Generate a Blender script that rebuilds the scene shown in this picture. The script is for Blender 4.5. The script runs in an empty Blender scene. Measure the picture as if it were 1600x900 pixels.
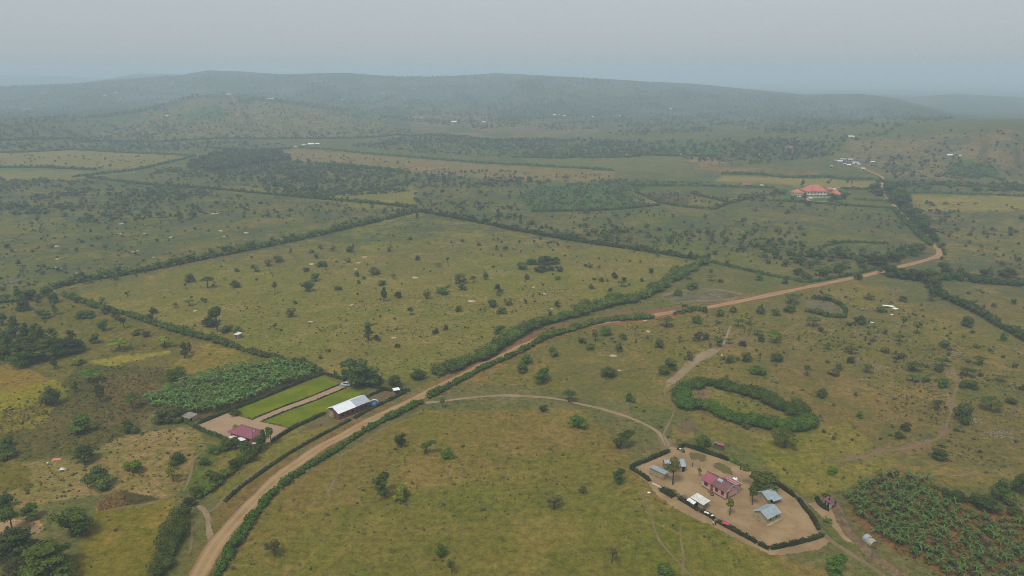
import bpy, math, random
import numpy as np
from mathutils import Vector

random.seed(4)
RNG = np.random.default_rng(11)
scene = bpy.context.scene
COL = scene.collection

# ------------------------------------------------------------------ camera, world, sun, exposure
CAM_H = 125.0
HFOV = math.radians(70.0)
FPX = 800.0 / math.tan(HFOV / 2)
PITCH = math.atan((450.0 - 118.0) / FPX)
cam = bpy.data.cameras.new("camera")
cam.angle = HFOV
cam.clip_start = 1.0
cam.clip_end = 60000.0
cam_o = bpy.data.objects.new("camera", cam)
cam_o.location = (0, 0, CAM_H)
cam_o.rotation_euler = (math.pi / 2 - PITCH, 0, 0)
COL.objects.link(cam_o)
scene.camera = cam_o
scene.render.resolution_x, scene.render.resolution_y = 1024, 576

SUN_EL, SUN_ROT = math.radians(58), math.radians(-150)
world = bpy.data.worlds.new("World")
scene.world = world
world.use_nodes = True
wn, wl = world.node_tree.nodes, world.node_tree.links
wn.clear()
sky = wn.new("ShaderNodeTexSky")
sky.sky_type = 'NISHITA'
sky.sun_disc = False
sky.sun_elevation = SUN_EL
sky.sun_rotation = SUN_ROT
sky.air_density = 1.0
sky.dust_density = 3.0
sky.ozone_density = 1.0
hs = wn.new("ShaderNodeHueSaturation")
hs.inputs["Saturation"].default_value = 0.45
wb = wn.new("ShaderNodeBackground")
wb.inputs["Strength"].default_value = 0.115
wo = wn.new("ShaderNodeOutputWorld")
tn = wn.new("ShaderNodeMix")                      # thin grey-blue overcast
tn.data_type = 'RGBA'
tn.blend_type = 'MULTIPLY'
tn.inputs[0].default_value = 1.0
tn.inputs[7].default_value = (0.945, 1.0, 1.03, 1.0)
wl.new(sky.outputs[0], hs.inputs["Color"])
wl.new(hs.outputs[0], tn.inputs[6])
ov = wn.new("ShaderNodeMix")                      # even cloud deck over the clear-sky model
ov.data_type = 'RGBA'
ov.inputs[0].default_value = 0.72
ov.inputs[7].default_value = (4.20, 4.50, 4.72, 1.0)
wl.new(tn.outputs[2], ov.inputs[6])
wl.new(ov.outputs[2], wb.inputs["Color"])
wl.new(wb.outputs[0], wo.inputs["Surface"])

sun = bpy.data.lights.new("sun", 'SUN')
sun.energy = 2.0
sun.angle = math.radians(15)
sun.color = (1.0, 0.965, 0.91)
sun_o = bpy.data.objects.new("sun", sun)
sd = Vector((math.sin(SUN_ROT) * math.cos(SUN_EL), math.cos(SUN_ROT) * math.cos(SUN_EL), math.sin(SUN_EL)))
sun_o.rotation_euler = sd.to_track_quat('Z', 'Y').to_euler()
sun_o.location = (0, 0, 400)
COL.objects.link(sun_o)

scene.view_settings.view_transform = 'Standard'
scene.view_settings.look = 'None'
scene.view_settings.gamma = 1.0
scene.view_settings.use_curve_mapping = False
scene.view_settings.exposure = 0.15
HAZE_DENSITY = 0.00032

scene.render.engine = 'CYCLES'
scene.cycles.use_denoising = True
scene.cycles.denoising_prefilter = 'NONE'
scene.cycles.denoising_input_passes = 'RGB_ALBEDO_NORMAL'
scene.cycles.filter_width = 0.9
scene.cycles.max_bounces = 5
scene.cycles.diffuse_bounces = 2
scene.cycles.glossy_bounces = 1
scene.cycles.transparent_max_bounces = 12
scene.cycles.volume_bounces = 3
scene.cycles.use_adaptive_sampling = False

# ------------------------------------------------------------------ noise, ground height, photo pixel <-> ground
_T = np.random.default_rng(5).random((256, 256))
def vnoise(x, y):
    x = np.asarray(x, float); y = np.asarray(y, float)
    xi = np.floor(x).astype(int); yi = np.floor(y).astype(int)
    fx = x - xi; fy = y - yi
    fx = fx * fx * (3 - 2 * fx); fy = fy * fy * (3 - 2 * fy)
    a = _T[xi % 256, yi % 256]; b = _T[(xi + 1) % 256, yi % 256]
    c = _T[xi % 256, (yi + 1) % 256]; d = _T[(xi + 1) % 256, (yi + 1) % 256]
    return (a * (1 - fx) + b * fx) * (1 - fy) + (c * (1 - fx) + d * fx) * fy
def fbm(x, y, o=4):
    s = 0; a = 0.5; t = 0
    for k in range(o):
        s = s + a * vnoise(x * 2 ** k + 17.3 * k, y * 2 ** k + 5.7 * k); t += a; a *= 0.5
    return s / t
def smooth(a, b, x):
    t = np.clip((x - a) / (b - a), 0, 1)
    return t * t * (3 - 2 * t)
CP, SP = math.cos(PITCH), math.sin(PITCH)
def ray(u, v):
    x = (np.asarray(u, float) - 800) / FPX; y = (450 - np.asarray(v, float)) / FPX
    return x, CP + y * SP, -SP + y * CP
def project(x, y, z):
    dz = z - CAM_H
    f = y * CP - dz * SP
    up = y * SP + dz * CP
    f = np.where(f > 0.1, f, 0.1)
    return 800 + FPX * x / f, 450 - FPX * up / f, f

# each hill: crest as (u, v, distance), start of its foot, length of its back slope
HILLS = [
    ([(-500, 142, 4600), (-200, 139, 4600), (0, 137, 4500), (100, 134, 4400), (200, 125, 4300), (270, 119, 4200), (325, 110, 4000), (380, 112, 3950), (430, 116, 3900), (540, 114, 3900), (650, 121, 3900), (690, 120, 3900), (770, 115, 4000), (850, 118, 4000), (1000, 126, 3900), (1080, 131, 3800), (1200, 143, 3500), (1260, 149, 3400), (1340, 147, 3200), (1400, 156, 2900), (1440, 169, 2500), (1485, 190, 1900), (1540, 196, 1800)], 1850, 1500),
    ([(-100, 200, 1740), (160, 187, 1950), (230, 173, 2200), (300, 153, 2380), (345, 148, 2400), (380, 150, 2400), (430, 157, 2400), (500, 167, 2350), (570, 179, 2150), (640, 196, 1800), (720, 200, 1720)], 1440, 900),
    ([(330, 170, 2650), (420, 157, 2950), (540, 158, 2950), (620, 166, 2750), (720, 179, 2250), (820, 187, 2000), (900, 192, 1900)], 1850, 800),
    ([(1050, 216, 1440), (1290, 211, 1400), (1340, 208, 1400), (1420, 202, 1400), (1500, 197, 1400), (1600, 194, 1400), (1800, 188, 1400), (2300, 185, 1400)], 800, 1500),
    ([(1240, 160, 3380), (1370, 150, 4300), (1430, 153, 4100), (1490, 148, 4300), (1560, 152, 4200), (1620, 156, 4100), (1800, 150, 4200), (2400, 150, 4200)], 3000, 1500),
    ([(-500, 117, 9000), (0, 118, 9000), (100, 119, 9000), (180, 123, 8800), (260, 132, 8000)], 6500, 3500),
    ([(120, 131, 6000), (170, 123, 6200), (215, 115, 6400), (290, 116, 6400), (340, 124, 6200), (500, 132, 6000)], 5000, 2500),
]
_HILL = []
for pts, foot, back in HILLS:
    rows = []
    for u, v, D in pts:
        dx, dy, dz = ray(u, v)
        hr = math.hypot(dx, dy)
        rows.append((math.atan2(dx, dy), D, max(0.0, CAM_H + dz / hr * D)))
    a = np.array(rows)
    _HILL.append((a[:, 0], a[:, 1], a[:, 2], foot, back))
def hgt(x, y):
    x = np.asarray(x, float); y = np.asarray(y, float)
    d = np.hypot(x, y); az = np.arctan2(x, y)
    z = np.zeros_like(d)
    for A, D, Z, foot, back in _HILL:
        Dc = np.interp(az, A, D); Zc = np.interp(az, A, Z)
        edge = smooth(A[0] - 0.25, A[0], az) * (1 - smooth(A[-1], A[-1] + 0.25, az))
        up = smooth(np.minimum(foot, 0.72 * Dc), Dc, d)
        gl = 1 - np.abs(2 * fbm(az * 13 + Dc * 0.004, d / 1500 + 3.1, 4) - 1)          # spurs and gullies running down the slope
        wob = 1 - (0.95 * smooth(0.55, 0.95, gl) - 0.25) * 4 * up * (1 - up) * 0.8 + 0.35 * (fbm(x / 300 + 3, y / 300, 4) - 0.5) * 4 * up * (1 - up)
        up = np.clip(up * wob, 0, 1.0)
        dn = 1 - smooth(0, 1, (d - Dc) / back)
        crest = 1 + 0.012 * (fbm(az * 90, az * 31 + 4, 3) - 0.5)
        z = np.maximum(z, Zc * edge * np.where(d < Dc, up, dn) * crest)
    z = z + smooth(900, 2200, d) * 9 * (fbm(x / 300, y / 300, 4) - 0.5)
    return z
def G(u, v):
    """ground point seen at photo pixel (u, v): arrays (x, y, z)"""
    u = np.atleast_1d(np.asarray(u, float)); v = np.atleast_1d(np.asarray(v, float))
    dx, dy, dz = ray(u, v)
    hr = np.hypot(dx, dy)
    ts = np.geomspace(60, 15000, 500)
    out = np.zeros((len(u), 3))
    for i in range(len(u)):
        ux, uy, sl = dx[i] / hr[i], dy[i] / hr[i], dz[i] / hr[i]
        zr = CAM_H + sl * ts
        dif = zr - hgt(ux * ts, uy * ts)
        k = np.argmax(dif < 0) if (dif < 0).any() else len(ts) - 1
        k = max(k, 1)
        a, b = dif[k - 1], dif[k]
        t = ts[k - 1] + (ts[k] - ts[k - 1]) * (a / (a - b) if a != b else 0)
        if t < 880:
            t = -CAM_H / sl
        out[i] = ux * t, uy * t, hgt(ux * t, uy * t)
    return out
def G1(u, v):
    return Vector(G(u, v)[0])
def pxscale(p):
    """photo pixels per metre at world point p, and the sine/cosine of the view's depression"""
    f = p[1] * CP - (p[2] - CAM_H) * SP
    L = math.sqrt(p[0] ** 2 + p[1] ** 2 + (p[2] - CAM_H) ** 2)
    s = (CAM_H - p[2]) / L
    return FPX / f, s, math.sqrt(max(0.0, 1 - s * s))
def inpoly(u, v, poly):
    u = np.asarray(u); v = np.asarray(v)
    r = np.zeros(u.shape, bool)
    n = len(poly)
    for i in range(n):
        x0, y0 = poly[i]; x1, y1 = poly[(i + 1) % n]
        if y0 == y1: continue
        c = ((y0 > v) != (y1 > v)) & (u < (x1 - x0) * (v - y0) / (y1 - y0) + x0)
        r ^= c
    return r
def seg_dist(px, py, P):
    """distance of points to polyline P (n,2)"""
    d = np.full(px.shape, 1e9)
    for i in range(len(P) - 1):
        ax, ay = P[i]; bx, by = P[i + 1]
        L2 = (bx - ax) ** 2 + (by - ay) ** 2 + 1e-9
        t = np.clip(((px - ax) * (bx - ax) + (py - ay) * (by - ay)) / L2, 0, 1)
        d = np.minimum(d, np.hypot(px - ax - t * (bx - ax), py - ay - t * (by - ay)))
    return d
def resample(P, step):
    P = np.asarray(P, float)
    if len(P) > 2:                                   # Catmull-Rom
        Q = []
        for i in range(len(P) - 1):
            p0 = P[max(i - 1, 0)]; p1 = P[i]; p2 = P[i + 1]; p3 = P[min(i + 2, len(P) - 1)]
            for t in np.linspace(0, 1, 9)[:-1]:
                Q.append(0.5 * (2 * p1 + (p2 - p0) * t + (2 * p0 - 5 * p1 + 4 * p2 - p3) * t * t + (3 * p1 - p0 - 3 * p2 + p3) * t ** 3))
        Q.append(P[-1]); P = np.array(Q)
    s = np.concatenate([[0], np.cumsum(np.hypot(*np.diff(P[:, :2], axis=0).T))])
    n = max(2, int(s[-1] / step) + 1)
    t = np.linspace(0, s[-1], n)
    return np.stack([np.interp(t, s, P[:, k]) for k in range(P.shape[1])], 1), s[-1]

# ------------------------------------------------------------------ object helpers
def mesh_np(name, V, F, mat=None, attrs=None, smooth_shade=False):
    """V (n,3); F list of integer arrays (k,3) or (k,4)"""
    me = bpy.data.meshes.new(name)
    V = np.asarray(V, np.float32)
    me.vertices.add(len(V)); me.vertices.foreach_set("co", V.ravel())
    F = [np.asarray(f, np.int32) for f in F if len(f)]
    loops = np.concatenate([f.ravel() for f in F])
    tot = np.concatenate([np.full(len(f), f.shape[1], np.int32) for f in F])
    st = np.concatenate([[0], np.cumsum(tot)[:-1]]).astype(np.int32)
    me.loops.add(len(loops)); me.loops.foreach_set("vertex_index", loops)
    me.polygons.add(len(tot)); me.polygons.foreach_set("loop_start", st); me.polygons.foreach_set("loop_total", tot)
    if smooth_shade:
        me.polygons.foreach_set("use_smooth", np.ones(len(tot), bool))
    me.update(calc_edges=True)
    for k, a in (attrs or {}).items():
        a = np.asarray(a, np.float32)
        if a.ndim == 1:
            at = me.attributes.new(k, 'FLOAT', 'POINT'); at.data.foreach_set("value", a)
        else:
            at = me.attributes.new(k, 'FLOAT_COLOR', 'POINT'); at.data.foreach_set("color", a.ravel())
    if mat: me.materials.append(mat)
    return me
def link(o, parent=None):
    COL.objects.link(o)
    if parent is not None: o.parent = parent
    return o
def mobj(name, me, parent=None, loc=(0, 0, 0), rotz=0.0, mat=None):
    o = bpy.data.objects.new(name, me)
    o.location = loc; o.rotation_euler = (0, 0, rotz)
    if mat is not None:
        if not me.materials: me.materials.append(None)
        o.material_slots[0].link = 'OBJECT'; o.material_slots[0].material = mat
    return link(o, parent)
def tag(o, label=None, cat=None, group=None, kind=None):
    if label: o["label"] = label
    if cat: o["category"] = cat
    if group: o["group"] = group
    if kind: o["kind"] = kind
    return o
def thing(name, label, cat, loc=(0, 0, 0), rotz=0.0, group=None):
    o = bpy.data.objects.new(name, None)
    o.empty_display_size = 0.5
    o.location = loc; o.rotation_euler = (0, 0, rotz)
    return tag(link(o), label, cat, group)
class Geo:
    def __init__(s): s.v = []; s.f = []
    def add(s, vs, fs):
        b = len(s.v); s.v += [tuple(map(float, p)) for p in vs]; s.f += [tuple(b + i for i in f) for f in fs]; return s
    def box(s, x0, x1, y0, y1, z0, z1):
        return s.add([(x0, y0, z0), (x1, y0, z0), (x1, y1, z0), (x0, y1, z0), (x0, y0, z1), (x1, y0, z1), (x1, y1, z1), (x0, y1, z1)],
                     [(3, 2, 1, 0), (4, 5, 6, 7), (0, 1, 5, 4), (1, 2, 6, 5), (2, 3, 7, 6), (3, 0, 4, 7)])
    def tube(s, pts, rad, n=6):
        pts = [Vector(p) for p in pts]; b = []
        for i, p in enumerate(pts):
            d = (pts[min(i + 1, len(pts) - 1)] - pts[max(i - 1, 0)]).normalized()
            a = d.orthogonal().normalized(); c = d.cross(a)
            b.append([p + (a * math.cos(2 * math.pi * k / n) + c * math.sin(2 * math.pi * k / n)) * rad[i] for k in range(n)])
        vs = [q for r in b for q in r]; fs = []
        for i in range(len(pts) - 1):
            for k in range(n):
                fs.append((i * n + k, i * n + (k + 1) % n, (i + 1) * n + (k + 1) % n, (i + 1) * n + k))
        fs.append(tuple(range(n - 1, -1, -1))); fs.append(tuple((len(pts) - 1) * n + k for k in range(n)))
        return s.add(vs, fs)
    def mesh(s, name, mat=None, sm=False):
        me = bpy.data.meshes.new(name); me.from_pydata(s.v, [], s.f); me.update()
        if sm:
            for p in me.polygons: p.use_smooth = True
        if mat: me.materials.append(mat)
        return me
    def obj(s, name, mat, parent=None, loc=(0, 0, 0), rotz=0.0, sm=False):
        return mobj(name, s.mesh(name, mat, sm), parent, loc, rotz)

# ------------------------------------------------------------------ materials
def newmat(name):
    m = bpy.data.materials.new(name); m.use_nodes = True
    nt = m.node_tree; nt.nodes.clear()
    out = nt.nodes.new("ShaderNodeOutputMaterial")
    return m, nt, out
def N(nt, typ, **kw):
    n = nt.nodes.new(typ)
    for k, v in kw.items():
        if k.startswith("i_"):
            n.inputs[k[2:].replace("_", " ")].default_value = v
        else: setattr(n, k, v)
    return n
def math_(nt, op, a, b=None, c=None, clamp=False):
    n = nt.nodes.new("ShaderNodeMath"); n.operation = op; n.use_clamp = clamp
    for i, x in enumerate((a, b, c)):
        if x is None: continue
        if isinstance(x, (int, float)): n.inputs[i].default_value = x
        else: nt.links.new(x, n.inputs[i])
    return n.outputs[0]
def mixc(nt, fac, a, b, mode='MIX'):
    n = nt.nodes.new("ShaderNodeMix"); n.data_type = 'RGBA'; n.blend_type = mode
    for s, x in ((n.inputs[0], fac), (n.inputs[6], a), (n.inputs[7], b)):
        if isinstance(x, (int, float)): s.default_value = x
        elif isinstance(x, tuple): s.default_value = (*x, 1.0)
        else: nt.links.new(x, s)
    return n.outputs[2]
def sstep(nt, x, lo, hi, to0=0.0, to1=1.0):
    n = nt.nodes.new("ShaderNodeMapRange"); n.interpolation_type = 'SMOOTHSTEP'
    for i, y in enumerate((x, lo, hi, to0, to1)):
        if isinstance(y, (int, float)): n.inputs[i].default_value = y
        else: nt.links.new(y, n.inputs[i])
    return n.outputs[0]
def noise(nt, scale, detail=4.0, rough=0.55, vec=None, dist=0.0):
    n = nt.nodes.new("ShaderNodeTexNoise")
    n.inputs["Scale"].default_value = scale; n.inputs["Detail"].default_value = detail
    n.inputs["Roughness"].default_value = rough; n.inputs["Distortion"].default_value = dist
    if vec is not None: nt.links.new(vec, n.inputs["Vector"])
    return n.outputs["Fac"]
def bsdf(nt, out, col, rough=0.9, spec=0.15, normal=None, metal=0.0):
    b = nt.nodes.new("ShaderNodeBsdfPrincipled")
    b.inputs["Roughness"].default_value = rough
    b.inputs["Specular IOR Level"].default_value = spec
    b.inputs["Metallic"].default_value = metal
    if isinstance(col, tuple): b.inputs["Base Color"].default_value = (*col, 1)
    else: nt.links.new(col, b.inputs["Base Color"])
    if normal is not None: nt.links.new(normal, b.inputs["Normal"])
    if out is not None: nt.links.new(b.outputs[0], out.inputs["Surface"])
    return b
def bump(nt, h, strength=0.4, dist=0.3):
    n = nt.nodes.new("ShaderNodeBump"); n.inputs["Strength"].default_value = strength; n.inputs["Distance"].default_value = dist
    nt.links.new(h, n.inputs["Height"]); return n.outputs[0]
def pos(nt):
    return nt.nodes.new("ShaderNodeNewGeometry").outputs["Position"]
def plain(name, col, rough=0.7, spec=0.3, var=0.18, scale=1.5, dirt=None, metal=0.0):
    """a painted / metal / mud surface with uneven tone and some dirt"""
    m, nt, out = newmat(name)
    tc = nt.nodes.new("ShaderNodeTexCoord").outputs["Object"]
    a = noise(nt, scale, 5, 0.65, tc)
    c = mixc(nt, sstep(nt, a, 0.3, 0.7), tuple(x * (1 - var) for x in col), tuple(min(1, x * (1 + var)) for x in col))
    if dirt:
        c = mixc(nt, sstep(nt, noise(nt, scale * 0.6, 6, 0.7, tc, 0.5), 0.52, 0.75, 0, 0.75), c, dirt)
    bsdf(nt, out, c, rough, spec, None, metal)
    return m
def leaf(name, col, alt=None, spread=0.5):
    """foliage: clump-to-clump and plant-to-plant variation of the leaf colour"""
    m, nt, out = newmat(name)
    alt = alt or (col[0] * 1.45, col[1] * 1.2, col[2] * 0.9)
    at = N(nt, "ShaderNodeAttribute", attribute_name="tone")
    oi = nt.nodes.new("ShaderNodeObjectInfo")
    c = mixc(nt, at.outputs["Fac"], tuple(x * (1 - spread * 0.5) for x in col), tuple(x * (1 + spread * 0.5) for x in alt))
    h = nt.nodes.new("ShaderNodeHueSaturation")
    nt.links.new(c, h.inputs["Color"])
    nt.links.new(sstep(nt, oi.outputs["Random"], 0, 1, 0.485, 0.515), h.inputs["Hue"])
    nt.links.new(math_(nt, 'MULTIPLY_ADD', oi.outputs["Random"], 0.6, 0.80), h.inputs["Value"])
    b = bsdf(nt, None, h.outputs[0], 0.75, 0.12)
    t = nt.nodes.new("ShaderNodeBsdfTranslucent"); nt.links.new(h.outputs[0], t.inputs["Color"])
    mx = nt.nodes.new("ShaderNodeMixShader"); mx.inputs[0].default_value = 0.28
    nt.links.new(b.outputs[0], mx.inputs[1]); nt.links.new(t.outputs[0], mx.inputs[2])
    nt.links.new(mx.outputs[0], out.inputs["Surface"])
    return m
LEAF = {
    'dark': leaf("leaf_dark", (0.051, 0.081, 0.015)),
    'mid': leaf("leaf_mid", (0.079, 0.115, 0.018)),
    'green': leaf("leaf_green", (0.079, 0.137, 0.015)),
    'bright': leaf("leaf_bright", (0.104, 0.165, 0.010)),
    'yellow': leaf("leaf_yellow", (0.162, 0.195, 0.020)),
    'pale': leaf("leaf_pale", (0.087, 0.118, 0.026)),
    'blue': leaf("leaf_blue", (0.065, 0.098, 0.026)),
    'grey': leaf("leaf_grey", (0.116, 0.115, 0.037)),
    'brown': leaf("leaf_brown", (0.084, 0.069, 0.026), (0.108, 0.085, 0.032)),
    'russet': leaf("leaf_russet", (0.128, 0.080, 0.022)),
    'banana': leaf("leaf_banana", (0.042, 0.088, 0.018), (0.088, 0.140, 0.026), 0.8),
    'hedge': leaf("leaf_hedge", (0.061, 0.106, 0.013)),
    'clipped': leaf("leaf_clipped", (0.033, 0.046, 0.011)),
    'banana2': leaf("leaf_banana_fresh", (0.062, 0.130, 0.024), (0.118, 0.195, 0.034), 0.6),
    'straw': leaf("leaf_straw", (0.52, 0.34, 0.11)),
}
TONE_WORD = {'dark': 'dark-green', 'mid': 'green', 'green': 'fresh-green', 'bright': 'bright-green', 'yellow': 'yellow-green', 'pale': 'pale-green',
             'blue': 'bluish-green', 'grey': 'grey-green', 'brown': 'brownish', 'russet': 'russet'}
BARK = plain("bark", (0.085, 0.065, 0.048), 0.95, 0.05, 0.3, 3)

# ------------------------------------------------------------------ the ground
ROAD_PX = [(296, 925), (312, 895), (330, 862), (345, 841), (370, 812), (400, 780), (440, 742), (470, 720), (501, 699), (530, 684), (559, 668), (590, 652), (614, 641), (645, 626), (672, 612), (700, 597), (725, 585), (750, 572), (775, 561), (800, 549), (830, 535), (860, 522), (885, 515), (907, 510), (950, 503), (1000, 496), (1050, 488), (1100, 481), (1150, 472), (1200, 461.5), (1250, 451), (1290, 443), (1330, 435), (1372, 426), (1410, 416), (1450, 405.5), (1466, 399), (1468, 392), (1461, 385), (1450, 376), (1428, 356), (1410, 336), (1392, 316), (1380, 303), (1377, 292), (1380, 281), (1374, 275), (1360, 269), (1345, 263), (1330, 257)]
PATHS = [  # pixels, width
    ([(657, 630), (690, 627), (720, 623), (760, 619), (800, 618), (850, 621), (880, 625), (910, 632), (945, 640), (990, 655), (1022, 671), (1036, 684), (1044, 700)], 2.0, 'track'),
    ([(1044, 704), (1040, 690), (1036, 682), (1040, 671), (1048, 656), (1053, 642), (1052, 633), (1043, 622), (1038, 612), (1042, 602)], 0.9, 'footpath'),
    ([(1040, 606), (1060, 590), (1075, 578), (1090, 566), (1110, 556), (1124, 546), (1133, 532), (1138, 518), (1142, 508)], 1.2, 'track'),
    ([(1044, 600), (1064, 584), (1088, 562), (1108, 550), (1123, 545)], 4.8, 'track'),
    ([(1124, 545), (1150, 531), (1185, 528), (1215, 526), (1232, 514), (1250, 505)], 1.3, 'footpath'),
    ([(1300, 722), (1340, 716), (1365, 709), (1385, 704), (1410, 702), (1440, 693), (1465, 685), (1476, 672), (1482, 655), (1487, 640), (1490, 618), (1497, 600), (1492, 585), (1486, 575)], 1.0, 'footpath'),
    ([(1210, 752), (1248, 776), (1262, 795), (1280, 826), (1300, 846), (1330, 866), (1365, 888), (1395, 912)], 1.5, 'footpath'),
    ([(998, 762), (1008, 783), (1017, 806), (1028, 840), (1050, 868), (1085, 905)], 0.7, 'footpath'),
    ([(1066, 900), (1068, 870), (1064, 845), (1063, 822)], 0.6, 'footpath'),
    ([(630, 650), (590, 675), (560, 698), (533, 712), (530, 735), (515, 765), (505, 782)], 0.8, 'footpath'),
    ([(333, 846), (327, 832), (325, 818), (324, 806), (316, 795), (306, 789)], 2.0, 'track'),
    ([(322, 803), (338, 792), (358, 772), (390, 745), (425, 718)], 1.2, 'footpath'),
    ([(286, 770), (293, 755), (299, 735), (302, 718), (318, 704)], 1.0, 'footpath'),
    ([(150, 802), (175, 795), (210, 790), (240, 786), (258, 778), (284, 768)], 0.9, 'footpath'),
    ([(300, 815), (299, 850), (294, 870)], 0.8, 'footpath'),
    ([(490, 577), (512, 570), (540, 537), (545, 520), (548, 508)], 0.8, 'footpath'),
    ([(547, 655), (556, 660), (565, 664)], 1.3, 'footpath'),
    ([(1480, 372 + 290), (1476, 672)], 0.8, 'footpath'),
    ([(1030, 464), (1060, 456), (1100, 451.5), (1140, 455), (1162, 460)], 3.0, 'footpath'),
    ([(1060, 472), (1090, 470), (1125, 468.5), (1155, 465)], 2.5, 'footpath'),
    ([(1258, 484), (1280, 487), (1310, 491)], 2.0, 'footpath'),
    ([(1600, 748), (1540, 742), (1480, 741), (1430, 745)], 0.9, 'footpath'),
    ([(640, 612), (652, 619), (660, 622)], 1.0, 'footpath'),
]
# (polygon in photo pixels, ground colour, bare-soil share, darkness of tufts)
OL = (0.122, 0.108, 0.036)
FIELDS = [
    ([(-60, 330), (660, 326), (655, 333), (120, 460), (-60, 475)], (0.106, 0.104, 0.042), 0.26),
    ([(120, 461), (655, 331), (1105, 409), (1000, 470), (850, 503), (760, 553), (640, 598), (500, 585), (300, 520)], (0.128, 0.120, 0.040), 0.20),
    ([(640, 610), (850, 515), (1100, 480), (1330, 436), (1700, 560), (1700, 760), (1280, 760), (1040, 640), (800, 600)], (0.126, 0.108, 0.038), 0.30),
    ([(660, 330), (1000, 300), (1420, 330), (1440, 400), (1265, 440), (1105, 407)], (0.104, 0.102, 0.042), 0.26),
    ([(1200, 560), (1700, 520), (1700, 740), (1420, 720), (1300, 700)], (0.128, 0.103, 0.038), 0.40),
    ([(1400, 300), (1700, 300), (1700, 440), (1480, 436), (1440, 380)], (0.130, 0.110, 0.045), 0.28),
    ([(1480, 445), (1700, 450), (1700, 590), (1600, 525)], (0.120, 0.105, 0.040), 0.32),
    ([(400, 780), (660, 640), (900, 640), (1040, 760), (1200, 860), (1400, 940), (250, 940), (340, 900)], (0.128, 0.106, 0.036), 0.24),
    ([(540, 800), (900, 700), (1040, 790), (1200, 870), (1300, 940), (430, 940)], (0.112, 0.106, 0.028), 0.16),
    ([(1190, 680), (1320, 660), (1400, 720), (1330, 760), (1250, 775), (1200, 745)], (0.132, 0.122, 0.034), 0.10),
    # near left fields
    ([(-80, 470), (120, 462), (300, 525), (420, 560), (500, 590), (330, 600), (240, 640), (-80, 640)], (0.100, 0.092, 0.030), 0.12),
    ([(120, 570), (290, 575), (240, 640), (190, 700), (40, 720), (-80, 720), (-80, 650), (90, 620)], (0.078, 0.070, 0.026), 0.10),
    ([(-80, 568), (20, 569), (62, 583), (88, 597), (40, 610), (-80, 622)], (0.175, 0.120, 0.036), 0.05),
    ([(-80, 620), (40, 606), (86, 592), (112, 604), (90, 618), (30, 640), (-80, 660)], (0.165, 0.145, 0.020), 0.03),
    ([(-80, 640), (30, 640), (92, 620), (118, 612), (60, 668), (-80, 690)], (0.135, 0.120, 0.026), 0.08),
    ([(130, 565), (215, 552), (262, 545), (262, 551), (220, 560), (165, 573)], (0.185, 0.165, 0.040), 0.05),
    ([(285, 552), (330, 535), (395, 556), (380, 572), (310, 582), (250, 580)], (0.140, 0.120, 0.032), 0.06),
    ([(140, 712), (205, 676), (305, 668), (320, 700), (300, 730), (285, 768), (258, 778), (195, 766), (60, 790), (-80, 802), (-80, 745), (60, 720)], (0.160, 0.130, 0.060), 0.2),
    ([(-80, 650), (-20, 700), (40, 725), (50, 760), (-80, 780)], (0.105, 0.090, 0.024), 0.05),
    ([(196, 766), (256, 778), (228, 787), (197, 792)], (0.048, 0.044, 0.018), 0.0),
    ([(148, 790), (190, 765), (197, 792), (152, 800)], (0.200, 0.125, 0.040), 0.1),
    ([(150, 802), (256, 780), (284, 768), (276, 800), (250, 880), (230, 940), (100, 940), (120, 860)], (0.128, 0.108, 0.022), 0.06),
    ([(-80, 808), (60, 812), (75, 825), (40, 838), (-80, 838)], (0.30, 0.20, 0.11), 0.5),
    ([(225, 625), (300, 588), (380, 570), (440, 563), (490, 577), (500, 590), (440, 607), (370, 641), (315, 656), (285, 660), (240, 645)], (0.085, 0.070, 0.036), 0.15),
    ([(330, 690), (425, 692), (456, 672), (508, 648), (548, 656), (470, 700), (400, 745), (352, 784), (325, 770)], (0.125, 0.118, 0.036), 0.12),
    ([(352, 786), (400, 747), (552, 658), (640, 616), (660, 618), (559, 664), (430, 745), (345, 835), (335, 810)], (0.135, 0.098, 0.040), 0.30),
    ([(300, 705), (330, 700), (345, 720), (330, 745), (300, 770), (288, 768), (302, 730)], (0.080, 0.098, 0.026), 0.05),
    ([(1320, 775), (1345, 752), (1385, 738), (1450, 748), (1475, 768), (1520, 792), (1640, 800), (1700, 940), (1500, 940), (1440, 880), (1395, 862), (1365, 838), (1330, 805)], (0.130, 0.074, 0.036), 0.25),
    ([(1050, 602), (1100, 590), (1200, 610), (1260, 640), (1268, 664), (1180, 662), (1110, 640), (1085, 640)], (0.112, 0.118, 0.030), 0.10),
    ([(1085, 605), (1110, 602), (1106, 645), (1084, 645)], (0.150, 0.095, 0.050), 0.4),
    ([(1190, 640), (1215, 645), (1215, 655), (1185, 655)], (0.160, 0.110, 0.060), 0.4),
    ([(1265, 470), (1300, 471), (1318, 483), (1316, 492), (1262, 487)], (0.17, 0.15, 0.10), 0.5),
    ([(1055, 668), (1085, 655), (1092, 680), (1075, 690), (1052, 688)], (0.165, 0.120, 0.062), 0.5),
    ([(1040, 455), (1090, 450), (1160, 458), (1150, 470), (1060, 475), (1025, 462)], (0.135, 0.115, 0.065), 0.4),
]
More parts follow.
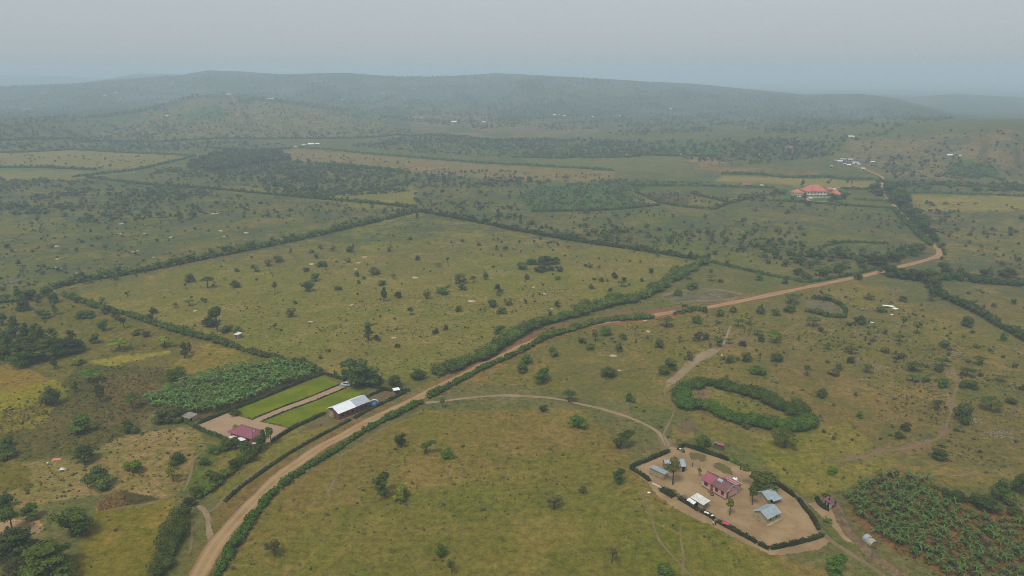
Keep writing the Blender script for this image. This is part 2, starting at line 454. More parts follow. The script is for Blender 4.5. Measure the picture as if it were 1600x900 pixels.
FAR_FIELDS = [
    ([(-60, 238), (110, 234), (300, 244), (215, 264), (120, 262), (-60, 258)], (0.138, 0.124, 0.052), 0.1),
    ([(-60, 266), (140, 267), (210, 268), (110, 282), (-60, 284)], (0.122, 0.120, 0.050), 0.1),
    ([(-60, 262), (150, 264), (150, 268), (-60, 266)], (0.07, 0.10, 0.045), 0.0),
    ([(425, 238), (470, 233), (640, 247), (760, 257), (960, 268), (960, 285), (780, 282), (640, 268), (500, 256), (440, 250)], (0.138, 0.112, 0.060), 0.15),
    ([(330, 290), (470, 287), (480, 298), (440, 302), (345, 300)], (0.135, 0.122, 0.05), 0.2),
    ([(485, 310), (600, 296), (650, 288), (650, 330), (560, 325)], (0.125, 0.122, 0.045), 0.1),
    ([(800, 305), (850, 290), (960, 280), (1150, 284), (1020, 292), (990, 300), (1030, 320), (960, 329), (830, 330)], (0.052, 0.088, 0.040), 0.0),
    ([(992, 301), (1080, 301), (1110, 314), (1075, 322), (1030, 317)], (0.075, 0.062, 0.045), 0.2),
    ([(1080, 303), (1120, 312), (1170, 306), (1130, 322), (1110, 326), (1075, 322)], (0.11, 0.105, 0.036), 0.1),
    ([(985, 291), (992, 300), (1030, 317), (1020, 320), (990, 310)], (0.22, 0.17, 0.10), 0.3),
    ([(1130, 273), (1280, 279), (1375, 284), (1375, 297), (1280, 293), (1170, 286), (1120, 285)], (0.155, 0.138, 0.060), 0.1),
    ([(1215, 296), (1320, 296), (1320, 318), (1225, 316)], (0.060, 0.098, 0.036), 0.0),
    ([(1415, 306), (1700, 308), (1700, 330), (1440, 330)], (0.150, 0.132, 0.052), 0.12),
    ([(1090, 262), (1180, 262), (1280, 268), (1280, 276), (1130, 270)], (0.16, 0.10, 0.065), 0.3),
    ([(1060, 244), (1110, 246), (1150, 262), (1110, 262), (1080, 255)], (0.20, 0.14, 0.09), 0.4),
    ([(1485, 252), (1555, 256), (1568, 282), (1480, 272)], (0.045, 0.078, 0.036), 0.0),
    ([(1320, 222), (1470, 205), (1700, 198), (1700, 290), (1400, 280), (1330, 260)], (0.135, 0.105, 0.065), 0.35),
    ([(1000, 225), (1300, 215), (1400, 208), (1320, 222), (1290, 235), (1130, 245)], (0.06, 0.085, 0.045), 0.05),
    ([(1485, 252), (1555, 256), (1568, 282), (1480, 272)], (0.045, 0.078, 0.036), 0.0),
    ([(160, 205), (300, 155), (420, 160), (560, 180), (660, 212), (400, 220), (150, 220)], (0.138, 0.114, 0.066), 0.2),
    ([(268, 186), (310, 165), (355, 163), (350, 186), (300, 190)], (0.045, 0.080, 0.045), 0.0),
    ([(150, 184), (235, 180), (230, 190), (150, 192)], (0.05, 0.085, 0.045), 0.0),
    ([(500, 172), (600, 176), (620, 186), (560, 186)], (0.055, 0.085, 0.05), 0.0),
    ([(640, 170), (760, 180), (900, 195), (955, 210), (800, 215), (700, 210), (640, 200)], (0.150, 0.112, 0.075), 0.2),
    ([(700, 196), (740, 198), (740, 208), (690, 206)], (0.055, 0.085, 0.05), 0.0),
    ([(640, 214), (960, 218), (1200, 222), (1150, 242), (900, 248), (640, 240)], (0.062, 0.085, 0.044), 0.0),
    ([(800, 245), (1060, 244), (1080, 262), (960, 268), (860, 262)], (0.095, 0.10, 0.05), 0.15),
]
def region_attr(u, v, ok, default, bare0):
    tint = np.tile(np.array(default), (len(u), 1)); bare = np.full(len(u), bare0)
    for poly, c, b in FIELDS + FAR_FIELDS:
        m = inpoly(u, v, poly) & ok
        tint[m] = c; bare[m] = b
    return tint, bare

def build_ground():
    az = np.concatenate([np.linspace(-math.pi, -0.80, 24)[:-1], np.linspace(-0.80, 0.80, 620), np.linspace(0.80, math.pi, 24)[1:]])
    # rings spaced evenly in view angle, then by ratio
    dep = np.linspace(math.atan(CAM_H / 70), math.atan(CAM_H / 3500), 470)
    rr = np.concatenate([[8, 30, 52], CAM_H / np.tan(dep), np.geomspace(3560, 17000, 90)])
    A, R = np.meshgrid(az, rr, indexing='ij')
    X = (R * np.sin(A)).ravel(); Y = (R * np.cos(A)).ravel()
    Z = hgt(X, Y)
    na, nr = len(az), len(rr)
    i = (np.arange(na - 1)[:, None] * nr + np.arange(nr - 1)[None, :]).ravel()
    F = np.stack([i, i + nr, i + nr + 1, i + 1], 1)[:, ::-1]
    c = len(X)
    ring = np.arange(na) * nr
    tri = np.stack([np.full(na - 1, c), ring[:-1], ring[1:]], 1)[:, ::-1]
    V = np.concatenate([np.stack([X, Y, Z], 1), [[0, 0, 0]]])
    X = V[:, 0]; Y = V[:, 1]; Z = V[:, 2]
    d = np.hypot(X, Y)
    wx = 1 + 0 * X
    u, v, f = project(X, Y, Z)
    s = FPX / np.maximum(f, 30)
    nz = (fbm(X / 9, Y / 9, 3) - 0.5) * 5.0 + (fbm(X / 40, Y / 40, 2) - 0.5) * 6
    fz = smooth(700, 1100, d) * ((fbm(X / 70, Y / 70, 3) - 0.5) * 9)
    ok = (f > 20) & (u > -90) & (u < 1700)
    tint, bare = region_attr(u + nz * np.minimum(s, 4) + fz * 2, v + 0.5 * nz[::-1] * np.minimum(s * 0.3, 1.5) + fz * 0.4, ok, (0.096, 0.096, 0.044), 0.18)
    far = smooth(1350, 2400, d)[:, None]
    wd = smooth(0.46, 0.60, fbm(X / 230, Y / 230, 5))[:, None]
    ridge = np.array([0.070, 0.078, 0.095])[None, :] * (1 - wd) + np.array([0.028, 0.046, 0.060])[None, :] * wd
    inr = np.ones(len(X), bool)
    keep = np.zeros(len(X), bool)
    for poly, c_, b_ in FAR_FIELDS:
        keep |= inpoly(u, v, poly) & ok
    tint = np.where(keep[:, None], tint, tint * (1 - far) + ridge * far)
    # red earth verge along the road where it is cut into the slope
    P = G([p[0] for p in ROAD_PX[:38]], [p[1] for p in ROAD_PX[:38]])[:, :2]
    rd = seg_dist(X, Y, P)
    wv = 1 - smooth(3.0, 8.0, rd + (fbm(X / 4, Y / 4, 2) - 0.5) * 5)
    cut = smooth(640, 760, u) * (1 - smooth(1040, 1200, u))
    k = np.clip(wv * (0.15 + 0.85 * cut), 0, 1)[:, None] * ok[:, None]
    tint = tint * (1 - k) + np.array([0.185, 0.088, 0.042]) * k
    # trampled ground near the tracks
    for pts, w, kind in PATHS[:6]:
        Q = G([p[0] for p in pts], [p[1] for p in pts])[:, :2]
        pd = seg_dist(X, Y, Q)
        bare = np.maximum(bare, 0.62 * (1 - smooth(w * 0.5, w * 0.5 + 7, pd)))
    scrub = smooth(420, 620, d) * (bare >= 0.18) * ok + 0.35 * smooth(120, 300, d) * (bare >= 0.28) * ok
    tint = tint * np.array([1.30, 1.17, 0.80])
    rgba = np.concatenate([tint, np.ones((len(tint), 1))], 1)
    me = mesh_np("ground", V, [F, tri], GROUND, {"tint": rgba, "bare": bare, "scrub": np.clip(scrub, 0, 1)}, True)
    return tag(mobj("ground", me), "dry olive pasture with bare patches and fields running out to hazy hills", None, None, "structure")

def ground_mat():
    m, nt, out = newmat("pasture")
    p = pos(nt)
    tint = N(nt, "ShaderNodeAttribute", attribute_name="tint").outputs["Color"]
    bare = N(nt, "ShaderNodeAttribute", attribute_name="bare").outputs["Fac"]
    big = noise(nt, 0.012, 5, 0.6, p, 0.6)
    med = noise(nt, 0.07, 6, 0.68, p, 0.6)
    mid = noise(nt, 0.42, 5, 0.72, p, 0.3)
    fine = noise(nt, 1.7, 4, 0.75, p)
    c = mixc(nt, sstep(nt, big, 0.36, 0.62), mixc(nt, 1.0, tint, (0.90, 1.03, 0.74), 'MULTIPLY'), mixc(nt, 1.0, tint, (1.06, 0.99, 1.05), 'MULTIPLY'))
    g = sstep(nt, med, 0.48, 0.64, 0, 0.75)
    c = mixc(nt, g, c, mixc(nt, 1.0, tint, (0.72, 0.90, 0.54), 'MULTIPLY'))
    dry = sstep(nt, noise(nt, 0.045, 7, 0.72, p, 0.9), 0.49, 0.62, 0, 0.85)
    c = mixc(nt, dry, c, mixc(nt, 1.0, tint, (1.34, 1.20, 1.45), 'MULTIPLY'))
    brn = sstep(nt, noise(nt, 0.16, 6, 0.72, p, 0.6), 0.54, 0.70, 0, 0.6)
    c = mixc(nt, brn, c, mixc(nt, 1.0, tint, (0.92, 0.80, 0.82), 'MULTIPLY'))
    vv = math_(nt, 'ADD', math_(nt, 'MULTIPLY', mid, 0.75), math_(nt, 'MULTIPLY', fine, 0.6))
    c = mixc(nt, 1.0, c, mixc(nt, sstep(nt, vv, 0.44, 0.90), (0.52, 0.54, 0.50), (1.46, 1.43, 1.40)), 'MULTIPLY')
    # dark tufts and low scrub seen as specks
    tf = noise(nt, 0.55, 4, 0.75, p, 0.3)
    c = mixc(nt, sstep(nt, tf, 0.58, 0.66, 0, 0.42), c, mixc(nt, 1.0, tint, (0.40, 0.46, 0.34), 'MULTIPLY'))
    # low bush cover that mottles the rougher land
    sc = N(nt, "ShaderNodeAttribute", attribute_name="scrub").outputs["Fac"]
    sm = math_(nt, 'ADD', math_(nt, 'MULTIPLY', noise(nt, 0.020, 4, 0.6, p, 0.5), 0.5), math_(nt, 'MULTIPLY', noise(nt, 0.13, 5, 0.7, p, 0.4), 0.6))
    c = mixc(nt, math_(nt, 'MULTIPLY', sstep(nt, sm, 0.48, 0.62, 0, 0.9), sc), c, mixc(nt, fine, (0.050, 0.066, 0.030), (0.085, 0.098, 0.042)))
    # bare earth
    bn = math_(nt, 'ADD', math_(nt, 'MULTIPLY', noise(nt, 0.055, 6, 0.66, p, 0.5), 0.75), math_(nt, 'MULTIPLY', noise(nt, 0.55, 4, 0.7, p), 0.25))
    th = math_(nt, 'MULTIPLY_ADD', bare, -0.30, 0.70)
    bm = sstep(nt, bn, th, math_(nt, 'ADD', th, 0.07), 0, 0.8)
    soil = mixc(nt, sstep(nt, noise(nt, 0.02, 3, 0.5, p), 0.4, 0.6), (0.225, 0.150, 0.080), (0.200, 0.118, 0.062))
    soil = mixc(nt, 1.0, soil, mixc(nt, fine, (0.75, 0.75, 0.75), (1.25, 1.25, 1.25)), 'MULTIPLY')
    c = mixc(nt, bm, c, soil)
    bsdf(nt, out, c, 1.0, 0.0, bump(nt, math_(nt, 'ADD', mid, math_(nt, 'MULTIPLY', fine, 0.4)), 0.55, 0.5))
    return m
GROUND = ground_mat()
build_ground()

# ------------------------------------------------------------------ roads, tracks, yards, lawns: sheets laid on the ground
def soil_mat(name, c1, c2, kind='ribbon', edge=0.35, wheel=False, cover=1.0):
    m, nt, out = newmat(name)
    p = pos(nt)
    a = noise(nt, 0.12, 5, 0.6, p, 0.3); b = noise(nt, 1.3, 4, 0.7, p)
    c = mixc(nt, sstep(nt, a, 0.35, 0.65), c1, c2)
    c = mixc(nt, 1.0, c, mixc(nt, b, (0.78, 0.78, 0.78), (1.22, 1.22, 1.22)), 'MULTIPLY')
    e = N(nt, "ShaderNodeAttribute", attribute_name="edge").outputs["Fac"]      # 0 at the sheet's edge, 1 well inside
    if wheel:
        ac = N(nt, "ShaderNodeAttribute", attribute_name="across").outputs["Fac"]
        w = math_(nt, 'ABSOLUTE', math_(nt, 'SUBTRACT', math_(nt, 'ABSOLUTE', ac), 0.42))
        c = mixc(nt, sstep(nt, w, 0.08, 0.26, 0.40, 0.0), c, tuple(min(1, x * 1.35) for x in c1))
        c = mixc(nt, sstep(nt, math_(nt, 'ADD', math_(nt, 'ABSOLUTE', ac), math_(nt, 'MULTIPLY', a, 0.5)), 0.95, 1.2, 0, 0.6), c, tuple(x * y for x, y in zip(c2, (0.8, 0.72, 0.62))))
    n = math_(nt, 'ADD', math_(nt, 'MULTIPLY', noise(nt, 0.45, 4, 0.65, p), 0.8), math_(nt, 'MULTIPLY', noise(nt, 2.2, 3, 0.6, p), 0.3))
    al = sstep(nt, math_(nt, 'ADD', e, math_(nt, 'MULTIPLY_ADD', n, edge, -0.55 * edge)), 0.0, 0.16 if kind == 'patch' else 0.3, 0.0, cover)
    bs = bsdf(nt, None, c, 1.0, 0.0, bump(nt, b, 0.3, 0.15))
    tr = nt.nodes.new("ShaderNodeBsdfTransparent")
    mx = nt.nodes.new("ShaderNodeMixShader")
    nt.links.new(al, mx.inputs[0]); nt.links.new(tr.outputs[0], mx.inputs[1]); nt.links.new(bs.outputs[0], mx.inputs[2])
    nt.links.new(mx.outputs[0], out.inputs["Surface"])
    return m
M_ROAD = soil_mat("road_dirt", (0.335, 0.222, 0.108), (0.275, 0.172, 0.080), edge=0.9, wheel=True)
M_ROAD_RED = soil_mat("road_red_dirt", (0.345, 0.205, 0.110), (0.29, 0.165, 0.085), edge=0.9, wheel=True)
M_PATH = soil_mat("path_dirt", (0.27, 0.195, 0.105), (0.22, 0.155, 0.080), edge=1.5, cover=0.74)
M_TRACK = soil_mat("track_dirt", (0.33, 0.24, 0.14), (0.27, 0.19, 0.105), edge=1.3, cover=0.88)
M_YARD = soil_mat("yard_earth", (0.345, 0.232, 0.120), (0.255, 0.165, 0.082), 'patch', edge=1.6)
M_YARD2 = soil_mat("forecourt_earth", (0.36, 0.245, 0.150), (0.33, 0.215, 0.125), 'patch', edge=0.25)
M_SCUFF = soil_mat("scuffed_earth", (0.22, 0.155, 0.085), (0.18, 0.12, 0.065), 'patch', edge=2.2, cover=0.6)
M_RED = soil_mat("red_earth", (0.215, 0.100, 0.050), (0.180, 0.085, 0.045), 'patch', edge=1.6)
M_GREY = soil_mat("grey_gravel", (0.235, 0.190, 0.115), (0.110, 0.105, 0.050), 'patch', edge=2.6, cover=0.55)
M_LAWN = soil_mat("lawn_grass", (0.165, 0.180, 0.006), (0.100, 0.135, 0.006), 'patch', edge=0.35)
M_TURF = soil_mat("rough_turf", (0.125, 0.128, 0.040), (0.150, 0.125, 0.050), 'patch', edge=2.0, cover=0.7)

def ribbon(name, pts, width, mat, lift, vary=0.15, label=None):
    P = G([p[0] for p in pts], [p[1] for p in pts])[:, :2]
    Q, L = resample(P, 2.0)
    n = len(Q)
    T = np.gradient(Q, axis=0); T /= np.linalg.norm(T, axis=1)[:, None] + 1e-9
    Nn = np.stack([-T[:, 1], T[:, 0]], 1)
    s = np.linspace(0, L, n)
    w = width * (1 + vary * (vnoise(s / 9, s * 0 + width * 7) - 0.5) * 2)
    ac = np.array([-1.35, -0.9, -0.45, 0, 0.45, 0.9, 1.35])
    V = Q[:, None, :] + Nn[:, None, :] * (ac[None, :, None] * w[:, None, None] / 2)
    V = V.reshape(-1, 2)
    d = np.hypot(V[:, 0], V[:, 1])
    z = hgt(V[:, 0], V[:, 1]) + lift + np.where(d > 880, 0.6, 0)
    k = len(ac)
    i = (np.arange(n - 1)[:, None] * k + np.arange(k - 1)[None, :]).ravel()
    F = np.stack([i, i + k, i + k + 1, i + 1], 1)[:, ::-1]
    A = np.tile(ac, n)
    end = np.minimum(1, np.minimum(s, L - s) / (width * 0.8))
    e = np.minimum(1.35 - np.abs(A), np.repeat(end, k) * 1.35) - 0.22
    o = mobj(name, mesh_np(name, np.column_stack([V, z]), [F], mat, {"edge": e, "across": A}, True))
    return tag(o, label, None, None, "structure")
def patch(name, pts, mat, lift, label=None, soft=1.0, world_pts=None):
    """irregular sheet of ground: grid with the distance to its outline as an attribute"""
    P = np.array(world_pts) if world_pts is not None else G([p[0] for p in pts], [p[1] for p in pts])[:, :2]
    lo = P.min(0) - soft * 1.5; hi = P.max(0) + soft * 1.5
    step = max(0.35, (hi - lo).max() / 110)
    xs = np.arange(lo[0], hi[0] + step, step); ys = np.arange(lo[1], hi[1] + step, step)
    X, Y = np.meshgrid(xs, ys, indexing='ij')
    ins = inpoly(X.ravel(), Y.ravel(), [tuple(p) for p in P])
    dd = seg_dist(X.ravel(), Y.ravel(), np.vstack([P, P[:1]]))
    e = np.where(ins, dd, -dd) / soft
    ny = len(ys)
    i = (np.arange(len(xs) - 1)[:, None] * ny + np.arange(ny - 1)[None, :]).ravel()
    F = np.stack([i, i + ny, i + ny + 1, i + 1], 1)
    F = F[(e[F] > -1.3).any(1)]
    used = np.unique(F); remap = -np.ones(X.size, int); remap[used] = np.arange(len(used))
    x = X.ravel()[used]; y = Y.ravel()[used]
    z = hgt(x, y) + lift + np.where(np.hypot(x, y) > 880, 0.5, 0)
    o = mobj(name, mesh_np(name, np.column_stack([x, y, z]), [remap[F]], mat, {"edge": np.clip(e[used], -1.5, 1.5), "across": 0 * x}, True))
    return tag(o, label, None, None, "structure")
_k = ROAD_PX.index((860, 522))
ribbon("dirt_road", ROAD_PX[:_k + 1], 5.2, M_ROAD, 0.042, 0.22, "dusty beige earth road curving past the farms")
_b = ROAD_PX.index((1461, 385))
ribbon("dirt_road", ROAD_PX[_k - 1:_b + 1], 5.4, M_ROAD_RED, 0.047, 0.22, "redder earth road running up to the sharp bend")
ribbon("dirt_road", ROAD_PX[_b - 1:], 3.6, M_ROAD, 0.052, 0.22, "narrow pale road climbing between trees to the far village")
for i_, (pts, w, kind) in enumerate(PATHS):
    ribbon(kind, pts, w, M_TRACK if kind == 'track' else M_PATH, 0.0185 + 0.0008 * i_, 0.35, "worn earth " + kind + " across the grass")
YARD = [(1003, 724), (1046, 705), (1044, 697), (1060, 699), (1075, 698), (1140, 720), (1157, 728), (1208, 754), (1245, 778), (1282, 830), (1300, 845), (1285, 858), (1240, 866), (1205, 868), (1160, 848), (1118, 824), (1088, 812), (1050, 792), (1022, 770), (1012, 755), (985, 735)]
patch("earth_yard", YARD, M_YARD, 0.008, "swept bare earth yard around the pink house", 2.2)
patch("yard_turf", [(1085, 706), (1104, 711), (1102, 722), (1080, 718), (1076, 708)], M_TURF, 0.013, "thin trampled turf on the earth yard", 2.5)
patch("yard_turf", [(1110, 728), (1122, 722), (1142, 730), (1146, 742), (1132, 740)], M_TURF, 0.013, "thin trampled turf on the earth yard", 2.5)
patch("yard_turf", [(1040, 760), (1058, 766), (1068, 778), (1056, 776), (1044, 770)], M_TURF, 0.013, "thin trampled turf on the earth yard", 2.5)
patch("earth_yard", [(309, 664), (354, 645), (395, 655.5), (407, 658), (456, 670.5), (426, 691), (352, 690)], M_YARD2, 0.008, "pinkish swept earth forecourt around the maroon roofed house", 0.5)
patch("driveway", [(393, 656), (409, 658.5), (541, 606), (533, 601)], M_YARD2, 0.012, "pale earth driveway between the two lawns", 0.4)
patch("lawn", [(355, 645), (394, 655), (531, 600.5), (507, 588)], M_LAWN, 0.010, "vivid green lawn on the banana grove side of the driveway", 0.35)
patch("lawn", [(410, 658.5), (455, 668.5), (572, 612), (577, 608), (543, 606)], M_LAWN, 0.011, "vivid green lawn on the barn side of the driveway", 0.35)
patch("barn_yard", [(456, 680), (508, 650), (526, 660), (580, 632), (590, 634), (545, 660), (480, 672)], M_SCUFF, 0.009, "trodden earth apron around the barn", 2.0)
patch("earth_clearing", [(585, 612), (612, 605), (628, 610), (606, 622), (590, 622)], M_SCUFF, 0.009, "reddish earth clearing by the white canopy", 1.5)
patch("earth_clearing", [(572, 628), (590, 612), (606, 612), (600, 624), (582, 634)], M_SCUFF, 0.010, "reddish earth clearing behind the barn", 1.5)
patch("road_cutting", [(770, 556), (800, 540), (830, 520), (870, 510), (915, 500), (960, 488), (1010, 484), (1060, 480), (1090, 478), (1050, 486), (1000, 494), (905, 508), (880, 514), (858, 520), (800, 547)], M_RED, 0.016, "raw red earth cutting along the road", 2.5)
patch("earth_clearing", [(1275, 783), (1300, 796), (1306, 792), (1318, 830), (1340, 850), (1320, 846), (1300, 822), (1276, 800), (1262, 786)], M_YARD, 0.007, "worn earth in front of the red roofed latrine", 1.5)
patch("quarry_floor", [(1030, 464), (1050, 459), (1090, 455), (1130, 456), (1160, 460), (1140, 468), (1110, 474), (1060, 472)], M_GREY, 0.012, "grey scraped gravel pit beside the road", 4.0)
patch("corral_floor", [(1262, 470), (1292, 472), (1312, 481), (1316, 490), (1300, 489), (1258, 482)], M_GREY, 0.012, "pale trodden floor of the small corral", 2.0)
for q in ([(1060, 660), (1085, 655), (1090, 672), (1070, 678), (1058, 672)], [(1084, 606), (1102, 612), (1106, 640), (1092, 640), (1086, 622)]):
    patch("earth_clearing", q, M_SCUFF, 0.009, "scuffed brown earth by the oval ring of bushes", 4.0)
patch("dusty_clearing", [(-20, 818), (40, 815), (70, 824), (60, 834), (20, 838), (-20, 842)], M_YARD, 0.009, "dusty clearing under the trees", 2.0)

# ------------------------------------------------------------------ foliage
ICO_V = ICO_F = None
def _ico():
    global ICO_V, ICO_F
    t = (1 + 5 ** 0.5) / 2
    v = np.array([(-1, t, 0), (1, t, 0), (-1, -t, 0), (1, -t, 0), (0, -1, t), (0, 1, t), (0, -1, -t), (0, 1, -t), (t, 0, -1), (t, 0, 1), (-t, 0, -1), (-t, 0, 1)], float)
    ICO_V = v / np.linalg.norm(v, axis=1)[:, None]
    ICO_F = np.array([(0, 11, 5), (0, 5, 1), (0, 1, 7), (0, 7, 10), (0, 10, 11), (1, 5, 9), (5, 11, 4), (11, 10, 2), (10, 7, 6), (7, 1, 8), (3, 9, 4), (3, 4, 2), (3, 2, 6), (3, 6, 8), (3, 8, 9), (4, 9, 5), (2, 4, 11), (6, 2, 10), (8, 6, 7), (9, 8, 1)])
_ico()
def leaf_quads(C, Nn, S, rng, tone):
    """one small four-cornered leaf spray per centre, roughly facing Nn"""
    n = len(C)
    Nn = Nn + rng.normal(0, 0.45, (n, 3)); Nn /= np.linalg.norm(Nn, axis=1)[:, None] + 1e-9
    R = rng.normal(0, 1, (n, 3))
    T = np.cross(Nn, R); T /= np.linalg.norm(T, axis=1)[:, None] + 1e-9
    B = np.cross(Nn, T)
    S = np.asarray(S)[:, None]; a = rng.uniform(0.55, 1.0, (n, 1))
    V = np.stack([C - T * S * 0.5, C - B * S * 0.5 * a, C + T * S * 0.5, C + B * S * 0.5 * a], 1).reshape(-1, 3)
    F = np.arange(4 * n).reshape(-1, 4)
    return V, F, np.repeat(tone, 4)
def lobes_mesh(name, lobes, n, ls, seed, core=0.72, mat=None, extra=None, under=0.35):
    """lobes (x,y,z,rx,rz): leaf sprays over lumpy lobes around a rough inner mass"""
    rng = np.random.default_rng(seed)
    L = np.array(lobes, float)
    area = L[:, 3] ** 2 * 0.6 + L[:, 3] * L[:, 4]
    k = rng.choice(len(L), n, p=area / area.sum())
    d = rng.normal(0, 1, (n, 3)); d /= np.linalg.norm(d, axis=1)[:, None]
    flip = (d[:, 2] < 0) & (rng.random(n) > under)
    d[flip, 2] *= -1
    r = rng.uniform(0.78, 1.10, n) ** 0.8
    C = L[k, :3] + d * np.stack([L[k, 3], L[k, 3], L[k, 4]], 1) * r[:, None]
    lt = rng.uniform(0.15, 0.85, len(L))
    tone = np.clip(lt[k] + rng.normal(0, 0.16, n), 0, 1)
    Nn = d / np.stack([L[k, 3], L[k, 3], L[k, 4]], 1); Nn /= np.linalg.norm(Nn, axis=1)[:, None]
    V, F, T = leaf_quads(C, Nn, ls * rng.uniform(0.6, 1.35, n), rng, tone)
    Vs, F3, Ts, b = [V], [], [T], len(V)
    if core > 0:
        for i, (x, y, z, rx, rz) in enumerate(L):
            iv = ICO_V * rng.uniform(0.82, 1.12, (12, 1)) * core * np.array([rx, rx, rz]) + np.array([x, y, z])
            Vs.append(iv); F3.append(ICO_F + b); Ts.append(np.full(12, max(0.0, lt[i] - 0.1))); b += 12
    V = np.vstack(Vs); T = np.concatenate(Ts)
    faces = [F] + ([np.vstack(F3)] if F3 else [])
    me = mesh_np(name, V, faces, mat, {"tone": T})
    return me

# unit trees: crown about 1 wide, tree 1 high (scaled to width, width, height)
def lobes_for(shape, seed):
    r = random.Random(seed * 7 + 3)
    L = []
    if shape == 'round':
        n_, sz, lop, fl = [(17, 1.0, 0.0, 0.9), (10, 1.15, 0.06, 0.75), (24, 0.78, 0.0, 0.8), (14, 0.95, 0.12, 0.65), (12, 1.1, 0.0, 1.1), (20, 0.85, 0.08, 0.7), (9, 1.0, 0.1, 0.9), (16, 0.9, 0.04, 0.6)][seed % 8]
        for i in range(n_):
            a = r.uniform(0, 6.28); q = r.uniform(0.04, 0.34); z = r.uniform(0.28, 0.84) - q * 0.25
            R = r.uniform(0.13, 0.24) * sz
            L.append((q * math.cos(a) + lop * (z - 0.5) * 2, q * math.sin(a), z, R, R * fl * r.uniform(0.8, 1.1)))
        zb = 0.20
    elif shape == 'bush':
        for i in range(12):
            a = r.uniform(0, 6.28); q = r.uniform(0.05, 0.33); z = r.uniform(0.22, 0.72) * (1.1 - q)
            R = r.uniform(0.14, 0.23)
            L.append((q * math.cos(a), q * math.sin(a), z, R, R * 1.15))
        zb = 0.05
    elif shape == 'flat':
        for i in range(13):
            a = r.uniform(0, 6.28); q = math.sqrt(r.uniform(0.0, 0.16)); z = r.uniform(0.74, 0.90) - q * 0.22
            R = r.uniform(0.12, 0.19)
            L.append((q * math.cos(a), q * math.sin(a), z, R, R * 0.45))
        zb = 0.62
    elif shape == 'tall':
        for i in range(13):
            z = r.uniform(0.25, 0.88); a = r.uniform(0, 6.28); q = r.uniform(0, 0.30) * (1.15 - z)
            R = r.uniform(0.18, 0.30) * (1.1 - 0.5 * z)
            L.append((q * math.cos(a), q * math.sin(a), z, R, R * 0.55))
        zb = 0.15
    elif shape == 'stem':
        for i in range(10):
            z = r.uniform(0.58, 0.88); a = r.uniform(0, 6.28); q = r.uniform(0.0, 0.28)
            R = r.uniform(0.16, 0.24)
            L.append((q * math.cos(a), q * math.sin(a), z, R, R * 0.55))
        zb = 0.5
    elif shape == 'layer':
        for lev, (z, rad) in enumerate(((0.32, 0.42), (0.50, 0.38), (0.68, 0.30), (0.86, 0.17))):
            for i in range(6):
                a = 6.28 * i / 6 + r.uniform(-0.4, 0.4) + lev; q = rad * r.uniform(0.35, 0.95)
                R = r.uniform(0.12, 0.19)
                L.append((q * math.cos(a), q * math.sin(a), z + r.uniform(-0.05, 0.05), R, 0.05))
        zb = 0.2
    elif shape == 'pine':
        for i in range(16):
            z = 0.18 + 0.78 * i / 15; rad = 0.42 * (1.05 - z) + 0.03; a = r.uniform(0, 6.28)
            L.append((rad * 0.7 * math.cos(a), rad * 0.7 * math.sin(a), z, rad * 0.75 + 0.04, 0.07))
        zb = 0.12
    elif shape == 'sparse':
        for i in range(12):
            a = r.uniform(0, 6.28); q = r.uniform(0.08, 0.36); z = r.uniform(0.42, 0.86)
            R = r.uniform(0.10, 0.18)
            L.append((q * math.cos(a), q * math.sin(a), z, R, R * 0.8))
        zb = 0.25
    elif shape == 'leaning':
        for i in range(12):
            t = r.random(); a = r.uniform(0, 6.28)
            L.append((-0.28 + 0.6 * t + 0.05 * math.cos(a), 0.16 * math.sin(a), 0.45 + 0.38 * t, r.uniform(0.12, 0.2), 0.11))
        zb = 0.35
    elif shape == 'double':
        for i in range(14):
            sgn = -1 if i % 2 else 1
            a = r.uniform(0, 6.28); q = r.uniform(0, 0.16)
            L.append((sgn * 0.23 + q * math.cos(a), q * math.sin(a), r.uniform(0.28, 0.72) * (1.0 if sgn > 0 else 0.88), r.uniform(0.13, 0.2), 0.16))
        zb = 0.1
    return L, zb
CROWN = {}
def crown(shape, var, lod):
    key = (shape, var, lod)
    if key not in CROWN:
        L, zb = lobes_for(shape, var + 1)
        n, ls = {'near': (1500, 0.062), 'mid': (520, 0.105), 'far': (130, 0.20)}[lod]
        core = 0.0 if shape == 'sparse' else 0.74
        if shape == 'sparse': n = int(n * 0.75)
        CROWN[key] = lobes_mesh("crown_" + shape, L, n, ls, var * 13 + len(shape), core, LEAF['mid'])
        CROWN[key]["lobes"] = [x for l in L for x in l]
    return CROWN[key]
TRUNK = {}
def trunk(shape, var):
    key = (shape, var)
    if key not in TRUNK:
        L, zb = lobes_for(shape, var + 1)
        r = random.Random(var * 5 + 1)
        g = Geo()
        zt = zb + 0.12
        lean = -0.12 if shape == 'leaning' else 0
        tw = 0.034 if shape in ('flat', 'stem', 'sparse') else 0.042
        top = (r.uniform(-0.03, 0.03), r.uniform(-0.03, 0.03), zt)
        g.tube([(lean, 0, -0.03), (lean * 0.5, 0.0, zt * 0.5), top], [tw * 1.35, tw, tw * 0.75], 6)
        if shape == 'pine': g.tube([top, (0, 0, 0.95)], [tw * 0.7, 0.008], 5)
        for l in sorted(L, key=lambda q: -q[3])[:7 if shape in ('flat', 'sparse', 'leaning') else 5]:
            mid_ = ((top[0] + l[0]) / 2, (top[1] + l[1]) / 2, top[2] + (l[2] - top[2]) * 0.62)
            g.tube([top, mid_, (l[0], l[1], l[2])], [tw * 0.6, tw * 0.4, tw * 0.15], 4)
        TRUNK[key] = g.mesh("trunk_" + shape, BARK)
    return TRUNK[key]

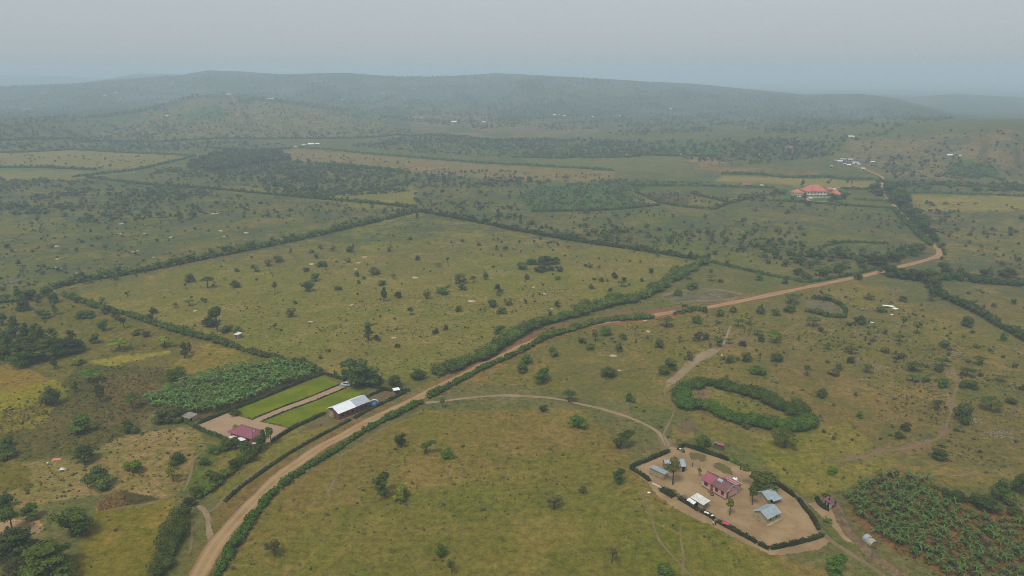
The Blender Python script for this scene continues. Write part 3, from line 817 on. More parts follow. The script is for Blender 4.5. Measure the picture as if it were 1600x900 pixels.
ANCH = [("the white-grey roofed barn", 545, 640), ("the maroon roofed house", 392, 676), ("the lawn driveway", 465, 628), ("the white canopy", 620, 609),
        ("the mud latrine", 298, 655), ("the lawn-side banana grove", 365, 610), ("the pink house", 1125, 757), ("the oval ring of bushes", 1160, 630),
        ("the small oval corral", 1292, 480), ("the red roofed latrine", 1293, 783), ("the ditch-side banana grove", 1440, 805), ("the dark oval thicket", 845, 415),
        ("the pink plastic sheet", 89, 717), ("the hedge-side tin shed", 372, 523), ("the red roofed villa", 1275, 303), ("the grey gravel pit", 1090, 463),
        ("the road's sharp bend", 1466, 393), ("the worn track fork", 1124, 546), ("the track mouth", 325, 805), ("the big field's far corner", 655, 331),
        ("the field's roadside corner", 1105, 410), ("the pine clump", 52, 535), ("the dark ploughed triangle", 220, 779), ("the dusty clearing", 25, 828),
        ("the yellow-green strip field", 30, 622), ("the ruined stone heap", 1348, 482), ("the three white cloths", 1394, 481), ("the footpath bend", 1478, 668),
        ("the fallen hut ruin", 17, 439), ("the ditch-side tin hut", 1354, 842), ("the ruined brick pen", 1127, 698), ("the curving pale track", 850, 621),
        ("the red road cutting", 860, 517), ("the field path bend", 545, 525), ("the two grey huts", 1195, 790), ("the tall hedge's end", 95, 447),
        ("the grass terrace", 1290, 385), ("the roadside hedge", 480, 735), ("the plantation block", 920, 308), ("the pasture herd", 866, 381)]
_LABELS = []
def auto_label(o, look, u, v, alist=None):
    """remember a thing whose label says how it looks and where it stands from the nearest landmark"""
    _LABELS.append((o, look, u, v))
def finish_labels():
    keyed = {}
    for o, look, u, v in _LABELS:
        c = sorted(ANCH, key=lambda a: math.hypot(a[1] - u, (a[2] - v) * 1.6))
        a = next(q for q in c if q[0].split()[-1] not in look)
        du, dv = u - a[1], (v - a[2]) * 1.6
        r = math.hypot(du, dv); ang = math.degrees(math.atan2(-dv, du)) % 360
        dirs = ["right of", "behind-right of", "behind", "behind-left of", "left of", "front-left of", "in front of", "front-right of"]
        d = dirs[int((ang + 22.5) // 45) % 8]
        far = "close" if r < 38 else "just" if r < 75 else "well" if r < 150 else "far"
        keyed.setdefault((look, far, d, a[0]), []).append((r, o))
    nth = ["", "second ", "third ", "fourth ", "fifth ", "sixth ", "seventh ", "eighth ", "ninth ", "tenth ", "eleventh ", "twelfth ", "thirteenth ", "fourteenth "]
    for (look, far, d, a), lst in keyed.items():
        lst.sort(key=lambda q: q[0])
        for i, (r, o) in enumerate(lst):
            pre = nth[min(i, len(nth) - 1)] if i else ("nearest " if len(lst) > 1 else "")
            o["label"] = f"{pre}{look} {far} {d} {a}"

KINDNAME = {'round': ('tree', 'round-crowned'), 'bush': ('bush', 'rounded'), 'flat': ('acacia_tree', 'flat-topped'), 'tall': ('tree', 'tall-narrow'), 'stem': ('tree', 'bare-stemmed'),
            'layer': ('tree', 'layered'), 'pine': ('pine_tree', 'pointed'), 'sparse': ('tree', 'open-crowned'), 'leaning': ('acacia_tree', 'leaning'), 'double': ('bush', 'twin-lobed')}
CATNAME = {'tree': 'tree', 'bush': 'bush', 'acacia_tree': 'tree', 'pine_tree': 'tree'}
PLACED = []
def add_tree(u, v, wpx, hpx, shape, tone, k=0, label=None, at=None):
    p = np.array(at) if at is not None else G(u, v)[0]
    s, sn, cs = pxscale(p)
    W = wpx / s
    if shape == 'round' and k % 5 in (1, 3): shape = 'bush'
    if shape in ('bush', 'double'):
        H = max(0.55 * W, (hpx / s - 0.45 * W * sn) / cs)
        p = p + np.array([0, 0.25 * W, 0])
    else:
        H = max(0.6 * W, (hpx / s - 0.25 * W * sn) / cs)
    name, word = KINDNAME[shape]
    lod = 'near' if wpx > 19 else 'mid' if wpx > 8 else 'far'
    var = k % 8 if shape == 'round' else k % 5
    size = "big" if wpx >= 30 else "small" if wpx < 14 else "medium"
    rot = (k * 2.399) % 6.283 if shape != 'leaning' else 0.0
    px, py = float(p[0]), float(p[1])
    o = thing(name, label, CATNAME[name], (px, py, float(hgt(px, py))), rot, "trees and bushes scattered over the pasture")
    sx = W * 1.02 * (1 + 0.12 * math.sin(k * 1.7)); sy = W * 1.02 * (1 - 0.10 * math.sin(k * 1.7))
    for nm, me, mt in (("trunk", trunk(shape, var), None), ("crown", crown(shape, var, lod), LEAF[tone])):
        c = mobj(nm, me, o, mat=mt)
        c.scale = (sx, sy, H)
        if nm == "trunk" and shape == 'bush': c.scale = (sx * 0.6, sy * 0.6, H)
    if not label:
        noun = 'acacia' if name == 'acacia_tree' else 'pine' if name == 'pine_tree' else name
        tw = 'dark' if (word.startswith('dark') and False) else TONE_WORD[tone]
        wd = 'pointed' if shape == 'pine' else word
        auto_label(o, f"{size} {tw} {wd} {noun}", u, v)
    PLACED.append((px, py, W))
    return o
R_, B_, F_, T_, S_, P_, L_, E_, M_, D_ = 'round', 'bush', 'flat', 'tall', 'sparse', 'pine', 'leaning', 'layer', 'stem', 'double'
TREES = [
 # left, near
 (24, 527, 27, 35, P_, 'dark'), (45, 545, 35, 42, P_, 'dark'), (70, 562, 45, 56, P_, 'mid'), (52, 566, 35, 46, P_, 'mid'), (87, 557, 35, 48, P_, 'mid'), (14, 562, 40, 48, P_, 'mid'), (34, 572, 37, 46, P_, 'dark'),
 (2, 548, 32, 42, P_, 'mid'), (60, 545, 32, 42, P_, 'mid'), (114.5, 551, 33, 38, P_, 'dark'), (85, 577, 15, 21, T_, 'mid'), (35, 487, 22, 24, R_, 'dark'), (67, 498, 23, 21, R_, 'mid'), (86, 492, 15, 24, T_, 'mid'),
 (5, 473, 26, 18, B_, 'mid'), (4, 509, 18, 24, R_, 'blue'), (131, 499, 28, 16, B_, 'mid'), (164, 491, 17, 17, B_, 'blue'), (181, 500, 18, 22, T_, 'mid'), (161, 518, 20, 20, R_, 'pale'), (194, 513, 15, 19, M_, 'dark'),
 (161, 475, 13, 13, S_, 'grey'), (120, 474, 10, 12, B_, 'blue'), (212, 525, 17, 13, B_, 'green'), (228, 526, 16, 14, R_, 'blue'), (149, 536, 20, 17, R_, 'green'), (258, 542, 28, 15, F_, 'yellow'), (187, 547, 32, 13, F_, 'yellow'),
 (289, 559, 18, 28, T_, 'dark'), (297, 552, 14, 20, T_, 'grey'), (140, 598, 37, 18, F_, 'green'), (118, 613, 15, 21, T_, 'mid'), (157, 628, 22, 34, T_, 'mid'), (75, 637, 42, 40, R_, 'pale'), (273, 598, 39, 32, B_, 'mid'),
 (207, 638, 27, 26, F_, 'green'), (118, 572, 24, 16, R_, 'yellow'), (234, 504, 15, 17, B_, 'brown'), (238, 491, 15, 13, R_, 'brown'), (199, 463, 10, 9, S_, 'brown'),
 (325, 450, 20, 20, F_, 'mid'), (294, 442, 17, 17, R_, 'grey'), (290, 451, 7, 9, M_, 'dark'), (366, 451, 21, 16, B_, 'blue'), (296, 478, 15, 11, F_, 'mid'), (319, 473, 11, 11, R_, 'mid'), (369, 425, 8, 8, R_, 'mid'),
 (340, 518, 30, 44, M_, 'mid'), (325, 513, 32, 16, B_, 'dark'), (352, 521, 23, 16, B_, 'dark'), (370, 521, 18, 13, B_, 'mid'), (274, 481, 11, 10, S_, 'grey'),
 (45, 470, 30, 24, R_, 'blue'), (25, 466, 22, 18, B_, 'mid'), (70, 464, 24, 24, B_, 'mid'), (58, 478, 16, 20, T_, 'grey'), (80, 474, 22, 22, R_, 'blue'),
 (133, 722, 38, 30, E_, 'dark'), (198, 680, 31, 27, B_, 'mid'), (127, 674, 46, 30, E_, 'green'), (208, 739, 36, 26, R_, 'bright'), (274, 727, 28, 26, R_, 'mid'), (271, 752, 28, 24, S_, 'yellow'),
 (146, 768, 54, 46, R_, 'pale'), (114, 838, 64, 58, R_, 'green'), (49, 810, 31, 27, R_, 'mid'), (20, 831, 36, 40, M_, 'mid'), (4, 797, 26, 28, B_, 'dark'), (3, 719, 38, 30, R_, 'mid'), (28, 872, 74, 54, E_, 'dark'),
 (76, 900, 92, 62, E_, 'green'), (263, 664, 46, 38, R_, 'pale'), (8, 700, 20, 22, B_, 'green'), (14, 905, 40, 30, B_, 'brown'),
 # bushes and trees around the maroon roofed house
 (305, 780, 26, 26, B_, 'mid'), (293, 795, 24, 22, B_, 'dark'), (336, 760, 23, 28, B_, 'mid'), (367, 736, 20, 28, R_, 'mid'), (389, 724, 26, 30, B_, 'mid'), (352, 706, 30, 26, B_, 'mid'), (331, 712, 28, 20, B_, 'green'),
 (368, 702, 20, 22, R_, 'mid'), (382, 706, 22, 20, B_, 'dark'), (405, 706, 26, 30, T_, 'mid'), (413, 698, 18, 30, T_, 'mid'), (424, 696, 16, 30, M_, 'mid'), (368, 683, 20, 22, R_, 'yellow'), (318, 728, 20, 16, B_, 'green'), (326, 745, 16, 14, B_, 'green'),
 # by the lawns and the road
 (560, 603, 62, 50, R_, 'blue'), (538, 594, 22, 20, B_, 'dark'), (588, 603, 22, 20, B_, 'mid'), (617, 606, 27, 25, B_, 'mid'), (653, 596, 32, 24, B_, 'mid'), (684, 588, 33, 27, B_, 'mid'), (367, 651, 18, 14, B_, 'mid'), (498, 582, 14, 9, B_, 'mid'), (523, 586, 6, 9, T_, 'mid'),
 # the big field
 (430, 459, 11, 20, M_, 'brown'), (481, 455, 22, 18, R_, 'blue'), (494, 439, 20, 16, R_, 'mid'), (501, 418, 18, 12, B_, 'blue'), (478, 425, 12, 9, B_, 'mid'), (584, 431, 23, 17, R_, 'grey'), (596, 447, 19, 11, B_, 'mid'),
 (600, 471, 16, 24, T_, 'dark'), (621, 466, 14, 13, R_, 'dark'), (528, 454, 13, 9, B_, 'mid'), (460, 476, 9, 9, R_, 'mid'), (455, 495, 18, 18, R_, 'grey'), (430, 515, 10, 10, S_, 'brown'), (557, 432, 10, 10, R_, 'mid'),
 (560, 444, 7, 8, B_, 'green'), (568, 437, 7, 7, R_, 'mid'), (615, 436, 10, 11, S_, 'grey'), (666, 467, 15, 16, R_, 'grey'), (697, 457, 13, 13, L_, 'grey'), (690, 461, 22, 8, B_, 'green'), (721, 454, 17, 15, R_, 'blue'),
 (718, 443, 22, 19, R_, 'grey'), (740, 442, 17, 13, S_, 'grey'), (759, 437, 13, 13, T_, 'blue'), (779, 457, 15, 17, R_, 'dark'), (779, 463, 9, 8, R_, 'mid'), (769, 481, 20, 18, B_, 'blue'), (794, 477, 14, 15, R_, 'grey'), (785, 491, 18, 14, R_, 'pale'),
 (716, 487, 12, 11, R_, 'pale'), (641, 492, 14, 13, M_, 'dark'), (576, 532, 20, 32, T_, 'blue'), (589, 532, 12, 12, R_, 'dark'), (621, 544, 10, 9, B_, 'green'), (680, 522, 12, 10, B_, 'dark'), (697, 516, 10, 10, R_, 'brown'), (781, 522, 21, 16, R_, 'blue'),
 (652, 407, 10, 9, R_, 'dark'), (699, 411, 9, 9, M_, 'dark'), (685, 417, 10, 6, F_, 'mid'), (545, 411, 11, 11, R_, 'grey'), (418, 416, 17, 13, R_, 'grey'), (435, 409, 20, 13, R_, 'mid'), (400, 425, 12, 12, R_, 'grey'), (395, 420, 8, 8, B_, 'green'),
 (547, 395, 18, 14, R_, 'dark'), (552, 388, 5, 8, T_, 'dark'), (455, 397, 8, 10, T_, 'mid'), (486, 396, 10, 7, R_, 'mid'), (494, 404, 11, 9, R_, 'mid'), (520, 392, 10, 12, R_, 'grey'), (501, 389, 9, 9, R_, 'grey'), (609, 393, 12, 9, R_, 'grey'),
 (640, 375, 9, 6, B_, 'mid'), (652, 345, 7, 16, T_, 'dark'), (776, 391, 8, 9, T_, 'blue'), (790, 391, 9, 8, R_, 'brown'), (783, 405, 6, 9, S_, 'brown'), (748, 385, 7, 7, R_, 'mid'), (722, 378, 8, 6, R_, 'grey'),
 (823, 438, 11, 12, R_, 'grey'), (871, 438, 14, 10, B_, 'pale'), (922, 418, 10, 8, R_, 'mid'), (915, 417, 8, 6, B_, 'mid'), (936, 421, 8, 7, M_, 'dark'), (960, 436, 14, 13, R_, 'brown'), (974, 439, 11, 9, R_, 'dark'), (949, 440, 7, 5, B_, 'mid'),
 (940, 441, 10, 9, B_, 'mid'), (929, 438, 8, 5, B_, 'dark'), (923, 452, 13, 11, R_, 'mid'), (971, 448, 15, 10, F_, 'mid'), (953, 455, 9, 7, R_, 'dark'), (1003, 440, 9, 7, R_, 'dark'), (1016, 427, 12, 12, R_, 'dark'), (1037, 439, 8, 8, R_, 'mid'),
 (871, 480, 12, 11, R_, 'dark'), (822, 475, 6, 8, R_, 'brown'), (836, 476, 6, 7, M_, 'dark'), (860, 493, 9, 8, R_, 'dark'), (863, 515, 9, 5, B_, 'mid'),
 # the dark oval thicket
 (815, 422, 24, 18, B_, 'mid'), (846, 427, 26, 15, B_, 'dark'), (832, 414, 20, 12, B_, 'dark'), (850, 415, 28, 11, B_, 'dark'), (868, 413, 22, 12, B_, 'dark'), (874, 425, 17, 13, B_, 'blue'), (860, 424, 14, 10, B_, 'blue'),
 # between hedge and road
 (1061, 463, 15, 13, B_, 'mid'), (1082, 453, 22, 9, B_, 'mid'), (1112, 439, 13, 11, F_, 'mid'), (1111, 426, 10, 8, B_, 'mid'), (1185, 438, 14, 13, R_, 'mid'), (1127, 442, 11, 6, B_, 'mid'), (1070, 480, 10, 7, B_, 'mid'), (1228, 444, 14, 12, R_, 'mid'),
 # south of the road
 (947, 526, 24, 22, B_, 'green'), (974, 532, 16, 14, B_, 'green'), (930, 534, 15, 20, S_, 'grey'), (909, 536, 16, 13, R_, 'brown'), (924, 548, 17, 16, R_, 'green'), (968, 549, 15, 15, R_, 'green'), (864, 558, 22, 19, B_, 'mid'),
 (1031, 544, 20, 17, R_, 'mid'), (1076, 563, 15, 16, R_, 'grey'), (1041, 511, 26, 15, F_, 'grey'), (1090, 507, 20, 19, B_, 'green'), (1125, 495, 18, 15, B_, 'mid'), (1146, 489, 13, 12, R_, 'mid'), (1102, 489, 13, 13, B_, 'green'),
 (1153, 511, 17, 14, F_, 'mid'), (1170, 508, 17, 17, F_, 'grey'), (1189, 492, 16, 18, B_, 'mid'), (1122, 507, 8, 8, R_, 'mid'), (1091, 534, 17, 21, R_, 'grey'), (1104, 532, 16, 15, R_, 'mid'), (1122, 541, 17, 17, R_, 'green'), (1139, 537, 13, 10, F_, 'green'),
 (1160, 542, 14, 12, R_, 'brown'), (1188, 534, 15, 14, R_, 'mid'), (1183, 525, 18, 8, F_, 'mid'), (1166, 565, 19, 17, R_, 'mid'), (1141, 567, 19, 14, R_, 'mid'), (1187, 561, 8, 10, M_, 'brown'), (1187, 588, 28, 19, B_, 'mid'),
 (1043, 586, 40, 29, D_, 'mid'), (951, 592, 33, 25, B_, 'mid'), (823, 570, 25, 21, B_, 'green'), (816, 582, 25, 18, R_, 'green'), (847, 602, 32, 32, D_, 'green'), (984, 629, 21, 18, B_, 'green'), (889, 628, 25, 20, F_, 'dark'), (1110, 543, 9, 8, S_, 'grey'), (1062, 535, 9, 12, S_, 'grey'),
 (1244, 632, 19, 16, R_, 'mid'), (1165, 671, 15, 15, R_, 'mid'),
 # right side
 (1290, 470, 20, 10, F_, 'mid'), (1237, 490, 25, 18, B_, 'mid'), (1215, 494, 14, 12, B_, 'blue'), (1235, 474, 25, 11, F_, 'mid'), (1346, 507, 25, 15, B_, 'dark'), (1328, 509, 13, 8, B_, 'mid'), (1378, 488, 18, 13, R_, 'dark'), (1362, 469, 16, 8, B_, 'grey'),
 (1412, 471, 15, 11, R_, 'brown'), (1455, 470, 20, 9, S_, 'brown'), (1432, 522, 23, 27, S_, 'grey'), (1410, 512, 17, 22, S_, 'grey'), (1515, 512, 20, 22, R_, 'mid'), (1567, 533, 13, 17, R_, 'bright'), (1212, 536, 25, 20, F_, 'green'), (1270, 510, 26, 9, F_, 'mid'),
 (1283, 518, 14, 9, R_, 'mid'), (1248, 531, 6, 8, T_, 'dark'), (1215, 566, 22, 18, B_, 'mid'), (1293, 546, 16, 14, S_, 'pale'), (1330, 553, 20, 14, F_, 'grey'), (1328, 567, 15, 12, R_, 'brown'), (1261, 588, 16, 18, F_, 'mid'), (1310, 578, 16, 16, R_, 'grey'), (1307, 589, 26, 12, B_, 'grey'),
 (1294, 568, 9, 8, B_, 'brown'), (1354, 582, 19, 14, F_, 'mid'), (1405, 534, 15, 12, F_, 'mid'), (1386, 552, 17, 12, B_, 'grey'), (1403, 562, 19, 12, F_, 'grey'), (1477, 543, 18, 18, R_, 'mid'), (1427, 580, 26, 15, F_, 'mid'), (1471, 574, 21, 17, F_, 'green'), (1470, 582, 18, 9, B_, 'mid'),
 (1510, 589, 25, 13, F_, 'mid'), (1530, 570, 23, 15, F_, 'mid'), (1526, 544, 10, 8, B_, 'mid'), (1515, 609, 28, 18, B_, 'mid'), (1476, 608, 19, 21, B_, 'green'), (1425, 597, 21, 11, F_, 'green'), (1448, 598, 18, 8, B_, 'mid'), (1286, 623, 20, 19, B_, 'dark'), (1344, 654, 14, 13, B_, 'bright'),
 (1415, 673, 18, 16, R_, 'dark'), (1407, 687, 22, 11, B_, 'mid'), (1392, 682, 9, 7, B_, 'green'), (1465, 641, 23, 20, S_, 'brown'), (1508, 663, 32, 42, R_, 'pale'), (1547, 642, 33, 22, F_, 'mid'), (1495, 675, 13, 9, B_, 'green'), (1583, 633, 24, 10, B_, 'mid'), (1226, 699, 47, 31, F_, 'mid'),
 (1302, 741, 22, 12, B_, 'bright'), (1467, 719, 27, 21, R_, 'mid'), (1570, 788, 48, 44, B_, 'mid'), (1545, 803, 54, 38, B_, 'dark'), (1599, 775, 34, 42, B_, 'green'), (1500, 786, 34, 18, B_, 'dark'), (1478, 775, 16, 14, B_, 'dark'), (1590, 812, 30, 24, B_, 'mid'), (1307, 900, 44, 38, R_, 'green'),
 (1292, 778, 14, 9, B_, 'bright'), (1296, 818, 14, 8, B_, 'green'), (1600, 610, 16, 12, R_, 'mid'), (1565, 596, 18, 10, F_, 'grey'),
 # centre foreground
 (849, 644, 16, 12, R_, 'dark'), (903, 673, 34, 30, B_, 'green'), (972, 700, 36, 30, L_, 'dark'), (968, 754, 26, 24, R_, 'dark'), (911, 771, 18, 15, S_, 'grey'), (866, 794, 34, 26, S_, 'grey'), (956, 880, 23, 30, S_, 'grey'), (1041, 905, 36, 28, R_, 'mid'),
 (626, 699, 23, 22, R_, 'dark'), (667, 709, 25, 24, L_, 'mid'), (699, 719, 28, 24, B_, 'green'), (599, 774, 36, 40, R_, 'mid'), (626, 785, 31, 32, B_, 'yellow'), (429, 868, 30, 26, S_, 'brown'), (689, 874, 29, 28, R_, 'mid'), (706, 895, 20, 24, S_, 'pale'), (692, 638, 13, 17, M_, 'mid'),
 (1099, 703, 29, 26, R_, 'green'), (1092, 745, 8, 15, M_, 'russet'), (1051, 757, 30, 45, M_, 'grey'), (1140, 805, 19, 28, M_, 'yellow'), (1184, 766, 58, 44, R_, 'mid'), (1203, 768, 20, 18, B_, 'dark'), (1175, 789, 17, 30, M_, 'mid'), (1068, 708, 8, 8, B_, 'mid'),
 (1130, 762, 5, 5, B_, 'mid'),
]
TREES = TREES[:-1]
TREES += [(1386, 306, 26, 22, R_, 'dark'), (1396, 311, 30, 26, R_, 'blue'), (1404, 320, 28, 24, R_, 'dark'), (1413, 329, 28, 24, R_, 'dark'), (1420, 338, 26, 22, R_, 'blue'), (1428, 346, 28, 24, R_, 'dark'), (1436, 354, 26, 22, R_, 'dark'),
 (1444, 363, 26, 22, R_, 'blue'), (1452, 371, 24, 20, R_, 'dark'), (1460, 379, 22, 20, B_, 'dark'), (1473, 388, 16, 14, B_, 'mid'), (1368, 300, 26, 16, R_, 'dark'), (1374, 308, 24, 14, B_, 'blue'), (1400, 300, 26, 18, R_, 'dark'), (1412, 312, 24, 20, R_, 'dark'), (1390, 296, 24, 16, R_, 'blue'),
 (1384, 430, 26, 22, R_, 'dark'), (1396, 433, 28, 24, R_, 'dark'), (1410, 436, 26, 20, R_, 'dark'), (1424, 438, 26, 20, B_, 'dark'), (1440, 440, 30, 24, R_, 'dark'), (1452, 444, 30, 28, R_, 'mid'), (1462, 452, 26, 24, R_, 'mid'), (1474, 432, 20, 24, R_, 'dark'), (1486, 430, 14, 14, R_, 'brown'), (1540, 432, 26, 12, R_, 'dark'), (1580, 436, 34, 12, B_, 'mid'),
 (1380, 416, 26, 22, R_, 'dark'), (1395, 410, 26, 22, R_, 'dark'), (1410, 404, 28, 24, R_, 'dark'), (1424, 400, 24, 20, R_, 'dark'), (1436, 396, 22, 18, R_, 'mid'), (1362, 414, 22, 20, R_, 'dark'), (1346, 416, 20, 18, R_, 'mid'), (1314, 428, 20, 20, R_, 'dark'), (1290, 430, 18, 16, B_, 'mid'), (1340, 437, 18, 16, R_, 'mid'),
 (1262, 437, 22, 12, B_, 'mid'), (1302, 316, 20, 16, R_, 'dark'), (1312, 308, 18, 12, R_, 'dark'), (1320, 312, 18, 14, R_, 'blue'), (1240, 312, 14, 10, R_, 'mid'), (1256, 314, 12, 14, T_, 'blue'), (1262, 322, 14, 10, R_, 'dark'), (1226, 305, 18, 10, R_, 'blue'), (1212, 303, 16, 8, R_, 'mid'), (1254, 292, 9, 12, T_, 'dark')]
for k, t in enumerate(TREES):
    add_tree(t[0], t[1], t[2], t[3], t[4], t[5], k)

# ------------------------------------------------------------------ hedges
def hedge(name, label, px, height, width, tone, lump=0.1, dens=1.0, group=None, closed=False, gap=0.0, taper=True):
    P = G([p[0] for p in px], [p[1] for p in px])[:, :2]
    if closed: P = np.vstack([P, P[:1]])
    Q, L = resample(P, 0.8)
    n = len(Q)
    T = np.gradient(Q, axis=0); T /= np.linalg.norm(T, axis=1)[:, None] + 1e-9
    Nn = np.stack([-T[:, 1], T[:, 0]], 1)
    dist = float(np.hypot(Q[:, 0], Q[:, 1]).mean())
    ls = max(0.22 if lump < 0.2 else 0.32, 0.0021 * dist)
    seed = int(abs(px[0][0] * 31 + px[0][1] * 7)) % 997
    rng = np.random.default_rng(seed)
    s = np.linspace(0, L, n)
    lam = 2.6 * max(1.0, height / 2.2)
    hm = 1 + lump * 2.0 * (fbm(s / lam + seed, s * 0 + seed * 0.37, 3) - 0.5) * 1.7
    wm = 1 + lump * 1.6 * (fbm(s / lam + seed + 50, s * 0 + seed * 0.77, 3) - 0.5) * 1.7
    off = lump * width * 0.5 * (fbm(s / lam / 2 + 9, s * 0 + seed, 2) - 0.5)
    if taper:
        e = smooth(0, 1, np.minimum(s, L - s) / (0.5 * width + 0.3)) * 0.35 + 0.65
        hm = hm * e
    if lump >= 0.2:                                   # grown-out hedge: a row of merging bushes
        lob = []; sp = 0.30 * min(width, height * 1.5); x = 0.0
        while x < L:
            j = min(n - 1, int(x / L * n))
            big_ = 0.45 + 1.1 * float(fbm(np.array([x / (lam * 1.6) + seed]), np.array([seed * 0.37]), 3)[0])
            if rng.random() < 0.93:
                R = width * rng.uniform(0.24, 0.40) * big_
                o_ = rng.uniform(-0.30, 0.30) * width
                c_ = Q[j] + Nn[j] * o_
                zt = height * big_ * rng.uniform(0.75, 1.15)
                rz_ = min(R * 0.9, zt * 0.5)
                zz_ = rng.uniform(rz_ * 0.7, max(rz_ * 0.75, zt - rz_))
                lob.append((c_[0], c_[1], float(hgt(c_[0], c_[1])) + zz_, R, rz_))
            if lump < 0.3 and rng.random() < 0.05:      # a taller bush standing out of the row
                R = width * 0.35; lob.append((Q[j][0], Q[j][1], float(hgt(Q[j][0], Q[j][1])) + height * 1.1, R, R * 0.9))
            x += sp * rng.uniform(0.28, 0.6)
        q = int(sum(l[3] * (l[3] + l[4]) for l in lob) * 5.0 / (ls * ls)); q = min(q, 34000)
        me = lobes_mesh(name, lob, q, ls, seed, 0.80, LEAF[tone])
        return tag(mobj(name, me), label, "hedge", group)
    # inner mass
    st = max(1, int(max(0.8, ls * 1.2) / 0.8)); idx = np.unique(np.r_[np.arange(0, n, st), n - 1])
    th = np.linspace(0, math.pi, 6)
    box = 0.55 if lump < 0.15 else 0.8
    cy = np.sign(np.cos(th)) * np.abs(np.cos(th)) ** box; cz = np.sin(th) ** box
    jit = rng.uniform(0.86, 1.0, (len(idx), 6))
    Y = cy[None] * (width / 2 * wm[idx])[:, None] * 0.86 * jit
    Z = cz[None] * (height * hm[idx])[:, None] * 0.92 * jit - 0.05
    C = Q[idx][:, None, :] + Nn[idx][:, None, :] * (Y + off[idx][:, None])[..., None]
    z0 = hgt(C[..., 0], C[..., 1])
    CV = np.concatenate([C, (Z + z0)[..., None]], 2).reshape(-1, 3)
    m = len(idx)
    i = (np.arange(m - 1)[:, None] * 6 + np.arange(5)[None]).ravel()
    CF = np.stack([i, i + 1, i + 7, i + 6], 1)
    caps = np.array([[5, 4, 1, 0], [4, 3, 2, 1]]); capb = caps[:, ::-1] + (m - 1) * 6
    tone_s = fbm(s / (lam * 0.8) + 3.3 * seed, s * 0 + 5, 3)
    CT = np.repeat(np.clip((tone_s[idx] - 0.5) * 2.2 + 0.35, 0, 1), 6)
    # leaf sprays
    q = int(L * (2 * height + width) * 1.25 * dens / (ls * ls))
    q = max(30, min(q, 26000))
    k = rng.integers(0, n, q)
    a = rng.uniform(0.0, math.pi, q)
    r = rng.uniform(0.88, 1.06 + 0.10 * (lump > 0.15), q)
    yy = np.sign(np.cos(a)) * np.abs(np.cos(a)) ** box * width / 2 * wm[k] * r + off[k]
    zz = np.sin(a) ** box * height * hm[k] * r
    c2 = Q[k] + Nn[k] * yy[:, None] + T[k] * rng.uniform(-0.5, 0.5, (q, 1))
    C3 = np.column_stack([c2, zz + hgt(c2[:, 0], c2[:, 1])])
    nn = np.column_stack([Nn[k] * np.cos(a)[:, None], np.sin(a)])
    tn = np.clip((tone_s[k] - 0.5) * 2.4 + 0.45 + rng.normal(0, 0.2, q), 0, 1)
    V, F, Tq = leaf_quads(C3, nn, ls * rng.uniform(0.6, 1.3, q), rng, tn)
    me = mesh_np(name, np.vstack([CV, V]), [np.vstack([CF, caps, capb, F + len(CV)])], LEAF[tone], {"tone": np.concatenate([CT, Tq])})
    ctr = Q[n // 2]
    o = mobj(name, me)
    return tag(o, label, "hedge", group)
GH = "hedges dividing the fields"
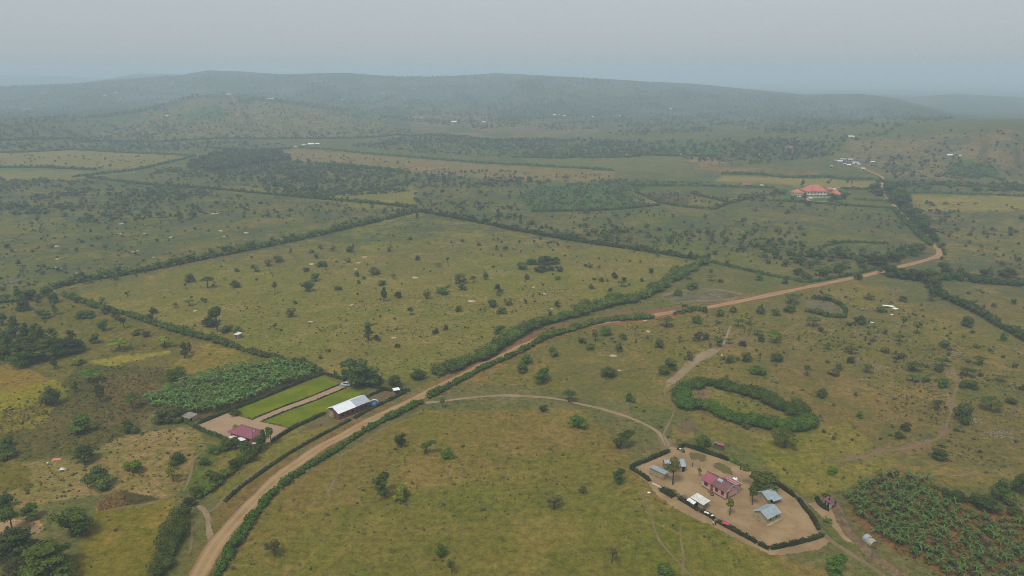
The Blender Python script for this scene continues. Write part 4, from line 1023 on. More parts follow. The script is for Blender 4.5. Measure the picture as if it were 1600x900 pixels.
HEDGES = [
 ("tall dark hedge along the near-left edge of the big field, ending by round trees", [(85, 451), (130, 440), (200, 429), (300, 409), (380, 393), (450, 379), (520, 363), (600, 344), (652, 331)], 5.0, 5.0, 'mid', 0.22),
 ("long dark hedge sloping from the far field corner down to the road side", [(655, 331), (720, 343), (800, 359), (880, 374), (960, 386), (1040, 398), (1104, 409)], 4.2, 5.0, 'dark', 0.2),
 ("low dark hedge line from the field corner to the road", [(1110, 410), (1180, 426), (1240, 438), (1266, 441), (1330, 430), (1372, 420)], 1.9, 2.2, 'dark', 0.1),
 ("wild bushy hedge between the big field and the red road cutting", [(700, 583), (725, 570), (760, 556), (800, 530), (850, 507), (905, 494)], 5.0, 7.0, 'mid', 0.40),
 ("tall bushy hedge climbing beside the gravel pit", [(905, 493), (935, 482), (965, 474), (1000, 468), (1030, 452), (1060, 433), (1104, 411)], 5.2, 8.0, 'mid', 0.40),
 ("leafy hedge running from the round trees down to the tin shed", [(100, 461), (150, 480), (200, 493), (245, 508), (290, 522), (335, 533)], 3.4, 4.2, 'green', 0.35),
 ("broad scrubby hedge in front of the tin shed ending at the lawns", [(335, 534), (360, 541), (385, 549), (420, 559), (450, 567), (492, 580)], 3.2, 4.2, 'mid', 0.35),
 ("leafy hedge at the edge of the frame beside the round trees", [(-20, 474), (15, 472), (40, 468), (60, 466)], 4.0, 5.0, 'mid', 0.35),
 ("bright green trimmed hedge along the near side of the road", [(326, 915), (345, 890), (357, 868), (372, 846), (400, 805), (431, 768), (479, 733), (522, 707), (552, 686), (583, 667), (620, 649), (656, 631)], 2.1, 2.9, 'hedge', 0.30),
 ("low green hedge between the curving road and the pasture", [(669, 622), (700, 606), (750, 579), (800, 557), (832, 540), (848, 531)], 2.3, 3.4, 'hedge', 0.32),
 ("tall shaggy hedge below the red road cutting", [(850, 530), (875, 521), (905, 513), (940, 503), (975, 500), (1020, 497)], 3.0, 4.5, 'green', 0.4),
 ("short bushy hedge below the road near the gravel pit", [(1052, 492), (1066, 489), (1080, 486), (1094, 485)], 2.8, 3.5, 'mid', 0.4),
 ("low dark verge hedge below the maroon roofed house", [(352, 784), (375, 763), (400, 745), (440, 717), (476, 695), (515, 674), (547, 657)], 0.9, 1.2, 'clipped', 0.08),
 ("low dark verge hedge in front of the barn", [(554, 654), (575, 642), (600, 630), (633, 614)], 1.1, 1.4, 'clipped', 0.08),
 ("dark clipped wall hedge between banana grove and lawn", [(310, 663), (354, 645), (412, 622), (480, 594), (507, 585)], 1.4, 1.2, 'clipped', 0.06),
 ("dark clipped hedge at the head of the lawns under the big tree", [(508, 585), (530, 592), (556, 600), (580, 605), (604, 609)], 1.3, 1.3, 'clipped', 0.08),
 ("dark clipped wall hedge below the barn side lawn", [(425, 691), (440, 681), (456, 671), (480, 660), (507, 647)], 1.4, 1.2, 'clipped', 0.06),
 ("dark hedge below the forecourt left of the maroon roof", [(284, 657), (300, 665), (320, 675), (345, 684), (360, 692)], 1.4, 1.4, 'dark', 0.15),
 ("short dark hedge behind the far end of the barn", [(572, 622), (585, 616), (604, 608)], 1.1, 1.2, 'clipped', 0.08),
 ("dark hedge between the lawn and the white canopy", [(598, 609), (620, 612), (640, 611)], 1.2, 1.4, 'clipped', 0.1),
 ("wild shaggy roadside hedge at the bottom, below the driveway mouth", [(240, 905), (255, 880), (265, 855), (275, 832), (288, 808)], 4.2, 6.5, 'mid', 0.35),
 ("scrubby hedge behind the driveway mouth", [(308, 778), (325, 768), (345, 752), (370, 730), (395, 712)], 3.0, 4.0, 'mid', 0.4),
 ("dark hedge descending the hillside to the frame's edge", [(1452, 457), (1470, 465), (1500, 477), (1540, 497), (1570, 515), (1620, 540)], 4.2, 5.0, 'dark', 0.3),
 ("broad dark hedge across the slope above the tin strewn pasture", [(1390, 432), (1420, 434), (1480, 437), (1520, 441), (1560, 444), (1640, 449)], 5.5, 8.0, 'dark', 0.35),
 ("thin dark hedge across the upper meadow", [(1411, 302), (1500, 303.5), (1640, 306)], 2.2, 2.5, 'dark', 0.05),
 ("dark hedge in front of the plantation block", [(830, 331), (900, 330), (960, 328), (1030, 321)], 2.5, 3.0, 'dark', 0.1),
 ("dark hedge around the ploughed plot below the villa", [(991, 300), (1010, 308), (1030, 317), (1050, 321), (1072, 324), (1118, 328)], 2.5, 3.0, 'dark', 0.1),
 ("dark hedge rising from the ploughed plot to the villa", [(1118, 327), (1140, 318), (1165, 312), (1194, 306)], 2.5, 3.0, 'dark', 0.1),
 ("dark hedge above the ploughed plot", [(986, 291.5), (1040, 291.5), (1100, 292), (1160, 293), (1210, 294)], 2.5, 3.0, 'dark', 0.1),
 ("hedge cutting across the plot beside the plantation", [(1080, 302), (1100, 308), (1120, 312), (1138, 317)], 2.5, 3.5, 'dark', 0.2),
 ("dark hedge behind the villa meadow", [(1128, 272), (1200, 275), (1280, 278), (1366, 281)], 3.5, 4.0, 'dark', 0.1),
 ("dark hedge below the villa gardens", [(1205, 314), (1260, 317), (1316, 321), (1360, 324), (1398, 326)], 2.2, 3.0, 'dark', 0.15),
 ("short hedge right of the villa", [(1336, 313), (1360, 314), (1392, 316)], 2.0, 2.5, 'dark', 0.1),
 ("short dark hedge behind the villa's right wing", [(1314, 295), (1335, 296), (1358, 297)], 2.5, 3.0, 'dark', 0.1),
 ("thin dark hedge crossing the left bushland", [(232, 289), (320, 295), (400, 302), (472, 309), (520, 313), (580, 318), (650, 326)], 3.0, 4.0, 'dark', 0.25),
 ("dark hedge rising from the bushland crossing", [(486, 311), (540, 302), (590, 295), (640, 287)], 3.0, 4.0, 'dark', 0.15),
 ("dark hedge below the four far roofs", [(468, 231), (520, 235), (580, 241), (640, 246), (700, 251), (760, 255.5), (880, 262), (960, 267)], 3.2, 4.0, 'dark', 0.1),
 ("scrubby hedge line below the brown far field", [(496, 257), (535, 260), (576, 263), (640, 271)], 4.0, 5.0, 'dark', 0.3),
 ("dark hedge left of the four far roofs", [(320, 230.5), (380, 236), (425, 234.5), (456, 232)], 3.5, 4.0, 'dark', 0.1),
 ("thin hedge topping the yellow left meadow", [(112, 234), (160, 237), (220, 240), (306, 244)], 3.2, 3.5, 'dark', 0.1),
 ("thin hedge bending down through the yellow left meadow", [(306, 244.5), (260, 255), (212, 266), (160, 272), (114, 277)], 3.0, 3.5, 'dark', 0.1),
 ("dark hedge from the left meadow to the bushland crossing", [(136, 278), (180, 283), (232, 289)], 3.0, 4.0, 'dark', 0.2),
 ("far dark hedge at the left edge", [(-40, 239), (40, 238), (112, 234)], 3.5, 4.0, 'dark', 0.15),
 ("dark hedge below the yellow left meadow", [(-40, 262), (60, 262.5), (150, 266)], 3.0, 4.5, 'dark', 0.2),
 ("hedge line at the foot of the far left hill", [(-40, 222), (120, 221), (250, 222), (330, 218), (440, 217)], 4.0, 5.0, 'dark', 0.2),
 ("hedge line along the base of the middle hill", [(440, 217), (560, 216), (640, 213), (760, 220), (860, 221)], 4.0, 5.0, 'dark', 0.2),
 ("straight dark hedge climbing to the village", [(1370, 285), (1440, 289), (1520, 292), (1640, 296)], 3.5, 5.0, 'mid', 0.25),
 ("thin hedge across the far green plain", [(800, 247), (900, 246), (1000, 243), (1130, 245)], 3.5, 4.5, 'dark', 0.2),
 ("hedge along the road's upper bend", [(1476, 398), (1472, 388), (1466, 380)], 1.6, 2.0, 'hedge', 0.1),
 ("dark hedge beside the climbing road", [(1454, 384), (1432, 365), (1412, 345), (1396, 328)], 3.4, 4.5, 'dark', 0.3),
 ("thin hedge on the terrace behind the roadside trees", [(1280, 388), (1310, 380), (1340, 379), (1380, 381)], 1.8, 2.6, 'mid', 0.3),
 ("dark hedge framing the hillside plantation", [(1482, 272), (1520, 278), (1566, 283), (1580, 292)], 3.0, 4.0, 'dark', 0.1),
]
for lab, px, h, w, tone, lump in HEDGES:
    hedge("hedge", lab, px, h, w, tone, lump, group=GH)
YH = [("clipped hedge along the yard left of the gateway", [(1005.5, 723.5), (1025, 715), (1045.5, 706)]), ("short clipped hedge at the yard's far left corner", [(986, 730), (995, 727), (1003.5, 723.5)]),
      ("clipped hedge below the long mud shed", [(986.5, 733), (1000, 741.5), (1015, 752)]), ("fat clipped hedge block by the fallen plank", [(1033, 766), (1042, 771), (1052, 777)]),
      ("clipped hedge left of the white roofed shed", [(1061, 780), (1076, 789), (1090, 798)]), ("white capped clipped hedge right of the white roofed shed", [(1095, 800), (1105, 805), (1115, 811.5)]),
      ("clipped hedge with a pink cloth on it", [(1121, 816), (1140, 826), (1158, 836)]), ("small clipped hedge tuft beyond the pink cloth", [(1161, 837), (1171, 843)]),
      ("second small clipped hedge tuft beyond the pink cloth", [(1173, 843.5), (1181, 849)]), ("low clipped hedge at the yard's bottom corner", [(1186, 851), (1193, 855), (1200, 858)]),
      ("clipped hedge left along the yard's bottom edge", [(1205, 858), (1217, 856), (1229, 853)]), ("middle clipped hedge of the yard's bottom edge", [(1231.5, 853), (1245, 850), (1258, 846)]),
      ("last clipped hedge at the yard's bottom right corner", [(1260, 846), (1274, 842), (1286, 837)]), ("long clipped hedge down the yard's right edge", [(1279, 828), (1268, 808), (1258, 796), (1246.5, 780)]),
      ("clipped hedge behind the two grey roofed huts", [(1242, 777), (1225, 765), (1208, 754)]), ("long dark clipped hedge along the yard's top edge", [(1061, 703), (1064, 699.5), (1074, 698.5), (1105, 708.5), (1138, 719.5)]),
      ("short leafy hedge right of the yard's top hedge", [(1141.5, 721), (1148, 724), (1155, 727)]), ("curved dark hedge screening the red roofed latrine", [(1276, 780), (1279, 787), (1286, 793), (1294, 797.5)]), ("short hedge behind the red roofed latrine", [(1299, 793), (1303, 788), (1301, 784)])]
for lab, px in YH:
    hedge("hedge", lab, px, 1.35 if 'fat' not in lab else 1.7, 1.2 if 'fat' not in lab else 2.2, 'clipped' if 'leafy' not in lab else 'green', 0.09, group="clipped hedge lengths around the pink house yard", dens=1.3)
# low edging round the lawns
for lab, px in [("low clipped edging along the upper lawn by the driveway", [(395.5, 655), (440, 636.5), (480, 622), (532, 600.5)]), ("low clipped edging along the lower lawn by the driveway", [(409, 658.5), (450, 641.5), (490, 627), (541, 606)]),
                ("low yellow edging at the upper lawn's forecourt end", [(356, 645.5), (375, 650), (394, 655.5)]), ("low yellow edging at the lower lawn's forecourt end", [(409, 659), (432, 664), (455, 669.5)])]:
    hedge("hedge", lab, px, 0.45, 0.55, 'yellow' if 'yellow' in lab else 'clipped', 0.06, group="low hedges edging the lawns", dens=1.2)
# oval ring of bushes: two hedges of big bushes with gaps
hedge("hedge", "tall bushy arm curling round the near-left end of the oval ring", [(1086, 637), (1076, 639), (1064, 632), (1063, 620), (1072, 610), (1088, 603)], 4.2, 7.5, 'hedge', 0.42)
hedge("hedge", "long bushy far side of the oval ring of bushes", [(1088, 603), (1108, 601), (1130, 606), (1152, 611), (1176, 618), (1200, 627), (1224, 639), (1246, 650), (1262, 660)], 4.2, 7.5, 'hedge', 0.42)
hedge("hedge", "bushy near side of the oval ring of bushes", [(1264, 661), (1264, 667), (1248, 670), (1220, 669), (1190, 665), (1160, 661), (1136, 653), (1114, 643), (1106, 639)], 3.8, 6.5, 'hedge', 0.42)
hedge("hedge", "neat dark hedge round the far side of the small oval corral", [(1268, 467), (1282, 468), (1296, 470), (1314, 478), (1321, 487), (1319, 495)], 2.0, 2.4, 'dark', 0.1)
hedge("hedge", "dark hedge along the near side of the small oval corral", [(1318, 496), (1296, 495), (1275, 490), (1257, 486)], 2.6, 3.5, 'mid', 0.3)

# ------------------------------------------------------------------ banana plants
def banana_leaf(seed):
    r = random.Random(seed)
    L = 1.0; W = 0.24
    V, F = [], []
    n = 5
    bend = r.uniform(0.75, 1.35)
    for i in range(n + 1):
        t = i / n
        x = L * (t - 0.12 * bend * t * t); z = L * (0.62 * t - 0.85 * bend * t * t)
        w = W * math.sin(math.pi * min(1, 0.12 + 0.88 * t) ** 0.75) * (0.5 if i in (0, n) else 1) * 0.5
        V += [(x, -w, z - 0.3 * w), (x, 0, z), (x, w, z - 0.3 * w)]
    for i in range(n):
        a = i * 3
        F += [(a, a + 3, a + 4, a + 1), (a + 1, a + 4, a + 5, a + 2)]
    V = np.array(V, np.float32)
    return mesh_np("banana_leaf", V, [np.array(F)], LEAF['banana'], {"tone": np.full(len(V), r.uniform(0.1, 0.9))})
B_LEAF = [banana_leaf(i) for i in range(6)]
def banana_stem():
    g = Geo(); g.tube([(0, 0, -0.1), (0.02, 0, 0.5), (0.0, 0.02, 1.0)], [0.13, 0.10, 0.07], 6)
    return g.mesh("banana_stem", plain("banana_stem", (0.085, 0.075, 0.035), 0.8, 0.2, 0.35, 2))
B_STEM = banana_stem()
def banana_crown(seed):
    """a full head of leaves as one mesh, for plants too far off to pick the leaves apart"""
    r = random.Random(seed); Vs, Fs, Ts, b = [], [], [], 0
    for k in range(8):
        a = k * 2.4 + r.uniform(-0.3, 0.3); s = r.uniform(0.8, 1.15); up = r.uniform(-0.15, 0.5)
        me = B_LEAF[(seed + k) % 6]
        v = np.empty(len(me.vertices) * 3, np.float32); me.vertices.foreach_get("co", v); v = v.reshape(-1, 3) * s
        v = v @ np.array([[math.cos(up), 0, math.sin(up)], [0, 1, 0], [-math.sin(up), 0, math.cos(up)]])
        v = v @ np.array([[math.cos(a), math.sin(a), 0], [-math.sin(a), math.cos(a), 0], [0, 0, 1]])
        Vs.append(v); Fs.append(np.array([tuple(p.vertices) for p in me.polygons]) + b); Ts.append(np.full(len(v), r.random())); b += len(v)
    return mesh_np("banana_head", np.vstack(Vs), [np.vstack(Fs)], LEAF['banana2'], {"tone": np.concatenate(Ts)})
B_HEAD = [banana_crown(i) for i in range(5)]
def poly_points(px, spacing, jitter, seed, mask=None):
    P = G([p[0] for p in px], [p[1] for p in px])[:, :2]
    r = np.random.default_rng(seed)
    lo, hi = P.min(0), P.max(0)
    out = []
    for x in np.arange(lo[0], hi[0], spacing):
        for y in np.arange(lo[1], hi[1], spacing):
            q = (x + r.uniform(-jitter, jitter) * spacing, y + r.uniform(-jitter, jitter) * spacing)
            if inpoly(np.array([q[0]]), np.array([q[1]]), [tuple(p) for p in P])[0]: out.append(q)
    return out
GROVE_R = [(1322, 778), (1345, 755), (1385, 740), (1450, 750), (1475, 772), (1510, 800), (1560, 812), (1625, 822), (1640, 915), (1500, 915), (1440, 878), (1398, 858), (1368, 832), (1335, 805)]
GROVE_L = [(228, 627), (300, 592), (380, 573), (440, 566), (487, 579), (492, 588), (440, 604), (372, 636), (315, 652), (262, 645), (238, 636)]
br = random.Random(8)
def pix(x, y):
    u, v, f = project(np.array([x]), np.array([y]), np.array([0.0])); return float(u[0]), float(v[0])
n_banana = 0
for i, (x, y) in enumerate(poly_points(GROVE_R, 2.3, 0.42, 3)):
    u, v = pix(x, y)
    if br.random() < (0.04 if u < 1450 else 0.22) or u > 1606 or v > 918: continue
    s = br.uniform(0.7, 1.15)
    o = thing("banana_plant", "leafy banana plant standing in the dense grove by the ditch", "banana plant", (x, y, 0), br.uniform(0, 6.28), "banana plants in the grove by the ditch")
    st = mobj("stem", B_STEM, o); st.scale = (s, s, 2.1 * s)
    for k in range(br.randint(7, 9)):
        lf = mobj("leaf", B_LEAF[br.randrange(6)], o, (0, 0, 2.05 * s), k * 2.399 + br.uniform(-0.3, 0.3))
        lf.rotation_euler[1] = -br.uniform(-0.2, 0.65)
        q = s * br.uniform(1.3, 2.1); lf.scale = (q, q * br.uniform(0.9, 1.4), q)
    n_banana += 1
left = sorted(poly_points(GROVE_L, 2.15, 0.45, 4), key=lambda p: p[1])
for i, (x, y) in enumerate(left[:300 - n_banana]):
    s = br.uniform(0.85, 1.2)
    o = thing("banana_plant", "tall banana plant in the front rows of the grove beside the lawns", "banana plant", (x, y, 0), br.uniform(0, 6.28), "banana plants in the grove beside the lawns")
    st = mobj("stem", B_STEM, o); st.scale = (s, s, 2.6 * s)
    hd = mobj("crown", B_HEAD[br.randrange(5)], o, (0, 0, 2.5 * s)); hd.scale = (2.4 * s, 2.4 * s, 2.7 * s)
BANANA_REST = left[300 - n_banana:]

# ------------------------------------------------------------------ scattered bush and far trees: instanced ground cover
def scatter(name, label, P, rot, scl, idx, sources):
    me = bpy.data.meshes.new(name)
    me.vertices.add(len(P)); me.vertices.foreach_set("co", np.asarray(P, np.float32).ravel())
    a = me.attributes.new("rotz", 'FLOAT', 'POINT'); a.data.foreach_set("value", np.asarray(rot, np.float32))
    a = me.attributes.new("scl", 'FLOAT_VECTOR', 'POINT'); a.data.foreach_set("vector", np.asarray(scl, np.float32).ravel())
    a = me.attributes.new("idx", 'INT', 'POINT'); a.data.foreach_set("value", np.asarray(idx, np.int32))
    o = bpy.data.objects.new(name, me); link(o)
    ng = bpy.data.node_groups.new(name, 'GeometryNodeTree')
    ng.interface.new_socket("Geometry", in_out='INPUT', socket_type='NodeSocketGeometry')
    ng.interface.new_socket("Geometry", in_out='OUTPUT', socket_type='NodeSocketGeometry')
    gi = ng.nodes.new("NodeGroupInput"); go = ng.nodes.new("NodeGroupOutput"); jn = ng.nodes.new("GeometryNodeJoinGeometry")
    def attr(nm, tp):
        n = ng.nodes.new("GeometryNodeInputNamedAttribute"); n.data_type = tp; n.inputs[0].default_value = nm
        return next(s for s in n.outputs if s.enabled and s.name == "Attribute")
    ar, as_, ai = attr("rotz", 'FLOAT'), attr("scl", 'FLOAT_VECTOR'), attr("idx", 'INT')
    cx = ng.nodes.new("ShaderNodeCombineXYZ"); ng.links.new(ar, cx.inputs[2])
    for k, src in enumerate(sources):
        oi = ng.nodes.new("GeometryNodeObjectInfo"); oi.inputs[0].default_value = src; oi.inputs[1].default_value = True
        cmp_ = ng.nodes.new("FunctionNodeCompare"); cmp_.data_type = 'INT'; cmp_.operation = 'EQUAL'
        ins = [s for s in cmp_.inputs if s.enabled]
        ng.links.new(ai, ins[0]); ins[1].default_value = k
        ip = ng.nodes.new("GeometryNodeInstanceOnPoints")
        ng.links.new(gi.outputs[0], ip.inputs["Points"]); ng.links.new(cmp_.outputs[0], ip.inputs["Selection"])
        ng.links.new(oi.outputs["Geometry"], ip.inputs["Instance"]); ng.links.new(cx.outputs[0], ip.inputs["Rotation"]); ng.links.new(as_, ip.inputs["Scale"])
        ng.links.new(ip.outputs[0], jn.inputs[0])
    ng.links.new(jn.outputs[0], go.inputs[0])
    md = o.modifiers.new("scatter", 'NODES'); md.node_group = ng
    return tag(o, label, None, None, "stuff")
_SRC = {}
SCRUB = {'mid': leaf("scrub_mid", (0.092, 0.114, 0.036)), 'dark': leaf("scrub_dark", (0.062, 0.084, 0.031)), 'grey': leaf("scrub_grey", (0.120, 0.116, 0.063)), 'blue': leaf("scrub_blue", (0.070, 0.095, 0.046)),
         'brown': leaf("scrub_brown", (0.100, 0.080, 0.046)), 'green': leaf("scrub_green", (0.092, 0.133, 0.030)), 'pale': leaf("scrub_pale", (0.108, 0.129, 0.049))}
def source(shape, tone, var, n=110, ls=0.22):
    """tree or bush mesh for the scatter (not itself in the scene)"""
    key = (shape, tone, var)
    if key not in _SRC:
        L, zb = lobes_for(shape, var + 11)
        me = lobes_mesh("scatter_" + shape, L, n, ls, var * 3 + 77, 0.0 if shape == 'sparse' else 0.78, SCRUB[tone])
        _SRC[key] = bpy.data.objects.new("scatter_" + shape, me)
    return _SRC[key]
# polygons in photo pixels, plants per hectare, width range (m), tones
ALLT = ['mid', 'dark', 'grey', 'blue']
DENS = [
 ([(-80, 280), (660, 322), (650, 333), (120, 455), (-80, 470)], 26, (1.6, 4.6), ['mid', 'dark', 'grey', 'mid', 'blue', 'brown'], 0.8),
 ([(-80, 285), (60, 280), (250, 290), (330, 300), (320, 345), (150, 350), (-80, 330)], 85, (3.0, 6.5), ['blue', 'dark', 'mid'], 0.75),
 ([(320, 300), (480, 312), (640, 325), (560, 352), (420, 345), (320, 340)], 50, (2.2, 5.5), ['mid', 'dark', 'grey', 'blue'], 0.7),
 ([(335, 244), (430, 238), (452, 250), (450, 268), (330, 270), (290, 262)], 190, (7, 11), ['dark', 'blue'], 0.2),
 ([(440, 252), (560, 260), (700, 270), (870, 285), (800, 300), (640, 300), (480, 312), (420, 300), (360, 285), (330, 270)], 110, (3.5, 7), ['blue', 'dark', 'mid'], 0.6),
 ([(250, 262), (330, 268), (400, 290), (300, 295), (220, 285)], 70, (3, 6), ['mid', 'dark'], 0.6),
 ([(640, 286), (860, 296), (820, 330), (830, 345), (990, 385), (880, 370), (720, 338), (650, 326)], 48, (2.4, 6.0), ['mid', 'grey', 'dark', 'blue'], 0.75),
 ([(640, 262), (960, 272), (960, 285), (800, 284), (640, 274)], 40, (3, 5.5), ['grey', 'mid'], 0.6),
 ([(440, 240), (640, 250), (640, 266), (500, 256)], 14, (3, 5), ['grey', 'mid'], 0.4),
 ([(805, 304), (850, 291), (960, 281), (1120, 286), (1010, 292), (990, 302), (1020, 320), (960, 327), (835, 329)], 210, (2.6, 3.8), ['blue', 'pale', 'mid'], 0.12),
 ([(840, 333), (1030, 325), (1110, 330), (1060, 355), (900, 365)], 34, (2.0, 5.0), ['mid', 'grey', 'dark'], 0.8),
 ([(880, 355), (1080, 355), (1250, 365), (1260, 400), (1160, 415), (1100, 405), (980, 385)], 70, (3.0, 7.0), ['mid', 'dark', 'pale', 'blue'], 0.7),
 ([(1110, 330), (1200, 310), (1400, 328), (1430, 370), (1250, 372), (1080, 352)], 34, (2.2, 6.0), ['mid', 'grey', 'dark'], 0.75),
 ([(1190, 395), (1290, 392), (1370, 400), (1375, 418), (1330, 428), (1270, 437), (1200, 420)], 95, (4.0, 8.0), ['dark', 'mid', 'blue'], 0.6),
 ([(1290, 370), (1440, 375), (1450, 395), (1370, 405), (1290, 395)], 50, (3, 6), ['dark', 'mid'], 0.7),
 ([(1075, 305), (1120, 314), (1190, 300), (1230, 300), (1210, 310), (1140, 320), (1115, 326), (1060, 322)], 130, (2.5, 5), ['mid', 'green', 'dark'], 0.6),
 ([(1000, 300), (1080, 302), (1110, 316), (1080, 322), (1035, 317)], 70, (2, 4), ['blue', 'brown'], 0.5),
 ([(1415, 315), (1700, 318), (1700, 440), (1480, 434), (1450, 380)], 34, (2.2, 5.5), ['mid', 'grey', 'brown', 'dark'], 0.8),
 ([(1480, 450), (1700, 452), (1700, 590), (1590, 525)], 22, (1.5, 4), ['grey', 'brown', 'mid'], 0.7),
 ([(1395, 283), (1700, 290), (1700, 300), (1410, 300)], 100, (3.5, 7), ['dark', 'grey', 'blue'], 0.6),
 ([(1320, 225), (1470, 206), (1700, 198), (1700, 284), (1400, 280), (1370, 262), (1330, 250)], 34, (3.0, 6.5), ['grey', 'mid', 'brown', 'dark'], 0.7),
 ([(1490, 254), (1552, 258), (1562, 280), (1486, 270)], 230, (3, 4), ['blue', 'mid'], 0.1),
 ([(1000, 222), (1290, 216), (1420, 204), (1330, 222), (1300, 245), (1130, 262), (1050, 244), (900, 246)], 60, (4, 8), ['blue', 'mid', 'dark'], 0.6),
 ([(640, 214), (960, 219), (1000, 223), (1000, 246), (800, 248), (640, 238), (540, 230)], 70, (4, 7), ['blue', 'mid', 'dark'], 0.55),
 ([(1280, 280), (1375, 284), (1375, 300), (1316, 300)], 14, (2.5, 5), ['mid', 'dark'], 0.5),
 ([(-80, 222), (330, 220), (460, 228), (320, 236), (-80, 236)], 42, (4, 7), ['blue', 'mid', 'dark'], 0.6),
 ([(-80, 240), (300, 245), (210, 265), (-80, 262)], 9, (3, 5), ['mid', 'dark'], 0.5),
 ([(-80, 190), (160, 190), (480, 190), (660, 208), (440, 218), (-80, 221)], 26, (4.5, 8), ['blue', 'mid', 'grey'], 0.7),
 ([(200, 180), (300, 156), (420, 160), (600, 185), (640, 205), (300, 210)], 16, (4, 7), ['mid', 'grey'], 0.6),
 ([(-80, 135), (300, 118), (900, 122), (1500, 185), (1300, 212), (900, 215), (620, 190), (400, 158), (160, 186), (-80, 200)], 16, (5, 10), ['blue', 'grey', 'mid'], 1.0),
 ([(-60, 478), (100, 462), (300, 525), (420, 560), (300, 590), (240, 560), (-60, 560)], 12, (0.8, 2.0), ['mid', 'grey', 'green'], 0.6),
 ([(120, 461), (655, 331), (1105, 409), (1000, 470), (850, 503), (760, 553), (640, 598), (500, 585), (300, 520)], 9, (0.8, 2.2), ['mid', 'grey', 'dark', 'brown'], 0.75),
 ([(655, 335), (900, 375), (860, 395), (700, 380), (600, 375)], 22, (1.5, 3.5), ['mid', 'grey'], 0.7),
 ([(840, 520), (1100, 484), (1330, 440), (1460, 462), (1620, 545), (1700, 700), (1300, 715), (1250, 600), (1040, 560)], 42, (0.7, 2.6), ['mid', 'grey', 'brown', 'dark'], 0.8),
 ([(1200, 540), (1420, 500), (1620, 560), (1640, 700), (1420, 700), (1290, 640)], 55, (0.8, 2.9), ['mid', 'grey', 'brown', 'green'], 0.8),
]
COMBO = []
for t in ('mid', 'dark', 'grey', 'blue', 'brown', 'green', 'pale'):
    for sh, vv in (('bush', 0), ('round', 1), ('round', 2), ('flat', 0), ('bush', 3)):
        COMBO.append((sh, t, vv))
CIDX = {}
for i, (sh, t, vv) in enumerate(COMBO): CIDX.setdefault(t, []).append(i)
def far_scatter():
    rng = np.random.default_rng(21)
    out = []
    bands = [(260, 520, 26000), (520, 1000, 90000), (1000, 2000, 200000), (2000, 5200, 260000)]
    for r0, r1, n in bands:
        a = rng.uniform(-0.66, 0.66, n); r = np.sqrt(rng.uniform(r0 * r0, r1 * r1, n))
        area = 0.5 * (r1 * r1 - r0 * r0) * 1.32 / 10000
        per = n / area
        x, y = r * np.sin(a), r * np.cos(a); z = hgt(x, y)
        u, v, f = project(x, y, z)
        dens = np.zeros(n); lo = np.zeros(n); hi = np.zeros(n); cl = np.zeros(n); which = -np.ones(n, int)
        for j, (poly, d, (s0, s1), tones, clump) in enumerate(DENS):
            m = inpoly(u, v, poly)
            dens[m] = d; lo[m] = s0; hi[m] = s1; cl[m] = clump; which[m] = j
        L_ = 45 if r0 < 1000 else 90
        cn = np.clip((fbm(x / L_ + 7, y / L_, 4) - 0.5) * 4.5 + 0.45, 0, 1)
        dens = dens * (1 - cl + cl * 2.0 * cn)
        dens *= 1.45 if r0 >= 520 else 1.2
        ok = (rng.random(n) < dens / per) & (which >= 0)
        # thin low shrubs between the bushes
        sm_ = (rng.random(n) < np.clip(dens, 0, 60) * 3.6 * np.clip((fbm(x / 20 + 2, y / 20, 3) - 0.45) * 5, 0, 1) / per) & ~ok & (cl > 0.5) & (r1 <= 2000)
        for i in np.nonzero(sm_)[0]:
            out.append((x[i], y[i], z[i], rng.uniform(0.7, 2.3), which[i], u[i], v[i]))
        for i in np.nonzero(ok)[0]:
            q = rng.random() ** 1.8
            out.append((x[i], y[i], z[i], lo[i] + (hi[i] - lo[i]) * q, which[i], u[i], v[i]))
    return out
FS = far_scatter()
road_xy = G([p[0] for p in ROAD_PX], [p[1] for p in ROAD_PX])[:, :2]
arr = np.array([(f[0], f[1]) for f in FS])
rdist = seg_dist(arr[:, 0], arr[:, 1], road_xy)
for pts, w, kind in PATHS[:6]:
    rdist = np.minimum(rdist, seg_dist(arr[:, 0], arr[:, 1], G([p[0] for p in pts], [p[1] for p in pts])[:, :2]) + 1.5)
corr = inpoly(arr[:, 0], arr[:, 1], [tuple(p) for p in G([1262, 1292, 1312, 1316, 1258], [470, 472, 481, 490, 482])[:, :2]])
FS = [f for f, d, c in zip(FS, rdist, corr) if d > 4.5 + f[3] * 0.5 and not c]
# the largest-looking of them become things of their own, the rest one scatter
sr = random.Random(3)
big = sorted(range(len(FS)), key=lambda i: -FS[i][3] / math.hypot(FS[i][0], FS[i][1]))
N_SINGLE = 90
single = set(big[:N_SINGLE])
for n_, i in enumerate(big[:N_SINGLE]):
    x, y, z, W, j, u, v = FS[i]
    s, sn, cs = pxscale((x, y, z))
    tone = sr.choice(DENS[j][3]); sh = sr.choice(['round', 'bush', 'round', 'flat'])
    add_tree(u, v, W * s, W * s * sr.uniform(0.65, 0.9), sh, tone, n_ + 500, at=(x, y, z))
P, rot, scl, idx = [], [], [], []
for i, f in enumerate(FS):
    if i in single: continue
    x, y, z, W, j, u, v = f
    tone = sr.choice(DENS[j][3])
    P.append((x, y, z)); rot.append(sr.uniform(0, 6.28)); h = W * sr.uniform(0.6, 0.95)
    if W > 6.5 and tone in ('dark', 'blue'): h = W * sr.uniform(0.9, 1.3)
    scl.append((W, W, h)); idx.append(sr.choice(CIDX[tone]))
scatter("distant_trees", "countless small bushes and trees over the far plain and hills", P, rot, scl, idx, [source(*c) for c in COMBO])
print("scatter", len(P))
